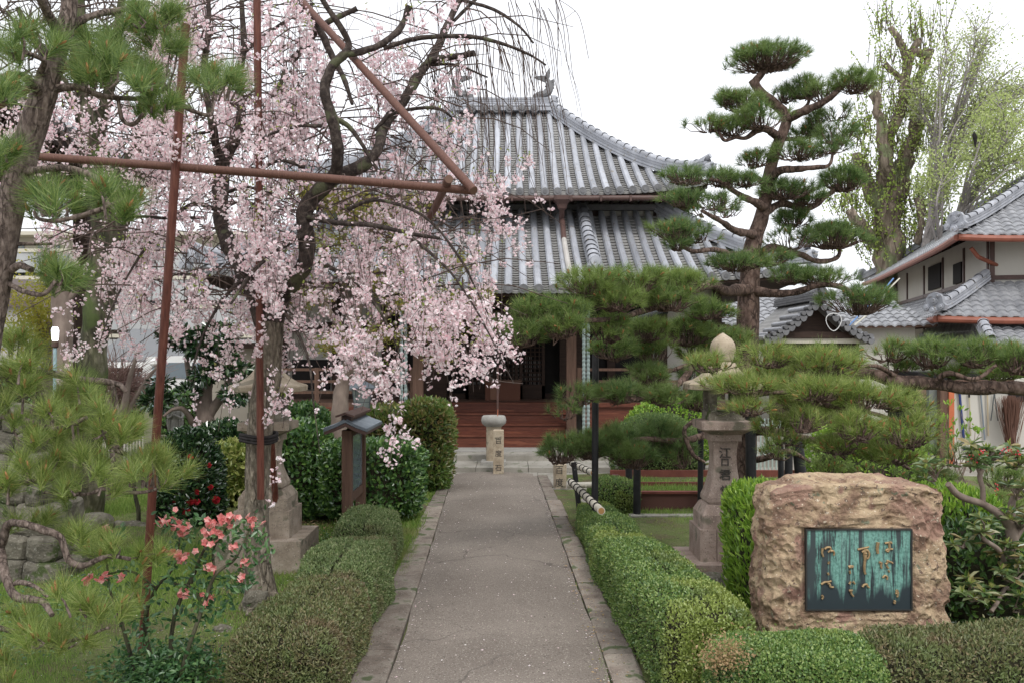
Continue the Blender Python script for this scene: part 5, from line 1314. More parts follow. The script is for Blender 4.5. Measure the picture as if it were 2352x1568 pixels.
def deadpatch(t, surf, tot):
    n = 900; c = A(1660, 1500, 4.1); P = c+rng.normal(size=(n, 3))*np.array((.06, .03, .045)); P = P-np.array((0, .03, 0))
    mb = MB(); mb.leaves(P, rng.normal(size=(n, 3))+np.array((0, -.4, .2)), rng.normal(size=(n, 3)), .015, .008); mb.build('dead_leaves', M['dead_leaf'], t)
hedge('boxwood_hedge', 'long clipped boxwood hedge running along the path to the bamboo poles', 'hedge',
      [(.86, 10.0, .20, .22), (.90, 8.9, .24, .27), (.90, 7.8, .24, .33), (.92, 6.7, .25, .42), (.95, 5.8, .25, .47), (.98, 5.1, .24, .50), (1.04, 4.62, .24, .51)], 90000, .017, .010, 'box_leaf', e=.36)
hedge('boxwood_hedge', 'yellow-green boxwood hedge corner with a dry brown patch', 'hedge',
      [(.93, 4.35, .27, .49), (1.2, 4.25, .30, .485), (1.45, 4.2, .29, .48), (1.68, 4.18, .27, .47)], 52000, .014, .009, 'box_leaf', e=.45, extra=deadpatch)
hedge('azalea_hedge', 'low dull green and brown azalea hedge in front of the ochre boulder', 'hedge',
      [(1.60, 4.2, .24, .47), (2.1, 4.22, .27, .50), (2.6, 4.25, .27, .51), (3.3, 4.3, .27, .52)], 42000, .022, .008, 'azalea_leaf', e=.45)
hedge('azalea_bush', 'near brownish azalea bush beside the kerb at the lawn', 'bush', [(-1.14, 4.45, .25, .37), (-1.15, 4.9, .27, .41), (-1.14, 5.5, .27, .41), (-1.15, 5.8, .25, .40)], 40000, .020, .008, 'azalea_leaf', 'azalea bushes beside the kerb', e=.34, bulge=.03)
hedge('azalea_bush', 'rounded grey-green azalea bush in the middle of the row beside the kerb', 'bush', [(-1.17, 5.85, .24, .40), (-1.17, 6.4, .27, .44), (-1.17, 7.1, .26, .42)], 34000, .020, .008, 'azalea_green', 'azalea bushes beside the kerb', e=.34, bulge=.03)
hedge('azalea_bush', 'small clipped azalea bush just in front of the notice board', 'bush', [(-1.22, 7.5, .23, .40), (-1.22, 8.0, .25, .42), (-1.22, 8.5, .23, .40)], 24000, .021, .009, 'azalea_green', 'azalea bushes beside the kerb', e=.34)

def shrub(name, label, cat, c, r, n, L, W, leaf, e=.8, up=.35, grp=None, flowers=None, shell=.12, trunk=None, bul=.10, core=.86, wide=.0, z0=0.0, taper=0.0):
    c = np.array(c, float); r = np.array(r, float)
    t = thing(name, label, cat, (c[0], c[1], z0), grp)
    def surf(th, ph, k=1.0):
        V = np.stack([SUPE(np.cos(ph), e)*SUPE(np.cos(th), e), SUPE(np.cos(ph), e)*SUPE(np.sin(th), e), SUPE(np.sin(ph), e)], -1)
        N = nrm(np.stack([np.cos(ph)*np.cos(th), np.cos(ph)*np.sin(th), np.sin(ph)], -1))
        tp = 1-taper*np.clip(V[..., 2:3], -1, 1)
        P = c+V*r*k*np.concatenate([tp, tp, tp*0+1], -1)
        q = bul*(nz((P/r.mean()).reshape(-1, 3), 2.2).reshape(P.shape[:-1])+.6*nz((P/r.mean()).reshape(-1, 3), 6).reshape(P.shape[:-1]))
        return P+N*(q*r.mean())[..., None], N
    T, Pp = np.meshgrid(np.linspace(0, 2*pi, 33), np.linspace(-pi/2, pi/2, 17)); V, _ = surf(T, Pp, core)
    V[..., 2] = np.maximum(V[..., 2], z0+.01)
    mb = MB(); mb.grid(V); mb.build('dark_core', M['core'], t)  # closed dark lump added to fill the shrub, no branches modelled
    q = rng.uniform(-1, 1, (n, 3)) if e < .75 else rng.normal(size=(n, 3))
    if e < .75: ax = rng.integers(0, 3, n); q[np.arange(n), ax] = np.where(rng.random(n) < .5, -1, 1)
    q = nrm(q); pw = 2/e; q = q/(np.abs(q)**pw).sum(1, keepdims=True)**(1/pw)
    N = nrm(np.sign(q)*np.abs(q)**(min(pw, 6)-1)/r*r.mean()); tp = 1-taper*np.clip(q[:, 2:3], -1, 1)
    P = c+q*r*np.concatenate([tp, tp, tp*0+1], -1); bq = bul*(nz(P/r.mean(), 2.2)+.6*nz(P/r.mean(), 6)); P = P+N*(bq*r.mean())[:, None]
    P = P-N*(rng.uniform(0, 1, n)**2*shell*r.mean())[:, None]+rng.normal(size=P.shape)*L*.2
    ok = P[:, 2] > z0+.02; P, N = P[ok], N[ok]; m = len(P)
    D = nrm(N*.55+np.array((0, 0, up))+rng.normal(size=P.shape)*.5)
    mb = MB(); mb.leaves(P, D, nrm(N+rng.normal(size=P.shape)*.45), L*rng.uniform(.7, 1.25, m), W*rng.uniform(.8, 1.2, m)); mb.build('foliage', M[leaf], t)
    if flowers:
        for (px, py, s) in flowers:
            q = A(px, py, c[1]-r[1]*.98); mb = MB(); k = 26; ph2 = rng.uniform(0, 2*pi, k); rr = rng.uniform(.2, 1, k)
            D = nrm(np.stack([np.cos(ph2)*rr, -np.full(k, .75)*(1.3-rr), np.sin(ph2)*rr], 1)); mb.leaves(q+D*s*.1, D, nrm(np.stack([np.cos(ph2+1), -np.ones(k), np.sin(ph2+1)], 1)), s*.5, s*.45, cup=.15); mb.build('flower', M['red_bloom'], t)
    if trunk:
        for (a, b_, rr) in trunk: mb = MB(); P_ = spline([a, (np.array(a)+np.array(b_))/2+rng.normal(size=3)*.02, b_], 5); mb.tube(P_, np.linspace(rr, rr*.7, len(P_)), n=8, knob=.1); mb.build('stem', M['bark_grey'], t)
    return t
# clipped broadleaf hedge and its neighbours left of the path
shrub('camellia_hedge', 'square clipped dark glossy hedge behind the notice board', 'hedge', (-1.52, 9.95, .46), (.53, .40, .40), 7500, .060, .034, 'hedge_leaf', e=.42, trunk=[((-1.75, 9.7, 0), (-1.72, 9.75, .3), .035), ((-1.35, 9.8, 0), (-1.4, 9.8, .3), .025)], bul=.05)
shrub('camellia_hedge', 'dark leafy hedge between the weathered lantern and the notice board', 'hedge', (-2.36, 10.1, .52), (.34, .42, .50), 6500, .062, .034, 'hedge_leaf', e=.5, bul=.06)
shrub('leafy_bush', 'tall bush with yellow-green and bronze leaves where the path meets the steps', 'bush', (-1.16, 12.3, .56), (.33, .45, .60), 8000, .075, .030, 'mixed_leaf', e=.62, bul=.12)
shrub('leafy_bush', 'bright green bush with young shoots behind the square clipped hedge', 'bush', (-1.75, 12.4, .52), (.42, .4, .55), 6500, .075, .030, 'mixed_leaf', e=.62, bul=.12)
shrub('leafy_bush', 'glossy green bush between the lantern and the wooden hall', 'bush', (-2.75, 12.3, .55), (.50, .45, .52), 7500, .07, .032, 'hedge_leaf', e=.65, bul=.12)
shrub('camellia_bush', 'dark conical camellia bush dotted with red flowers', 'bush', (A(432, 0, 9.6)[0], 9.6, .48), (.33, .33, .53), 7000, .060, .034, 'camellia_leaf', e=.8, taper=.25, bul=.07,
      flowers=[(438, 1149, .085), (428, 1173, .085), (497, 1146, .08), (481, 1067, .05), (453, 1150, .07), (460, 1225, .06), (484, 1117, .06), (438, 1048, .06), (403, 1148, .06), (453, 1129, .055), (470, 1190, .05), (410, 1205, .05)])
shrub('aucuba_bush', 'yellow variegated bush beside the red-flowered camellia', 'bush', (A(530, 0, 10.8)[0], 10.8, .35), (.28, .25, .36), 3200, .09, .04, 'aucuba_leaf', e=.8)
shrub('small_camellia', 'cloud of dark leaves on a thin bent stem before the beige wall', 'bush', A(512, 995, 11.5), (.27, .2, .12), 1500, .075, .038, 'camellia_leaf', e=.9, z0=.3, trunk=[(A(500, 1090, 11.5), A(516, 1010, 11.5), .02)])
shrub('small_camellia', 'loose dark camellia sprig beside the cherry trunk', 'bush', A(575, 1050, 11.0), (.13, .15, .22), 500, .08, .04, 'camellia_leaf', e=1, z0=.2, shell=.6, core=.3)
shrub('round_topiary', 'small low dark round bush beyond the clipped hedge', 'bush', (1.18, 10.6, .16), (.30, .30, .22), 9000, .022, .013, 'box_leaf', e=.8, bul=.04)
shrub('round_topiary', 'large dome-shaped green topiary under the pine boughs', 'bush', (A(1505, 0, 12.9)[0], 12.9, .45), (.62, .5, .52), 12000, .030, .016, 'needle_far', e=.8, bul=.04)
shrub('round_topiary', 'bright green rounded bush behind the dome-shaped topiary', 'bush', (A(1540, 0, 13.7)[0], 13.7, .62), (.62, .5, .52), 8000, .05, .022, 'bright_leaf', e=.8, bul=.06)
shrub('bright_shrub', 'bright lime-green clipped shrub between the carved lantern and the boulder', 'shrub', (1.66, 6.15, .44), (.17, .42, .47), 9000, .050, .015, 'bright_leaf', e=.5, up=1.2, bul=.05)
shrub('bright_shrub', 'bright lime-green clipped shrub behind the ochre boulder', 'shrub', (2.6, 6.3, .44), (.75, .35, .44), 12000, .050, .015, 'bright_leaf', e=.5, up=1.2, bul=.05)
shrub('leafy_bush', 'dark green bush beneath the pale-barked tree', 'bush', (3.1, 6.0, .30), (.42, .5, .42), 5000, .055, .022, 'hedge_leaf', e=.7, bul=.1)
shrub('leafy_bush', 'mixed green bush inside the raised bed beyond the lantern', 'bush', (4.6, 12.0, .4), (.8, .5, .5), 4500, .06, .026, 'bright_leaf', e=.8, bul=.15, z0=.15)

# ------------------------------------------------------------------ pines
def tufts(T, D, L, W, nn, nb, cand, candp, spread=(.25, 1.25)):
    """needles round each shoot; T tips, D directions"""
    N = len(T)
    if N == 0: return
    C = np.repeat(T, nn, 0); Dn = np.repeat(D, nn, 0); m = len(C)
    R = nrm(rng.normal(size=(m, 3))); R = nrm(R-Dn*(R*Dn).sum(1, keepdims=True))
    an = rng.uniform(*spread, m)[:, None]
    Dd = Dn*np.cos(an)+R*np.sin(an)
    Ls = L*rng.uniform(.7, 1.15, m)
    C = C-Dn*(rng.uniform(0, 1, m)*L*.5)[:, None]
    Wd = np.maximum(W, .42*C[:, 1]/914.)
    nb.spikes(C, Dd, Ls, Wd)
    k = rng.random(N) < candp
    if cand is not None and k.any():
        Tk, Dk = T[k], nrm(D[k]+rng.normal(size=(k.sum(), 3))*.15); l = L*rng.uniform(.14, .34, k.sum())[:, None]
        cand.strands(np.stack([Tk-Dk*.01, Tk+Dk*l*.5, Tk+Dk*l], 1), np.array([[.0045, .005, .002]])*(1+T[k][:, 1:2]*.08), n=4)
def pads(lst, nb, tw, cand, L=.10, W=.0019, nn=46, dens=1.0, candp=.25, depth=.8, spread=(.25, 1.25), twr=.004):
    """lst of (x0, x1, y0, y1, Y): cloud-pruned foliage pads, thick in depth as well"""
    for p in lst:
        x0, x1, y0, y1, Y = p[:5]
        rx, rz = (x1-x0)/2*Y/F, (y1-y0)/2*Y/F; c = A((x0+x1)/2, (y0+y1)/2, Y); ry = min(max(rx*depth, .18), .75)
        Lp = L*F/Y; n = int(max(6, dens*10.0*(x1-x0)/2*(y1-y0)/2/(Lp*Lp)*(1+ry/.25)*1.25))
        a = rng.uniform(0, 2*pi, n); q = np.sqrt(rng.random(n)); u, v = q*np.cos(a), q*np.sin(a); dome = np.sqrt(np.clip(1-q*q, 0, 1))
        w = -.55+(dome*1.05+.45)*rng.random(n)**.6
        wob = 1+.36*nz(np.stack([u, v, w], 1)+c, 3)
        sx, sz = max(rx-L*.22, rx*.5), max(rz-L*.22, rz*.5)
        T = c+np.stack([u*sx*wob, v*ry, w*sz], 1)
        D = nrm(np.stack([u*.75, v*.75, .75+.4*w], 1)+rng.normal(size=(n, 3))*.28)
        kp = rng.random(n) < np.clip(.75+.9*nz(T, 5.5, 2), .12, 1); T, D, u, v = T[kp], D[kp], u[kp], v[kp]; n = len(T)
        if n < 2: continue
        tufts(T, D, L, W, nn, nb, cand, candp, spread)
        base = c+np.stack([u*sx*.55, v*ry*.55, np.full(n, -sz*.85)], 1); mid = (T+base)/2+rng.normal(size=(n, 3))*L*.16
        root = c+np.stack([u*sx*.12, v*ry*.12, np.full(n, -sz*1.0)], 1)
        tw.strands(np.stack([base, mid, T-D*.02, T], 1), np.array([[1.7, 1.2, .9, .6]])*twr*.75, n=4)
        k = rng.random(n) < .45
        tw.strands(np.stack([root[k], (root[k]+base[k])/2+rng.normal(size=(k.sum(), 3))*L*.14, base[k]], 1), np.array([[2.6, 2.1, 1.6]])*twr*.8, n=5)

# the big cloud-pruned pine
t = thing('black_pine', 'big cloud-pruned pine with a tall twisting trunk and layered green pads', 'pine tree', A(1712, 0, 9.8)*[1, 1, 0])
mb = MB()
limb(mb, [(1706, 1215, 9.8, 34), (1708, 1080, 9.8, 28), (1714, 900, 9.8, 27), (1718, 740, 9.8, 26), (1722, 640, 9.8, 23), (1730, 560, 9.8, 19), (1748, 500, 9.8, 16), (1763, 440, 9.8, 15), (1770, 390, 9.8, 14), (1782, 345, 9.8, 13), (1800, 300, 9.8, 12), (1806, 268, 9.8, 12), (1780, 240, 9.8, 12), (1752, 218, 9.7, 11), (1735, 192, 9.7, 10), (1748, 172, 9.7, 8), (1762, 155, 9.7, 6), (1764, 138, 9.7, 4)], n=16, m=8, knob=.07)
limb(mb, [(1738, 200, 9.7, 9), (1726, 184, 9.7, 8)], n=9)
trunk_o = mb.build('trunk', M['bark_pine'], t, smooth=True)
br = [
 [(1806, 275, 9.8, 11), (1850, 252, 9.6, 10), (1890, 236, 9.5, 8), (1922, 210, 9.4, 6), (1940, 192, 9.4, 5)],
 [(1835, 262, 9.7, 6), (1855, 240, 9.7, 4), (1855, 226, 9.7, 4), (1830, 222, 9.8, 3)],
 [(1790, 320, 9.8, 10), (1765, 305, 9.6, 9), (1745, 298, 9.5, 8), (1715, 318, 9.4, 5), (1690, 316, 9.4, 4), (1665, 322, 9.3, 4), (1650, 300, 9.3, 3)],
 [(1795, 318, 9.8, 6), (1840, 318, 10, 4), (1870, 312, 10.1, 3)],
 [(1765, 430, 9.8, 11), (1790, 395, 9.6, 9), (1830, 388, 9.5, 8), (1870, 385, 9.4, 6), (1905, 380, 9.4, 4), (1915, 340, 9.4, 3)],
 [(1762, 430, 9.8, 8), (1735, 412, 9.7, 6), (1712, 402, 9.6, 4)],
 [(1760, 480, 9.8, 12), (1725, 462, 9.5, 9), (1700, 450, 9.3, 7), (1680, 436, 9.2, 6), (1660, 420, 9.1, 5), (1630, 412, 9.0, 4)],
 [(1752, 490, 9.8, 10), (1800, 470, 10, 8), (1850, 478, 10.1, 7), (1895, 452, 10.2, 6), (1925, 430, 10.2, 5), (1940, 405, 10.2, 4)],
 [(1742, 540, 9.8, 11), (1700, 530, 9.4, 9), (1665, 515, 9.1, 7), (1635, 500, 8.9, 5), (1610, 485, 8.9, 4)],
 [(1735, 575, 9.8, 9), (1690, 585, 9.3, 7), (1640, 575, 9.0, 6), (1590, 577, 8.8, 5), (1560, 560, 8.8, 4)],
 [(1728, 600, 9.8, 11), (1780, 570, 10, 9), (1835, 580, 10.2, 7), (1880, 600, 10.3, 6), (1925, 592, 10.4, 5), (1932, 560, 10.4, 4)],
 [(1722, 672, 9.8, 13), (1770, 678, 9.6, 10), (1830, 672, 9.5, 8), (1880, 655, 9.4, 7), (1930, 660, 9.3, 6), (1980, 690, 9.2, 4)],
 [(1718, 672, 9.8, 15), (1670, 662, 9.3, 12), (1625, 658, 8.9, 10), (1560, 680, 8.5, 8), (1480, 715, 8.1, 7), (1400, 735, 7.8, 6), (1310, 740, 7.5, 6), (1240, 742, 7.4, 4)],
 [(1716, 770, 9.8, 12), (1680, 765, 9.5, 8), (1620, 772, 9.2, 6), (1540, 790, 8.9, 5)],
 [(1712, 790, 9.8, 15), (1660, 800, 9.3, 11), (1600, 830, 8.8, 10), (1565, 872, 8.5, 8), (1500, 912, 8.3, 7), (1420, 915, 8.2, 6), (1330, 912, 8.1, 4)],
 [(1600, 835, 8.8, 6), (1560, 845, 8.7, 5), (1500, 868, 8.6, 3)],
 [(1708, 960, 9.8, 14), (1650, 985, 9.5, 9), (1590, 1005, 9.3, 8), (1530, 1012, 9.2, 7), (1440, 1010, 9.2, 5), (1330, 1030, 9.2, 4)],
 [(1640, 988, 9.5, 6), (1600, 965, 9.3, 5), (1570, 985, 9.2, 5), (1590, 1040, 9.1, 5), (1620, 1060, 9.1, 3)],
 [(1708, 900, 9.8, 20), (1770, 880, 9.2, 17), (1850, 870, 8.3, 16), (1960, 852, 7.6, 15), (2060, 868, 7.3, 15), (2180, 885, 7.2, 15), (2290, 893, 7.2, 16), (2420, 900, 7.2, 16), (2700, 930, 7.3, 18)],
 [(2150, 880, 7.2, 8), (2180, 855, 7.1, 6), (2240, 868, 7.0, 5), (2290, 838, 7.0, 4)],
 [(2060, 862, 7.3, 6), (2010, 840, 7.2, 5), (1950, 842, 7.0, 4)],
 [(1900, 860, 8.0, 9), (1870, 880, 7.2, 8), (1840, 905, 6.7, 7), (1900, 930, 6.4, 6), (1990, 945, 6.2, 5), (2060, 965, 6.2, 4)],
 [(1840, 905, 6.7, 6), (1780, 900, 6.5, 5), (1700, 915, 6.4, 4)],
 [(1708, 985, 9.8, 12), (1780, 990, 9.2, 9), (1860, 1010, 8.6, 8), (1940, 1000, 8.2, 7), (2010, 1030, 8.0, 6), (2090, 1075, 7.9, 4)],
 [(1708, 1060, 9.8, 9), (1760, 1050, 9.5, 7), (1810, 1035, 9.3, 6), (1860, 1060, 9.2, 4)],
]
for b_ in br:
    mb = MB(); limb(mb, b_, n=9, m=6, knob=.16, wig=.45); mb.build('branch', M['bark_pine'], t, smooth=True)
nb, tw, cd = MB(), MB(), MB()
up_ = [(1590, 1648, 470, 500, 8.9), (1535, 1580, 545, 575, 8.8), (1880, 1945, 322, 352, 9.4), (1640, 1700, 470, 500, 9.0), (1685, 1837, 102, 162, 9.7), (1923, 2003, 158, 214, 9.4), (1858, 1925, 185, 232, 9.6), (1818, 1890, 178, 226, 9.8), (1768, 1826, 205, 236, 9.9), (1647, 1690, 210, 240, 9.5), (1668, 1742, 212, 256, 9.5), (1694, 1805, 238, 296, 9.3),
 (1593, 1665, 268, 305, 9.3), (1650, 1715, 275, 312, 9.4), (1706, 1760, 348, 386, 9.6), (1540, 1622, 383, 426, 9.0), (1615, 1690, 388, 428, 9.1), (1670, 1744, 402, 430, 9.2), (1532, 1620, 440, 480, 8.9), (1600, 1697, 442, 482, 9.0),
 (1880, 1962, 283, 332, 9.5), (1890, 1950, 240, 278, 9.7), (1773, 1900, 328, 368, 9.5), (1810, 1882, 293, 318, 10.0), (1900, 1978, 382, 440, 10.2), (1750, 1862, 415, 458, 9.7), (1810, 1890, 440, 470, 10.0), (1862, 1905, 250, 300, 9.8)]
mi_ = [(1762, 1870, 518, 572, 10.0), (1840, 1976, 512, 570, 10.3), (1710, 1800, 572, 612, 9.8), (1752, 1860, 612, 652, 9.6), (1840, 1948, 616, 658, 9.5), (1906, 2036, 654, 722, 9.3), (1503, 1600, 506, 552, 8.8), (1560, 1642, 510, 558, 8.9), (1638, 1746, 582, 622, 9.1), (1790, 1850, 480, 520, 10.1)]
lo_ = [(1290, 1420, 612, 680, 7.7), (1380, 1520, 608, 672, 7.9), (1490, 1650, 614, 672, 8.3), (1350, 1480, 655, 712, 7.7), (1470, 1610, 650, 712, 8.1), (1170, 1290, 672, 742, 7.5), (1250, 1350, 680, 752, 7.5), (1123, 1255, 722, 796, 7.4), (1230, 1345, 715, 775, 7.4),
 (1566, 1666, 684, 732, 8.8), (1340, 1450, 715, 785, 7.9), (1430, 1540, 722, 782, 8.6), (1520, 1640, 728, 790, 9.0), (1355, 1470, 765, 825, 8.4), (1450, 1560, 770, 828, 8.8), (1550, 1650, 775, 830, 9.1), (1620, 1720, 750, 800, 9.2)]
lo2_ = [(1426, 1542, 834, 880, 8.5), (1549, 1640, 826, 880, 8.7), (1264, 1330, 905, 962, 8.1), (1290, 1365, 872, 930, 8.1), (1377, 1480, 872, 922, 8.2), (1470, 1580, 880, 928, 8.3), (1560, 1640, 890, 940, 8.6),
 (1246, 1330, 992, 1060, 9.1), (1310, 1400, 985, 1050, 9.2), (1376, 1470, 965, 1050, 9.3), (1450, 1560, 958, 1040, 9.4), (1530, 1610, 1000, 1070, 9.2), (1400, 1500, 1010, 1070, 9.1)]
fo_ = [(1560, 1700, 800, 860, 6.9), (1680, 1850, 782, 850, 6.6), (1800, 1980, 790, 868, 6.5), (1640, 1800, 845, 915, 6.3), (1780, 1960, 855, 930, 6.2), (1900, 2060, 865, 950, 6.2), (1650, 1790, 905, 960, 6.2), (1760, 1920, 920, 1000, 6.1), (1890, 2050, 930, 1020, 6.0), (2000, 2165, 930, 1035, 6.1), (1980, 2130, 880, 950, 6.3), (1850, 2000, 990, 1050, 6.3), (1960, 2140, 1010, 1070, 6.3), (1740, 1860, 985, 1030, 6.6)]
li_ = [(1850, 1990, 772, 825, 7.6), (1970, 2110, 770, 835, 7.4), (2080, 2200, 765, 850, 7.2), (2180, 2300, 768, 850, 7.1), (2270, 2400, 775, 865, 7.1), (1990, 2120, 820, 860, 7.4), (2240, 2360, 835, 880, 7.4), (2140, 2230, 830, 875, 7.3)]
rl_ = [(1735, 1850, 1000, 1060, 8.6), (1960, 2080, 1040, 1112, 7.8), (2050, 2200, 1060, 1120, 7.9), (2110, 2260, 1000, 1075, 8.2), (2230, 2380, 1060, 1130, 8.3), (1850, 1960, 1030, 1100, 8.2), (2200, 2360, 1120, 1180, 7.8)]
up_ = [(x0-20, x1+20, y0-8, y1+5, Y) for x0, x1, y0, y1, Y in up_]; mi_ = [(x0-20, x1+20, y0-8, y1+6, Y) for x0, x1, y0, y1, Y in mi_]
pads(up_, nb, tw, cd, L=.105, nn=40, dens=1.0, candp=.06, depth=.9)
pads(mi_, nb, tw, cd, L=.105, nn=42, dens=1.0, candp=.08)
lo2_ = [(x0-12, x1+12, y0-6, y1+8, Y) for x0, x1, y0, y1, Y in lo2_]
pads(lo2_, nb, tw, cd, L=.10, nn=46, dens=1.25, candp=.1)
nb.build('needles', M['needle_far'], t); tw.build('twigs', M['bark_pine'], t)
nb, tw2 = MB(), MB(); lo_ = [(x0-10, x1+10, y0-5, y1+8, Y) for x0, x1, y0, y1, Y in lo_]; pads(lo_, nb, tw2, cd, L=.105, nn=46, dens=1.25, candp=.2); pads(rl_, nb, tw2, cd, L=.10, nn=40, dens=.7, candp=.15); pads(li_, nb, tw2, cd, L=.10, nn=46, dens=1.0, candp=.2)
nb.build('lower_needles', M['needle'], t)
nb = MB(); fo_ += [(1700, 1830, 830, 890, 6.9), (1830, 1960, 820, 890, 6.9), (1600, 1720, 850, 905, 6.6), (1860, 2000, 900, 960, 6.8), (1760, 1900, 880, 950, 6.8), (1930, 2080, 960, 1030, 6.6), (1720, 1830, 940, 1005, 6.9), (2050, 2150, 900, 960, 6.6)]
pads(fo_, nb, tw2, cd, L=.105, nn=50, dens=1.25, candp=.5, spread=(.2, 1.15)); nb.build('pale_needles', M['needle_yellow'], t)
tw2.build('lower_twigs', M['bark_pine'], t); cd.build('buds', M['candle'], t)

# the pine whose trunk leans in at the edge, and the low pine below it
t = thing('leaning_pine', 'leaning grey-barked pine with long needles crossing the long horizontal brown pole', 'pine tree', A(-90, 0, 4.0)*[1, 1, 0])
mb = MB(); limb(mb, [(-95, 1760, 4.0, 40), (-80, 1300, 4.0, 36), (-55, 950, 4.0, 34), (-22, 720, 4.0, 32), (8, 560, 4.0, 32), (30, 450, 4.0, 31), (60, 340, 4.0, 31), (88, 255, 4.0, 30), (108, 190, 4.0, 27), (128, 130, 4.0, 22), (147, 80, 4.0, 20), (158, 20, 4.0, 18), (166, -80, 4.0, 15)], n=20, m=10, knob=.05)
mb.build('trunk', M['bark_fore'], t, smooth=True)
for b_ in ([(140, 100, 4.0, 14), (122, 55, 3.9, 12), (100, 15, 3.8, 10), (80, -30, 3.7, 9)], [(150, 70, 4.0, 12), (180, 50, 4.05, 9), (225, 33, 4.1, 8), (270, 24, 4.2, 7), (330, 8, 4.3, 5)],
           [(95, 225, 4.0, 13), (75, 195, 3.9, 11), (45, 172, 3.8, 9), (-20, 182, 3.7, 8)], [(100, 205, 4.0, 11), (92, 170, 3.95, 8), (100, 140, 3.9, 6), (60, 120, 3.8, 5)],
           [(118, 205, 4.0, 12), (175, 200, 4.0, 8), (228, 218, 4.05, 7), (270, 225, 4.1, 6), (334, 225, 4.2, 5), (380, 205, 4.3, 4)], [(340, 200, 4.2, 5), (376, 197, 4.2, 6), (415, 239, 4.3, 6), (450, 258, 4.35, 5), (485, 263, 4.4, 4), (490, 225, 4.45, 3)],
           [(270, 225, 4.1, 4), (281, 274, 4.1, 5), (306, 286, 4.1, 5), (330, 260, 4.1, 4)], [(55, 395, 4.0, 11), (100, 388, 3.9, 8), (151, 387, 3.85, 8), (218, 411, 3.8, 8), (239, 460, 3.8, 7), (246, 474, 3.8, 6), (197, 492, 3.8, 6), (134, 506, 3.8, 5), (90, 503, 3.8, 4), (77, 485, 3.8, 3)],
           [(246, 474, 3.8, 5), (290, 455, 3.85, 4), (310, 430, 3.9, 3)], [(5, 400, 4.0, 12), (-30, 380, 3.9, 10)], [(20, 620, 4.0, 9), (45, 608, 3.95, 8), (72, 618, 3.9, 7)], [(20, 650, 4.0, 6), (55, 668, 3.95, 6), (100, 675, 3.9, 5), (130, 640, 3.9, 4)],
           [(30, 560, 4, 5), (120, 560, 4.1, 3)]):
    mb = MB(); limb(mb, b_, n=10, m=7, knob=.14, wig=.3); mb.build('branch', M['bark_fore'], t, smooth=True)
def spotted(lst, L, W, nn, nb, tw, cd, candp):
    """lst of (px, py, Y, dx, dz, root px, root py): single big shoots"""
    for (px, py, Y, ax, az, rx_, ry_) in lst:
        T = A(px, py, Y)[None]; D = nrm(np.array([[ax, rng.normal()*.25, az]]))
        k = 3; TT = T+rng.normal(size=(k, 3))*L*.16; TT[0] = T[0]; DD = nrm(D+rng.normal(size=(k, 3))*.28)
        tufts(TT, DD, L, W, nn, nb, cd, candp)
        r = A(rx_, ry_, Y); tw.strands(np.array([[r, (r+T[0])/2+rng.normal(size=3)*L*.12, T[0]]]), np.array([[.0055, .0045, .003]]), n=6)
nb, tw, cd = MB(), MB(), MB()
F1 = []
CK = 1.0
def clus(x0, x1, y0, y1, Y, n, az=.8):
    for _ in range(max(3, int(n*CK))):
        x, y = rng.uniform(x0, x1), rng.uniform(y0, y1); s = (x-(x0+x1)/2)/((x1-x0)/2)
        F1.append((x, y, Y+rng.normal()*.22, s*.55, az, (x*.6+(x0+x1)/2*.4), y1+(y1-y0)*.12))
clus(-20, 140, 55, 130, 3.9, 12); clus(170, 300, 70, 120, 4.0, 10); clus(285, 410, 15, 60, 4.2, 10); clus(165, 280, 120, 195, 3.95, 12); clus(280, 415, 110, 200, 4.1, 14); clus(305, 400, 210, 255, 4.2, 7); clus(440, 555, 160, 225, 4.4, 11)
clus(75, 180, 420, 490, 3.8, 11); clus(225, 315, 415, 495, 3.85, 9); clus(-30, 30, 330, 370, 3.8, 5); clus(100, 180, 590, 650, 3.85, 10); clus(-20, 60, 180, 230, 3.7, 5); clus(330, 420, 60, 100, 4.3, 5)
spotted(F1, .115, .0022, 80, nb, tw, cd, .5)
nb.build('needles', M['needle_fore'], t); tw.build('twigs', M['bark_fore'], t); cd.build('buds', M['candle'], t)

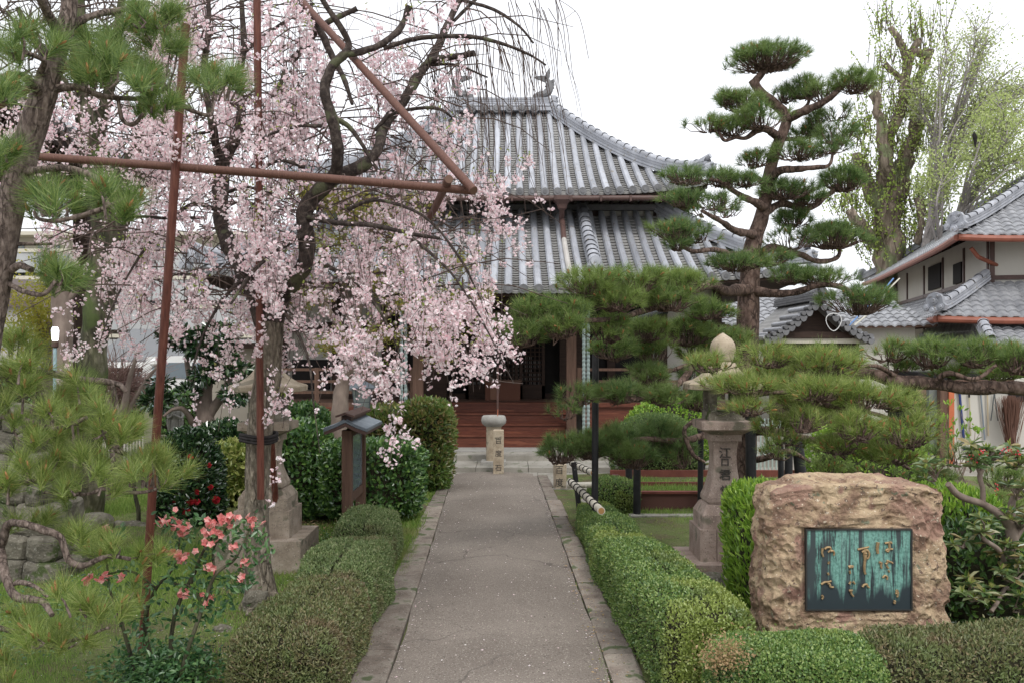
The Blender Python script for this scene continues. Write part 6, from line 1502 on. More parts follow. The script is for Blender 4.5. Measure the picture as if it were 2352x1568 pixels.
t = thing('low_pine', 'low spreading pine branches with orange buds over the lawn and stone wall', 'pine tree', A(-150, 0, 4.6)*[1, 1, 0])
mb = MB(); limb(mb, [(-200, 1630, 4.6, 36), (-170, 1400, 4.6, 32), (-120, 1200, 4.6, 28), (-100, 1000, 4.6, 24), (-60, 860, 4.6, 18)], n=14, m=8, knob=.07); mb.build('trunk', M['bark_fore'], t, smooth=True)
for b_ in ([(-110, 1280, 4.6, 16), (-40, 1290, 4.3, 13), (0, 1250, 4.1, 11), (17, 1204, 4.05, 9), (54, 1203, 4.0, 9), (100, 1218, 4.0, 9), (140, 1236, 4.0, 8), (157, 1284, 4.0, 8), (190, 1300, 4.0, 7), (249, 1277, 4.0, 5), (300, 1283, 4.0, 4)],
           [(0, 1255, 4.1, 10), (12, 1317, 4.0, 10), (37, 1367, 3.95, 10), (95, 1379, 3.9, 8), (120, 1412, 3.85, 6)], [(30, 1340, 4.0, 5), (45, 1335, 3.95, 6), (80, 1345, 3.9, 5), (110, 1370, 3.9, 4)],
           [(-120, 1400, 4.4, 10), (0, 1440, 4.1, 6), (75, 1458, 4.0, 6), (108, 1482, 3.95, 6), (182, 1466, 3.9, 4), (250, 1440, 3.9, 3)], [(-110, 1120, 4.6, 12), (-20, 1118, 4.3, 8), (40, 1108, 4.2, 6), (90, 1100, 4.1, 5)],
           [(-100, 900, 4.6, 14), (0, 860, 4.4, 9), (81, 849, 4.3, 8), (169, 870, 4.3, 8), (264, 881, 4.3, 7), (290, 900, 4.3, 4)], [(-80, 950, 4.6, 10), (40, 960, 4.3, 7), (130, 985, 4.2, 6), (200, 960, 4.2, 5)],
           [(244, 1002, 4.3, 6), (256, 1028, 4.3, 6), (290, 1043, 4.3, 5)], [(256, 1028, 4.3, 5), (275, 1026, 4.3, 4), (282, 1005, 4.3, 3)], [(256, 1026, 4.3, 6), (258, 1070, 4.2, 5), (240, 1120, 4.2, 5), (330, 1130, 4.3, 4), (400, 1105, 4.4, 3)],
           [(80, 860, 4.3, 6), (115, 950, 4.25, 6), (130, 1030, 4.2, 5), (120, 1090, 4.15, 4)], [(240, 1120, 4.2, 5), (190, 1135, 4.15, 4), (100, 1130, 4.1, 3)], [(260, 885, 4.3, 6), (268, 960, 4.3, 6), (250, 1005, 4.3, 6)]):
    mb = MB(); limb(mb, b_, n=10, m=7, knob=.14, wig=.3); mb.build('branch', M['bark_fore'], t, smooth=True)
nb, tw, cd = MB(), MB(), MB(); F1 = []; CK = .62
clus(-20, 75, 770, 870, 4.2, 15); clus(-10, 95, 860, 940, 4.25, 12); clus(165, 250, 860, 920, 4.3, 9); clus(70, 180, 890, 950, 4.25, 11); clus(-10, 140, 950, 1010, 4.2, 12); clus(120, 250, 940, 1000, 4.25, 15); clus(215, 320, 930, 1000, 4.3, 13); clus(20, 160, 1030, 1095, 4.15, 16)
clus(130, 280, 1070, 1130, 4.2, 16); clus(255, 425, 1035, 1110, 4.35, 18); clus(150, 260, 1000, 1060, 4.3, 7); clus(130, 205, 1200, 1240, 4.05, 5); clus(200, 370, 1225, 1275, 4.05, 13); clus(110, 330, 1350, 1410, 3.95, 15); clus(-10, 200, 1410, 1480, 3.9, 18); clus(-20, 40, 1090, 1150, 4.1, 5); clus(-20, 30, 1500, 1560, 3.8, 5); clus(40, 120, 1180, 1200, 4.2, 2)
spotted(F1, .115, .0022, 80, nb, tw, cd, .55)
nb.build('needles', M['needle_yellow'], t); tw.build('twigs', M['bark_fore'], t); cd.build('buds', M['candle'], t)

# ------------------------------------------------------------------ the weeping cherry
t = thing('weeping_cherry', 'weeping cherry tree in full pale pink blossom propped by brown poles', 'cherry tree', G(598, 1385))
mb = MB()
limb(mb, [(600, 1405, 6.5, 52), (598, 1360, 6.5, 38), (592, 1290, 6.5, 31), (590, 1180, 6.5, 29), (592, 1060, 6.5, 28), (600, 960, 6.5, 29), (612, 880, 6.5, 30), (622, 800, 6.5, 27), (628, 740, 6.5, 24)], n=22, m=8, knob=.08)
for k, (dx, dy) in enumerate(((-52, 20), (45, 12), (60, -8), (-30, 34))):
    limb(mb, [(598, 1345, 6.5, 18), (598+dx*.5, 1372+dy*.3, 6.45, 14), (598+dx, 1400+dy*.5, 6.4-.05*k, 7)], n=8)
mb.build('trunk', M['bark_trunk'], t, smooth=True)
chb = [
 [(626, 770, 6.5, 24), (650, 690, 6.5, 21), (690, 620, 6.4, 20), (703, 560, 6.35, 19), (700, 500, 6.3, 18), (715, 465, 6.3, 18), (745, 430, 6.25, 18), (790, 402, 6.2, 16), (830, 382, 6.2, 15), (862, 350, 6.2, 12), (876, 310, 6.3, 13), (890, 280, 6.4, 12), (925, 235, 6.5, 11), (968, 170, 6.6, 10), (1010, 100, 6.7, 9), (1052, 10, 6.8, 7), (1075, -50, 6.9, 5)],
 [(752, 428, 6.25, 15), (772, 390, 6.1, 14), (776, 340, 6.0, 13), (768, 280, 5.95, 13), (752, 220, 5.9, 12), (750, 185, 5.9, 12), (768, 145, 5.9, 11), (795, 120, 5.9, 9), (800, 95, 5.9, 8), (780, 55, 5.85, 7), (742, 0, 5.8, 7), (720, -50, 5.8, 6)],
 [(790, 125, 5.9, 9), (840, 115, 5.95, 8), (885, 95, 6.0, 8), (925, 60, 6.1, 8), (940, 15, 6.1, 8)],
 [(880, 112, 6.0, 5), (950, 90, 6.0, 6), (1010, 84, 6.0, 5), (1080, 85, 6.0, 5), (1150, 100, 6.1, 4), (1215, 125, 6.1, 3), (1255, 150, 6.1, 2)],
 [(945, 190, 6.6, 8), (985, 145, 6.6, 8), (1030, 132, 6.5, 7), (1088, 120, 6.4, 7)], [(985, 150, 6.6, 5), (1050, 150, 6.6, 3), (1120, 178, 6.6, 2)],
 [(1035, 60, 6.8, 4), (1100, -10, 6.9, 4)], [(1060, 0, 6.8, 4), (1130, 20, 6.7, 4), (1190, 60, 6.6, 3), (1225, 100, 6.6, 2.5)],
 [(620, 790, 6.5, 22), (590, 700, 6.6, 19), (545, 610, 6.8, 17), (515, 540, 7.0, 17), (505, 470, 7.1, 18), (512, 400, 7.2, 18), (525, 345, 7.2, 14), (545, 300, 7.2, 12), (552, 250, 7.2, 10), (548, 180, 7.2, 9), (560, 100, 7.2, 7), (555, 0, 7.2, 6)],
 [(515, 395, 7.2, 13), (500, 345, 7.1, 10), (487, 290, 7.0, 9), (478, 235, 7.0, 7), (470, 150, 7.0, 7), (480, 60, 7.0, 6), (476, -20, 7.0, 5)],
 [(765, 270, 5.95, 7), (800, 290, 6.0, 6), (830, 330, 6.0, 5), (860, 380, 6.0, 4), (900, 430, 6.0, 3)],
 [(696, 540, 6.3, 8), (660, 560, 6.1, 7), (620, 590, 5.9, 5), (570, 640, 5.8, 4), (530, 700, 5.7, 3)],
 [(700, 500, 6.3, 7), (760, 510, 6.1, 6), (850, 515, 5.9, 6), (930, 535, 5.8, 5), (1010, 548, 5.7, 4)],
 [(930, 535, 5.8, 4), (975, 570, 5.7, 4), (1030, 620, 5.6, 3), (1080, 690, 5.5, 2.5), (1120, 760, 5.5, 2), (1180, 880, 5.5, 1.2)],
 [(720, 600, 6.4, 6), (770, 620, 6.2, 5), (830, 660, 6.0, 4), (880, 730, 5.9, 3), (920, 820, 5.9, 2), (945, 930, 5.9, 1)],
 [(800, 480, 6.2, 5), (860, 460, 6, 4), (940, 480, 5.9, 4), (1000, 520, 5.8, 3), (1060, 600, 5.7, 3), (1100, 680, 5.7, 2), (1160, 800, 5.6, 1)],
 [(500, 480, 7.0, 6), (440, 470, 6.8, 5), (380, 520, 6.6, 4), (320, 590, 6.4, 3), (260, 700, 6.2, 2), (225, 800, 6.1, 1)], [(470, 500, 6.9, 4), (380, 500, 6.4, 4), (300, 498, 6.1, 3), (200, 510, 5.8, 2), (90, 560, 5.6, 1)],
 [(640, 700, 6.5, 6), (680, 760, 6.2, 4), (710, 830, 6.0, 3), (720, 920, 5.9, 2), (735, 1040, 5.8, 1)], [(560, 640, 6.7, 5), (520, 680, 6.5, 4), (470, 760, 6.4, 3), (440, 850, 6.3, 2)],
 [(690, 0, 6.6, 9), (730, 60, 6.5, 9), (760, 120, 6.4, 8), (790, 180, 6.3, 6), (810, 240, 6.2, 4)], [(670, 140, 6.8, 8), (700, 110, 6.7, 8), (740, 60, 6.6, 7), (820, 20, 6.6, 6)], [(655, 155, 6.8, 6), (640, 200, 6.8, 5), (600, 260, 6.8, 3)],
 [(740, 290, 6, 5), (690, 290, 6, 4), (620, 310, 6, 3), (560, 350, 6, 2)], [(860, 300, 6.3, 5), (910, 260, 6.3, 4), (1000, 250, 6.2, 4), (1050, 280, 6.2, 2)], [(700, 385, 6.2, 5), (640, 370, 6.2, 4), (590, 400, 6.2, 3)], [(560, 120, 7.2, 5), (640, 60, 7.1, 4), (720, 10, 7.0, 3)],
 [(480, 120, 7.0, 5), (400, 60, 6.8, 4), (340, 10, 6.7, 3)], [(487, 300, 7.0, 4), (420, 320, 6.8, 3), (350, 380, 6.6, 2)], [(640, 450, 6.6, 3), (600, 440, 6.6, 3), (560, 430, 6.7, 4), (520, 440, 7.0, 5)]]
for b_ in chb:
    mb = MB(); limb(mb, b_, n=12 if b_[0][3] > 10 else 7, m=7, knob=.14, wig=.35); mb.build('branch', M['bark_cherry'], t, smooth=True)
grid = """

0000013445444420010122000
0000024565543320011222100
0000011455554332222222000
0000000344555443333331000
2111110334666554433322000
2233443334666666443332000
2333445544677654434444100
2223334454455443333343111
1111123433233332334433333
0001122344444433343323321
1122222355555322334442222
1333323456666512345555321
0000255544666445445444310
0000255544566445445445200
0002344555553354554455500
0003321245652456676545620
0003411135631354654254310
0000000013402112333100000
0000000002201112233000000
0000000000001200012100000
0000000000000100001000000
0000000000000000000000000
0000000000001200000000000""".split()
Tp = []
for r_, row in enumerate(grid):
    for c_, ch in enumerate(row):
        v = int(ch)
        if not v: continue
        n = rng.poisson(v*(1.5+.38*v))
        x = c_*49+rng.uniform(0, 49, n); y = r_*49+rng.uniform(-46, 10, n)
        kp = rng.random(n) < np.clip(.42+.75*nz(np.stack([x/42, y/60, x*0], 1), 1.1), .06, 1); x, y = x[kp], y[kp]
        Tp.append(np.stack([x, y], 1))
Tp = np.vstack(Tp); N = len(Tp)
yy_ = 6.35+.55*nz(np.stack([Tp[:, 0]/160, Tp[:, 1]/160, Tp[:, 0]*0], 1), 1.0)+rng.normal(size=N)*.45-np.clip((Tp[:, 1]-500)/400, 0, 1)*.35
lane = np.vstack([spline([r_[:3] for r_ in b_], 4) for b_ in chb[:10]+[[(592, 1100, 6.5), (600, 960, 6.5), (612, 880, 6.5), (628, 740, 6.5)]]])
dd_ = np.sqrt(((Tp[:, None]+np.array((0, 20))-lane[None, :, :2])**2).sum(-1)); jn = dd_.argmin(1); near = (dd_.min(1) < 26) & (rng.random(N) < .85)
yy_ = np.where(near, np.maximum(yy_, lane[jn, 2]+.25+rng.random(N)*.6), yy_)
yy_ = np.clip(yy_, 5.15, 7.9)
top = np.stack([(Tp[:, 0]-CX)/F*yy_, yy_, H-(Tp[:, 1]-HY)/F*yy_], 1)
ln = rng.uniform(.08, .34, N); sway = rng.normal(size=(N, 2))*.04+np.stack([np.clip((Tp[:, 0]-650)/600, -.6, .6)*.03, np.zeros(N)], 1)
# weeping: thin shoots above, flower-laden shoots below
K = 6; ts = np.linspace(0, 1, K)
P = top[:, None]+np.stack([sway[:, 0:1]*ts**1.2*2, sway[:, 1:2]*ts*1.5, -ln[:, None]*ts], -1)*1.0
upn = rng.random(N) < .25; lu = rng.uniform(.15, .7, N)
Pu = top[:, None]+np.stack([-(sway[:, 0:1]*2+rng.normal(size=(N, 1))*.04)*ts[::-1]**1.5, rng.normal(size=(N, 1))*.03*ts[::-1], lu[:, None]*ts[::-1]], -1)
mb = MB(); mb.strands(P, .0018, n=3); mb.strands(Pu[upn], .0020, n=3)
# bare hanging shoots over the sky
bare = [(1080, 0, 6.5), (1100, 60, 6.4), (1120, 90, 6.2), (1150, 100, 6.1), (1180, 60, 6.6), (1200, 90, 6.4), (1215, 125, 6.2), (1240, 140, 6.1), (1060, 100, 6.4), (1020, 130, 6.5), (1180, 0, 6.6), (1225, 0, 6.5), (1140, 20, 6.7), (1040, 130, 6.6), (1085, 120, 6.4), (990, 150, 6.6), (1250, 20, 6.4), (1110, 180, 6.5), (1275, -10, 6.3), (1160, 110, 6.2)]
for (px, py, Y) in bare:
    for _ in range(4):
        s = A(px+rng.uniform(-14, 14), py+rng.uniform(-8, 8), Y+rng.normal()*.15); l = rng.uniform(.35, 1.15); dx = rng.uniform(-.02, .22)
        q = np.array([s+np.array((dx*u_**.8+.01*sin(u_*9+px), rng.normal()*.004, -l*u_)) for u_ in np.linspace(0, 1, 8)]); mb.strands(q[None], np.linspace(.0036, .0014, 8)[None], n=3)
q = spline([A(1268, -10, 6.0), A(1320, 25, 6.0), A(1337, 60, 6.0), A(1352, 135, 6.0)], 5); mb.strands(q[None], .0024, n=3); q = spline([A(1322, 25, 6.0), A(1300, 42, 6.0), A(1287, 50, 6.0)], 4); mb.strands(q[None], .0018, n=3)
for (a, b_) in (((1040, 500), (1250, 480)), ((980, 620), (1190, 560)), ((900, 470), (1120, 350)), ((1000, 400), (1150, 420)), ((1080, 840), (1200, 880))):
    q = spline([A(*a, 5.8), A((a[0]+b_[0])/2, (a[1]+b_[1])/2+12, 5.8), A(*b_, 5.8)], 6); mb.strands(q[None], .0028, n=3)
# finer branching behind
n = 650; x = rng.uniform(180, 1080, n); y = rng.uniform(-20, 700, n); k = np.array([int(grid[min(22, max(0, int(b/49)))][min(24, int(a/49))]) > 1 for a, b in zip(x, y)]); x, y = x[k], y[k]
Yb = rng.uniform(6.2, 7.4, len(x)); s = np.stack([(x-CX)/F*Yb, Yb, H-(y-HY)/F*Yb], 1); d = rng.normal(size=s.shape)*np.array((.30, .2, .12)); d2 = d*1.6+np.array((0, 0, -.14))
mb.strands(np.stack([s, s+d*.5+np.array((0, 0, .03)), s+d, s+d2], 1), np.array([[.006, .005, .004, .002]]), n=4)
mb.build('hanging_twigs', M['twig'], t)
# flowers: little umbels of five-petalled flowers
nodes = int(N*4.6); idn = rng.integers(0, N, nodes); un = rng.random(nodes)**.75
Nd = P[idn, 0]+(P[idn, -1]-P[idn, 0])*un[:, None]+rng.normal(size=(nodes, 3))*.012
cnt = rng.integers(3, 8, nodes); Cn = np.repeat(Nd, cnt, 0)
off = nrm(rng.normal(size=Cn.shape))*rng.uniform(.012, .036, len(Cn))[:, None]+np.array((0, 0, -.012)); Fc = Cn+off
fd = nrm(off+rng.normal(size=off.shape)*.02+np.array((0, 0, -.006)))
m = len(Fc); a1 = nrm(np.cross(fd, rng.normal(size=fd.shape))); a2 = np.cross(fd, a1); ph0 = rng.uniform(0, 6.28, m); sz = rng.uniform(.0125, .0175, m)
opn = rng.uniform(.35, 1.0, m)
Cc, Dd, Nn, Ll = [], [], [], []
for k in range(5):
    an = ph0+k*2*pi/5; rad_ = a1*np.cos(an)[:, None]+a2*np.sin(an)[:, None]
    Cc.append(Fc); Dd.append(rad_*opn[:, None]+fd*(1.15-opn)[:, None]); Nn.append(fd); Ll.append(sz)
mb = MB(); mb.cards(np.concatenate(Cc), np.concatenate(Dd), np.concatenate(Nn), np.concatenate(Ll), np.concatenate(Ll)*.95, wide=.62)
mb.build('blossom', M['blossom'], t)
k = rng.random(N) < .35; q = top[k]; mb = MB(); r = np.repeat(q, 3, 0)+rng.normal(size=(len(q)*3, 3))*.02
mb.leaves(r, rng.normal(size=r.shape)+np.array((0, 0, .5)), rng.normal(size=r.shape), .028, .011); mb.build('young_leaves', M['young_leaf'], t)

# ------------------------------------------------------------------ other trees
def tree(name, label, base, rows, bark, grp=None, n0=12, knob=.12):
    t = thing(name, label, 'tree', base, grp)
    for i, b_ in enumerate(rows):
        mb = MB(); limb(mb, b_, n=n0 if i == 0 else 8, m=6, knob=knob, wig=.3); mb.build('trunk' if i == 0 else 'branch', M[bark], t, smooth=True)
    return t
tree('old_tree', 'massive dark mossy tree trunk leaning behind the blossom', A(210, 0, 10.0)*[1, 1, 0],
     [[(208, 1195, 10, 34), (204, 1100, 10, 30), (205, 950, 10, 30), (212, 830, 10, 32), (225, 720, 10, 33), (240, 620, 10, 36), (252, 530, 10, 38), (240, 450, 10, 34), (222, 380, 10, 32), (205, 300, 10.1, 28), (190, 200, 10.2, 24), (180, 60, 10.3, 20), (176, -60, 10.3, 16)],
      [(255, 540, 10, 28), (280, 480, 10, 24), (300, 400, 10, 22), (330, 300, 10, 18), (350, 180, 10, 14), (372, 40, 10, 10)], [(215, 350, 10, 16), (240, 250, 9.9, 14), (262, 130, 9.8, 12), (280, 0, 9.8, 9)], [(200, 290, 10, 14), (150, 200, 10.1, 12), (90, 110, 10.2, 9), (40, 20, 10.2, 6)],
      [(330, 310, 10, 8), (380, 290, 10, 10), (415, 330, 10, 12), (400, 400, 10, 14)], [(345, 200, 10, 8), (400, 110, 10, 7), (440, 20, 10, 5)]], 'bark_moss')
tree('old_tree', 'thick pale grey tree trunk beside the mossy leaning trunk', A(150, 0, 10.6)*[1, 1, 0], [[(135, 1170, 10.6, 30), (140, 1050, 10.6, 24), (146, 900, 10.6, 22), (146, 780, 10.6, 22), (143, 690, 10.6, 21), (140, 655, 10.6, 20)], [(150, 700, 10.6, 8), (185, 650, 10.6, 6), (205, 600, 10.6, 4)]], 'bark_grey')
tree('old_tree', 'brown tree trunk rising at the corner of the pale gatepost', A(268, 0, 12.2)*[1, 1, 0], [[(268, 1130, 12.2, 16), (270, 1000, 12.2, 11), (285, 930, 12.2, 8), (300, 860, 12.2, 5), (318, 800, 12.2, 3)], [(272, 990, 12.2, 6), (330, 880, 12.3, 4), (385, 820, 12.4, 3)], [(270, 960, 12.2, 5), (240, 900, 12.2, 4), (232, 840, 12.2, 2)]], 'bark_grey')
tree('young_tree', 'thin bare sapling leaning by the foot of the old trunks', A(175, 0, 9.6)*[1, 1, 0], [[(180, 1208, 9.6, 7), (178, 1150, 9.6, 6), (172, 1080, 9.6, 5), (168, 980, 9.6, 4)]], 'bark_grey')
tree('young_tree', 'crooked thin dark sapling between the old trunks and the camellia', A(312, 0, 9.5)*[1, 1, 0], [[(318, 1212, 9.5, 5), (318, 1170, 9.5, 5), (308, 1120, 9.5, 4), (312, 1060, 9.5, 3)]], 'bark_moss')
# leafless crown twigs of the old trees against the sky
mb = MB(); n = 700; x = rng.uniform(-40, 470, n); y = rng.uniform(-60, 420, n); Yb = rng.uniform(9.4, 10.8, n)
s = np.stack([(x-CX)/F*Yb, Yb, H-(y-HY)/F*Yb], 1); d = rng.normal(size=s.shape)*np.array((.25, .2, .12))+np.array((0, 0, .25))
mb.strands(np.stack([s, s+d*.4, s+d*.8+rng.normal(size=s.shape)*.04, s+d*1.2], 1), np.array([[.010, .008, .005, .002]]), n=4)
mb.build('twigs', M['twig'], bpy.data.objects['old_tree'])
# camellia-like tree by the statue
ct = tree('camellia_tree', 'small tree with grey-brown forking stems and clumps of dark leaves by the statue', A(468, 0, 12.0)*[1, 1, 0],
     [[(472, 1110, 12, 22), (470, 1040, 12, 19), (470, 990, 12, 20), (470, 940, 12, 19), (475, 900, 12, 13), (480, 850, 12, 10), (485, 800, 12, 8)], [(480, 950, 12, 13), (505, 915, 12, 11), (525, 880, 12, 10), (528, 840, 12, 8), (515, 810, 12, 6), (520, 770, 12, 4)],
      [(468, 960, 12, 9), (455, 915, 12, 8), (440, 880, 12, 7), (430, 830, 12, 6), (440, 780, 12, 4)], [(462, 1005, 12, 8), (445, 985, 12, 7), (438, 960, 11.9, 7), (420, 938, 11.8, 6), (395, 940, 11.7, 4), (375, 955, 11.6, 3)], [(480, 880, 12, 6), (500, 830, 12, 5), (505, 780, 12, 4)]], 'bark_grey')
nb = MB()
for (px, py, rx, rz) in ((360, 922, 34, 22), (455, 790, 40, 30), (500, 770, 45, 25), (545, 905, 34, 20), (400, 770, 30, 25), (470, 860, 30, 18), (520, 835, 30, 25), (430, 900, 20, 15), (560, 850, 20, 15), (370, 880, 24, 10)):
    n = int(rx*rz*.35); c = A(px, py, 11.8); d = nrm(rng.normal(size=(n, 3))); P = c+d*np.array((rx*12/F, .25, rz*12/F))*rng.uniform(.5, 1, n)[:, None]
    nb.leaves(P, d+np.array((0, 0, .1))+rng.normal(size=(n, 3))*.4, nrm(d+np.array((0, 0, .8))), .10, .045)
nb.build('leaves', M['camellia_leaf'], ct)
# maple behind the cherry
mt = tree('maple_tree', 'young maple with small yellow-green leaves between the cherry and the hall', A(795, 0, 10.6)*[1, 1, 0],
     [[(762, 1120, 10.6, 22), (775, 1000, 10.6, 20), (778, 930, 10.6, 19), (795, 870, 10.6, 16), (812, 800, 10.6, 13), (822, 720, 10.6, 11), (835, 640, 10.6, 9), (850, 560, 10.6, 7), (860, 480, 10.6, 4)], [(800, 850, 10.6, 9), (850, 760, 10.5, 7), (930, 700, 10.4, 5), (1010, 690, 10.3, 3), (1080, 670, 10.3, 2)],
      [(812, 800, 10.6, 8), (760, 720, 10.6, 6), (720, 640, 10.6, 4), (690, 560, 10.6, 3)], [(830, 660, 10.6, 6), (900, 590, 10.5, 4), (980, 560, 10.4, 3)], [(840, 600, 10.6, 5), (780, 530, 10.6, 4), (740, 470, 10.6, 2)], [(855, 780, 10.5, 4), (900, 770, 10.4, 3), (960, 790, 10.3, 2)]], 'bark_grey')
nb = MB()
for (px, py, rx, rz, n) in ((640, 440, 40, 14, 500), (720, 440, 60, 20, 900), (790, 460, 70, 35, 1600), (860, 500, 70, 35, 1500), (930, 560, 60, 30, 1100), (960, 470, 40, 25, 500), (760, 560, 50, 30, 900), (700, 680, 50, 25, 900), (860, 640, 70, 30, 1200), (950, 700, 60, 25, 1000), (1050, 690, 60, 22, 1100), (1110, 680, 26, 20, 500), (1000, 760, 60, 25, 800), (880, 770, 50, 25, 700), (760, 790, 40, 22, 600), (1010, 820, 35, 20, 350), (560, 440, 40, 15, 200), (1050, 600, 50, 25, 500)):
    P = A(px, py, 10.4)+rng.normal(size=(n, 3))*np.array((rx*.5*10.4/F, .3, rz*.5*10.4/F)); P[:, 2] += .03*nz(P, 8)
    nb.leaves(P, rng.normal(size=(n, 3))*np.array((1, 1, .35)), np.array((0, 0, 1.))+rng.normal(size=(n, 3))*.4, .032, .026)
nb.build('leaves', M['maple_leaf'], mt)

# ginkgo with pollarded limbs
Yk = 40.0
gk = tree('ginkgo_tree', 'huge pollarded ginkgo with fresh lime leaves behind the white house', A(2035, 0, Yk)*[1, 1, 0],
     [[(2050, 900, Yk, 38.4), (2045, 700, Yk, 35.2), (2042, 560, Yk, 32.0), (2045, 480, Yk, 29.6), (2062, 420, Yk, 24.0), (2085, 360, Yk, 17.6), (2100, 310, Yk, 14.4), (2104, 280, Yk, 17.6)],
      [(2030, 500, Yk, 17.6), (2028, 400, Yk, 16.0), (2040, 320, Yk, 12.8), (2072, 250, Yk, 12.8), (2082, 180, Yk, 12.0), (2078, 120, Yk, 9.6), (2060, 90, Yk, 8.0), (2045, 62, Yk, 7.2)], [(2080, 230, Yk, 10.4), (2105, 190, Yk, 8.8), (2125, 150, Yk, 8.0), (2138, 118, Yk, 10.4)], [(2085, 170, Yk, 7.2), (2095, 120, Yk, 7.2), (2110, 90, Yk, 8.8)],
      [(2020, 480, Yk, 17.6), (1990, 420, Yk, 16.0), (1972, 370, Yk, 12.8), (1965, 350, Yk, 6.4)], [(2030, 440, Yk, 14.4), (2040, 380, Yk-1, 14.4), (2025, 300, Yk-1, 12.8), (2012, 240, Yk-1, 9.6), (2005, 215, Yk-1, 12.8)], [(2072, 185, Yk, 6.4), (2050, 165, Yk, 6.4), (2030, 150, Yk, 7.2)], [(2105, 560, Yk-1, 9.6), (2112, 520, Yk-1, 8.0), (2115, 480, Yk-1, 9.6), (2110, 455, Yk-1, 10.4)], [(2010, 560, Yk, 14.4), (1970, 510, Yk-1, 12.8), (1950, 480, Yk-1, 11.2)], [(2098, 300, Yk, 11.2), (2108, 262, Yk, 14.4)], [(2090, 120, Yk, 9.6), (2138, 128, Yk, 11.2)]], 'bark_ginkgo', knob=.14)
nb, tw = MB(), MB()
for (px, py, rx, rz, n, hh) in ((2045, 65, 26, 12, 22, 2.2), (2110, 90, 30, 12, 22, 2.4), (2140, 118, 20, 12, 20, 2.6), (2030, 150, 30, 15, 20, 2.2), (2085, 200, 30, 60, 40, 2.0), (2005, 215, 30, 15, 26, 2.0), (2060, 270, 40, 25, 40, 2.0), (2104, 280, 30, 18, 40, 2.4), (1990, 310, 25, 40, 36, 1.8), (2060, 350, 60, 30, 60, 1.8), (2120, 350, 26, 26, 26, 1.8), (1965, 400, 30, 40, 36, 1.6), (2020, 420, 40, 40, 40, 1.6), (1960, 480, 50, 30, 60, 1.5), (2110, 470, 50, 30, 60, 1.8), (2080, 500, 60, 40, 60, 1.6), (2000, 540, 60, 30, 60, 1.5), (2040, 580, 60, 30, 70, 1.4), (1940, 560, 50, 20, 40, 1.3), (2130, 530, 50, 20, 40, 1.6)):
    b = A(px, py, Yk)+rng.normal(size=(n, 3))*np.array((rx*.5*Yk/F, .7, rz*.5*Yk/F)); d = rng.normal(size=(n, 3))*.22+np.array((0, 0, 1)); d[:, 0] += (b[:, 0]-A(px, 0, Yk)[0])*.35; l = hh*rng.uniform(.4, 1, n)[:, None]*.8
    e_ = b+nrm(d)*l; tw.strands(np.stack([b, (b+e_)/2, e_], 1), np.array([[.022, .016, .008]]), n=3)
    m = 14; u = rng.random((n, m, 1)); Q = (b[:, None]+(e_-b)[:, None]*u+rng.normal(size=(n, m, 3))*.05).reshape(-1, 3)
    nb.leaves(Q, rng.normal(size=Q.shape)+np.array((0, 0, .4)), rng.normal(size=Q.shape), .10, .09)
tw.build('shoots', M['twig'], gk); nb.build('leaves', M['ginkgo_leaf'], gk)
# slender pale trees
for (nm, lb, rows, Yt, fan) in (
    ('zelkova_tree', 'slender pale grey tree with fanning bare branches and sparse young leaves', [[(2115, 800, 1, 16), (2125, 600, 1, 13), (2140, 500, 1, 10), (2160, 400, 1, 8), (2190, 300, 1, 6)]], 38,
     [((2135, 530), (2200, 330), (2260, 200)), ((2140, 480), (2150, 330), (2180, 160)), ((2160, 420), (2230, 260), (2300, 180)), ((2150, 400), (2180, 300), (2320, 230)), ((2170, 350), (2220, 200), (2270, 90)), ((2190, 300), (2280, 250), (2345, 190)), ((2130, 430), (2150, 250), (2165, 140)), ((2180, 330), (2230, 160), (2240, 80)), ((2150, 330), (2130, 260), (2110, 230)), ((2165, 380), (2290, 330), (2350, 260)), ((2120, 560), (2160, 420), (2210, 280))]),
    ('zelkova_tree', 'leafier pale tree low beside the tiled roof corner', [[(2190, 700, 1, 12), (2195, 560, 1, 9), (2205, 480, 1, 7), (2235, 400, 1, 5)]], 34,
     [((2195, 560), (2250, 430), (2300, 330)), ((2200, 500), (2270, 420), (2330, 370)), ((2205, 480), (2235, 380), (2250, 300)), ((2160, 590), (2150, 470), (2165, 400)), ((2200, 520), (2290, 470), (2345, 440)), ((2235, 400), (2290, 330), (2310, 260))])):
    t = thing(nm, lb, 'tree', A(rows[0][0][0], 0, Yt)*[1, 1, 0], 'pale trees beyond the house')
    mb = MB(); limb(mb, [(a, b_, Yt, r_) for a, b_, _, r_ in rows[0]], n=8); mb.build('trunk', M['twig_pale'], t)
    tw, nb = MB(), MB()
    for a, b_, c in fan:
        for _ in range(6):
            j = lambda p: A(p[0]+rng.normal()*10, p[1]+rng.normal()*8, Yt+rng.normal()*.9)
            s = spline([A(*a, Yt), j(b_), j(c)], 5); tw.strands(s[None], np.linspace(.05, .012, len(s))[None], n=4)
            n = 9; i = rng.integers(4, len(s), n); d = rng.normal(size=(n, 3))*np.array((.5, .5, .3))+nrm(s[-1]-s[-3])*.9; q = s[i]; tw.strands(np.stack([q, q+d*.5+rng.normal(size=(n, 3))*.05, q+d], 1), np.array([[.018, .013, .007]]), n=3)
            m = 30 if 'leafier' in lb else 13; Q = np.repeat(q+d*rng.uniform(.4, 1, (n, 1)), m, 0)+rng.normal(size=(n*m, 3))*.22; nb.leaves(Q, rng.normal(size=Q.shape), rng.normal(size=Q.shape)+np.array((0, 0, .6)), .10, .07)
    tw.build('branches', M['twig_pale'], t); nb.build('leaves', M['far_leaf'], t)
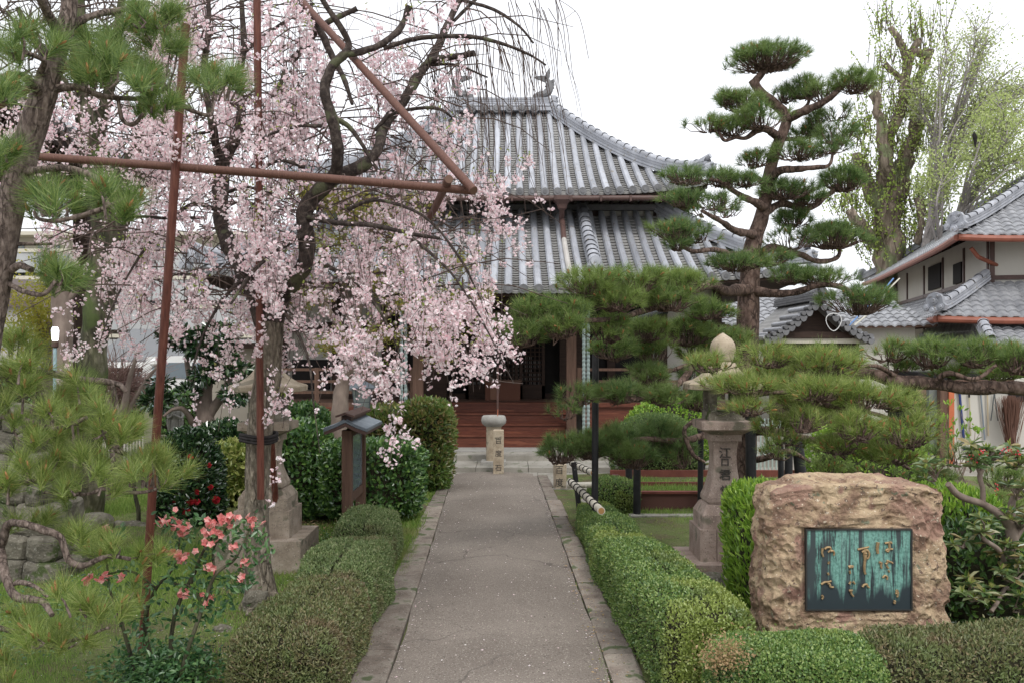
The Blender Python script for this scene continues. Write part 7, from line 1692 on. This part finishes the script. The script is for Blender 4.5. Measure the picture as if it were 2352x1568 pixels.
# bird
b = A(2438*.91875, 348*.91875, 33); b[2] += 0
t = thing('bird', 'small dark bird perched in the pale branches beyond the house', 'bird', b)
mb = MB(); mb.tube(spline([b+np.array((0, 0, -.30)), b+np.array((.0, 0, -.12)), b, b+np.array((-.03, 0, .12)), b+np.array((-.06, 0, .20)), b+np.array((-.10, 0, .22))], 4), np.interp(np.linspace(0, 1, 21), [0, .25, .5, .75, .9, 1], [.02, .06, .09, .06, .055, .008]), n=8); mb.build('body', M['rope'], t, smooth=True)
# greenery behind the old trunks
yb = thing('golden_shrub', 'yellow-leaved tree standing behind the pale grey trunk', 'tree', A(95, 0, 15)*[1, 1, 0])
mb = MB(); limb(mb, [(105, 1010, 15, 14), (108, 880, 15, 12), (112, 760, 15, 8), (118, 700, 15, 5)], n=8); limb(mb, [(110, 800, 15, 8), (90, 740, 15, 5), (70, 690, 15, 3)], n=6); mb.build('trunk', M['bark_grey'], yb)
mb = MB(); n = 5000; P = A(95, 750, 15)+rng.normal(size=(n, 3))*np.array((.24, .3, .42)); P += nrm(rng.normal(size=P.shape))*.1; mb.leaves(P, rng.normal(size=P.shape), rng.normal(size=P.shape), .05, .03); mb.build('leaves', M['yellow_leaf'], yb)
bt = thing('bare_bush', 'pinkish brown bush of bare twigs beside the dark brick house', 'bush', A(290, 0, 16)*[1, 1, 0])
mb = MB(); n = 420; s = A(270, 900, 16)+rng.normal(size=(n, 3))*np.array((.15, .15, .12)); d = nrm(rng.normal(size=s.shape)*np.array((1, .6, .6))+np.array((.25, 0, .55)))*rng.uniform(.3, .9, n)[:, None]
mb.strands(np.stack([s, s+d*.5+rng.normal(size=s.shape)*.03, s+d], 1), np.array([[.008, .006, .003]]), n=3); mb.build('twigs', flat('pink_twigs', (.22, .14, .12)), bt)
mb = MB(); limb(mb, [(268, 1010, 16, 9), (268, 950, 16, 8), (270, 890, 16, 5)], n=7); mb.build('stem', M['bark_grey'], bt)
for (px, Yh, h_, w_, lb) in ((60, 22, 1.5, 2.2, 'dark clipped hedge at the far edge beyond the stone wall'), (395, 21, 1.0, 1.0, 'dull green hedge beyond the gatepost')):
    shrub('far_hedge', lb, 'hedge', (A(px, 0, Yh)[0], Yh, h_/2), (w_, .6, h_/2), 5000, .09, .05, 'hedge_leaf', e=.5)

# ------------------------------------------------------------------ pale-barked tree at the edge
rt = tree('pale_tree', 'smooth pale-barked small tree with leathery leaves beside the boulder', A(2322, 0, 5.6)*[1, 1, 0],
     [[(2328, 1500, 5.6, 24), (2326, 1420, 5.6, 19), (2324, 1360, 5.6, 14), (2330, 1300, 5.6, 12), (2328, 1240, 5.6, 13), (2318, 1205, 5.6, 12), (2290, 1178, 5.55, 10), (2257, 1158, 5.5, 8), (2225, 1148, 5.45, 8), (2200, 1135, 5.4, 8), (2178, 1110, 5.35, 7)],
      [(2258, 1158, 5.5, 7), (2258, 1125, 5.5, 6), (2251, 1092, 5.5, 6), (2262, 1068, 5.5, 5), (2274, 1048, 5.5, 4), (2285, 1030, 5.5, 3)], [(2252, 1092, 5.5, 4), (2244, 1070, 5.5, 3), (2250, 1050, 5.5, 2)], [(2328, 1240, 5.6, 10), (2325, 1200, 5.65, 9), (2322, 1160, 5.7, 8), (2330, 1130, 5.7, 6), (2345, 1110, 5.7, 4)],
      [(2324, 1345, 5.6, 7), (2312, 1300, 5.5, 6), (2296, 1262, 5.4, 6), (2265, 1240, 5.3, 5), (2255, 1228, 5.3, 4)], [(2324, 1365, 5.6, 6), (2312, 1350, 5.5, 5), (2295, 1380, 5.4, 5), (2278, 1404, 5.35, 5)], [(2330, 1240, 5.6, 9), (2352, 1200, 5.6, 8), (2380, 1150, 5.6, 7)]], 'bark_grey', n0=14, knob=.04)
nb, tw = MB(), MB(); bl = MB()
ros = []
for (px, py, rx, rz, n, Y) in ((2148, 1080, 32, 24, 9, 5.35), (2230, 1060, 30, 16, 6, 5.4), (2275, 1040, 55, 22, 16, 5.5), (2325, 1050, 40, 24, 11, 5.6), (2262, 1205, 34, 22, 8, 5.3), (2240, 1352, 38, 26, 10, 5.3), (2318, 1262, 36, 20, 8, 5.4), (2335, 1125, 26, 22, 8, 5.6), (2325, 1315, 30, 22, 8, 5.4), (2345, 1190, 26, 24, 6, 5.6), (2210, 1240, 22, 18, 4, 5.3), (2340, 1385, 22, 20, 5, 5.5)):
    for _ in range(n): ros.append((A(px+rng.uniform(-rx, rx), py+rng.uniform(-rz, rz), Y+rng.normal()*.08), A(px, py+rz, Y)))
for c, r0 in ros:
    k = 8; a = rng.uniform(0, 6.28)+np.arange(k)*2*pi/k*1.01; d = np.stack([np.cos(a), np.sin(a), rng.uniform(-.15, .55, k)], 1)+rng.normal(size=(k, 3))*.15
    nb.leaves(np.repeat(c[None], k, 0), d, np.array((0, 0, 1.))+rng.normal(size=(k, 3))*.25, rng.uniform(.06, .10, k), .032, cup=.04)
    k = 4; bl.leaves(np.repeat(c[None], k, 0), rng.normal(size=(k, 3))*.35+np.array((0, 0, 1)), rng.normal(size=(k, 3)), rng.uniform(.025, .05, k), .010)
    tw.strands(np.array([[r0, (r0+c)/2+rng.normal(size=3)*.015, c]]), np.array([[.006, .005, .003]]), n=5)
nb.build('leaves', M['big_leaf'], rt); bl.build('young_shoots', M['young_leaf'], rt); tw.build('twigs', M['bark_grey'], rt)
mb = MB()
for (px, py) in ((2246, 1042), (2262, 1036), (2310, 1032), (2318, 1036), (2232, 1052), (2290, 1120), (2340, 1040)):
    k = 9; q = A(px, py, 5.35)+rng.normal(size=(k, 3))*.012; mb.leaves(q, rng.normal(size=(k, 3)), rng.normal(size=(k, 3)), .012, .010)
mb.build('red_buds', M['red_bloom'], rt)
# thin shrub of fresh shoots in front of the tool wall
fs = thing('budding_shrub', 'thin leafless shrub with fresh green tips before the orange post', 'shrub', A(2210, 0, 9.2)*[1, 1, 0])
tw, nb = MB(), MB()
for (px, py) in ((2168, 960), (2180, 930), (2190, 972), (2204, 940), (2215, 985), (2228, 965), (2240, 985), (2172, 990), (2196, 1000), (2180, 1010), (2222, 1005), (2160, 975), (2250, 995)):
    e_ = A(px, py, 9.2+rng.normal()*.1); r = A(2200+rng.uniform(-20, 20), 1060, 9.2)*[1, 1, 0]+np.array((0, 0, .5)); tw.strands(np.array([[r, (r+e_)/2+rng.normal(size=3)*.06, e_]]), np.array([[.006, .005, .003]]), n=4)
    k = 9; nb.leaves(np.repeat(e_[None], k, 0)+rng.normal(size=(k, 3))*.015, rng.normal(size=(k, 3))*.5+np.array((0, 0, .8)), rng.normal(size=(k, 3)), .06, .02)
r = A(2200, 1060, 9.2); tw.tube([r*[1, 1, 0], r*[1, 1, 0]+np.array((0, 0, .5))], .014, n=6); tw.build('twigs', M['bark_grey'], fs); nb.build('leaf_tips', M['bright_leaf'], fs)

# ------------------------------------------------------------------ flowering quince in the lawn
qt = thing('flowering_quince', 'flowering quince with salmon pink blooms on dark stems in the lawn', 'flowering shrub', A(390, 0, 4.9)*[1, 1, 0])
stems = [[(405, 1600, 4.75, 6), (430, 1500, 4.75, 5), (465, 1400, 4.75, 5), (495, 1320, 4.75, 4), (540, 1280, 4.75, 3), (575, 1210, 4.75, 2)], [(395, 1570, 4.85, 6), (395, 1460, 4.85, 5), (410, 1390, 4.85, 5), (440, 1330, 4.85, 4), (460, 1280, 4.85, 3), (500, 1210, 4.85, 2)],
         [(360, 1570, 4.9, 6), (345, 1500, 4.9, 5), (335, 1420, 4.9, 5), (360, 1350, 4.9, 4), (400, 1300, 4.9, 3), (420, 1200, 4.9, 2)], [(325, 1590, 4.8, 6), (300, 1500, 4.8, 5), (280, 1430, 4.8, 4), (255, 1360, 4.8, 3), (240, 1250, 4.8, 2)], [(440, 1340, 4.85, 4), (470, 1260, 4.8, 3), (500, 1230, 4.8, 2)], [(470, 1400, 4.75, 4), (440, 1350, 4.8, 3), (400, 1340, 4.8, 2)],
         [(495, 1320, 4.75, 3), (490, 1260, 4.8, 3), (520, 1210, 4.8, 2)], [(360, 1350, 4.9, 3), (300, 1310, 4.85, 3), (230, 1320, 4.8, 2)]]
for s_ in stems: mb = MB(); limb(mb, s_, n=7, knob=.12, wig=.6); mb.build('stem', M['bark_moss'], qt, smooth=True)
nb = MB(); tips = [(375, 1190), (400, 1200), (430, 1215), (455, 1205), (412, 1240), (395, 1290), (440, 1290), (470, 1270), (500, 1230), (530, 1215), (575, 1210), (590, 1240), (540, 1250), (560, 1290), (555, 1330), (520, 1330), (480, 1330), (470, 1375), (520, 1370), (440, 1345), (395, 1340), (350, 1360), (300, 1320), (265, 1230), (240, 1330), (290, 1360), (420, 1400), (350, 1430), (470, 1420), (500, 1400), (600, 1260), (560, 1350), (330, 1480), (370, 1500), (420, 1480), (300, 1450), (450, 1500), (390, 1540), (360, 1550), (320, 1540), (410, 1560), (280, 1510)]
for (px, py) in tips:
    k = 26 if py < 1400 else 30; q = A(px, py, 4.8)+rng.normal(size=(k, 3))*np.array((.035, .06, .035)); nb.leaves(q, rng.normal(size=(k, 3))+np.array((0, 0, .3)), rng.normal(size=(k, 3))+np.array((0, -.5, .6)), rng.uniform(.025, .05, k), .020)
nb.build('leaves', M['quince_leaf'], qt)
for (px, py, s, k) in ((398, 1190, 20, 7), (415, 1215, 22, 9), (375, 1200, 12, 4), (432, 1205, 12, 4), (425, 1275, 20, 8), (408, 1282, 8, 3), (490, 1205, 22, 9), (515, 1195, 18, 7), (530, 1185, 14, 5), (500, 1225, 14, 5), (475, 1220, 12, 4), (580, 1195, 16, 7), (533, 1255, 14, 6), (485, 1308, 12, 4), (560, 1290, 10, 4), (480, 1372, 14, 6), (250, 1218, 12, 5), (205, 1330, 12, 4), (240, 1325, 12, 5), (275, 1325, 8, 3), (425, 1360, 10, 3), (390, 1265, 8, 3), (555, 1330, 7, 2), (470, 1245, 8, 3)):
    mb = MB()
    for _ in range(k+2):
        c = A(px+rng.normal()*s*.5, py+rng.normal()*s*.45, 4.75+rng.normal()*.04); f = nrm(rng.normal(size=3)+np.array((0, -.9, .1))); a1 = nrm(np.cross(f, rng.normal(size=3))); a2 = np.cross(f, a1)
        a = np.arange(5)*2*pi/5+rng.uniform(0, 6); D = a1*np.cos(a)[:, None]+a2*np.sin(a)[:, None]+f*.45; mb.leaves(np.repeat(c[None], 5, 0), D, np.repeat(f[None], 5, 0), rng.uniform(.018, .025), .021, cup=.1)
    mb.build('flower_cluster', M['quince_bloom'], qt)


# ------------------------------------------------------------------ grass, weeds, litter
def blades(n, x0, x1, y0, y1, h, keep=None):
    P = np.stack([rng.uniform(x0, x1, n), rng.uniform(y0, y1, n), np.zeros(n)], 1)
    d = nz(P, 1.1)+.6*nz(P, 3.2, 5); k = rng.random(n) < np.clip(.55+.75*d, .03, 1)
    if keep is not None: k &= keep(P)
    P = P[k]; m = len(P)
    return P, h*rng.uniform(.5, 1.3, m)*np.clip(.8+.5*d[k], .4, 1.5)
mb = MB()
P, h = blades(260000, -4.8, -.93, 4.4, 12.5, .07, lambda P: (P[:, 0] > -.62*P[:, 1]-.6) & ((P[:, 0] < -1.35) | (P[:, 0] > -1.0) | (P[:, 1] > 8.6)))
mb.spikes(P, np.array((0, 0, 1.))+rng.normal(size=P.shape)*.45, h, np.maximum(.0055, P[:, 1]*.0010))
P, h = blades(70000, 1.15, 6.0, 6.6, 10.6, .045); mb.spikes(P, np.array((0, 0, 1.))+rng.normal(size=P.shape)*.4, h, P[:, 1]*.0007)
P, h = blades(16000, -.98, -.86, 4.2, 8.5, .06); mb.spikes(P, np.array((0, 0, 1.))+rng.normal(size=P.shape)*.5, h, .004)
P, h = blades(16000, 1.45, 5.1, 10.75, 12.2, .06); P[:, 2] = .15; mb.spikes(P, np.array((0, 0, 1.))+rng.normal(size=P.shape)*.4, h, .007)
P, h = blades(2600, .50, .68, 4.2, 9, .03); mb.spikes(P, np.array((0, 0, 1.))+rng.normal(size=P.shape)*.5, h, .004)
tag(mb.build('grass', M['grass'], base=(0, 0, 0)), 'short uneven grass growing on the garden soil', 'grass', kind='stuff')
mb = MB(); n = 14000; P = np.stack([rng.uniform(-4.2, -1.3, n), rng.uniform(4.5, 9, n), np.zeros(n)], 1); d = nz(P, 1.4, 8); k = (d > .05) & (P[:, 0] > -.62*P[:, 1]-.4); P = P[k]; P[:, 2] = rng.uniform(.02, .09, len(P))
mb.leaves(P, rng.normal(size=P.shape)*np.array((1, 1, .3)), np.array((0, 0, 1.))+rng.normal(size=P.shape)*.4, .022, .014); 
n = 2600; c0 = A(375, 0, 4.85); P = np.stack([c0[0]+rng.normal(size=n)*.14, 4.85+rng.normal(size=n)*.16, rng.uniform(.03, .22, n)], 1); mb.leaves(P, rng.normal(size=P.shape)*np.array((1, 1, .5)), np.array((0, 0, 1.))+rng.normal(size=P.shape)*.5, .035, .016)
tag(mb.build('weeds', M['quince_leaf'], base=(0, 0, 0)), 'low green weeds spreading through the lawn', 'weeds', kind='stuff')
# fallen petals and dead leaves
def litter(n, f, L): 
    P = f(n); P[:, 2] += .004; a = rng.uniform(0, 6.28, len(P)); return P, np.stack([np.cos(a), np.sin(a), rng.normal(size=len(P))*.12], 1), L*rng.uniform(.5, 1.2, len(P))
mb = MB()
def onpath(n):
    y = rng.uniform(4.2, 12.8, n)**1.0; s = rng.random(n); s = np.where(rng.random(n) < .4, np.where(rng.random(n) < .5, rng.random(n)*.05, 1-rng.random(n)*.05), s); a, b = np.array([eLi(v) for v in y]), np.array([eRi(v) for v in y]); return np.stack([a+(b-a)*s, y, .018+.029*(1-(2*s-1)**2)], 1)
P, D, L_ = litter(800, onpath, .013); mb.cards(P, D, np.array((0, 0, 1.))+rng.normal(size=P.shape)*.2, L_, L_*.8)
P, D, L_ = litter(900, lambda n: np.stack([rng.uniform(-4, -1, n), rng.uniform(4.6, 9.5, n), rng.uniform(.02, .05, n)], 1), .012); mb.cards(P, D, np.array((0, 0, 1.))+rng.normal(size=P.shape)*.3, L_, L_*.8)
tag(mb.build('fallen_petals', M['blossom'], base=(0, 0, 0)), 'pale fallen cherry petals scattered on path and lawn', 'petals', kind='stuff')
mb = MB()
P, D, L_ = litter(700, lambda n: np.stack([rng.uniform(-2.7, -1.3, n), rng.uniform(7.6, 10, n), rng.uniform(.01, .03, n)], 1), .045); mb.leaves(P, D, np.array((0, 0, 1.))+rng.normal(size=P.shape)*.3, L_, L_*.5)
P, D, L_ = litter(260, lambda n: np.stack([rng.uniform(.44, .66, n), rng.uniform(4.2, 11, n), np.full(n, .035)], 1), .02); mb.leaves(P, D, np.array((0, 0, 1.))+rng.normal(size=P.shape)*.3, L_, L_*.5)
tag(mb.build('dead_leaves', M['dead_leaf'], base=(0, 0, 0)), 'dry brown fallen leaves on the soil', 'leaves', kind='stuff')

# small multitudes that nobody could count one by one
for o in bpy.data.objects:
    if o.type == 'MESH' and o.parent is not None and o.name.split('.')[0] in ('buds', 'twigs', 'lower_twigs', 'hanging_twigs', 'shoots', 'bristles', 'red_buds', 'young_shoots', 'young_leaves', 'leaf_tips', 'dead_leaves', 'paper_panes', 'needles', 'lower_needles', 'pale_needles', 'foliage', 'blossom', 'leaves', 'flowers'):
        o['kind'] = 'stuff'
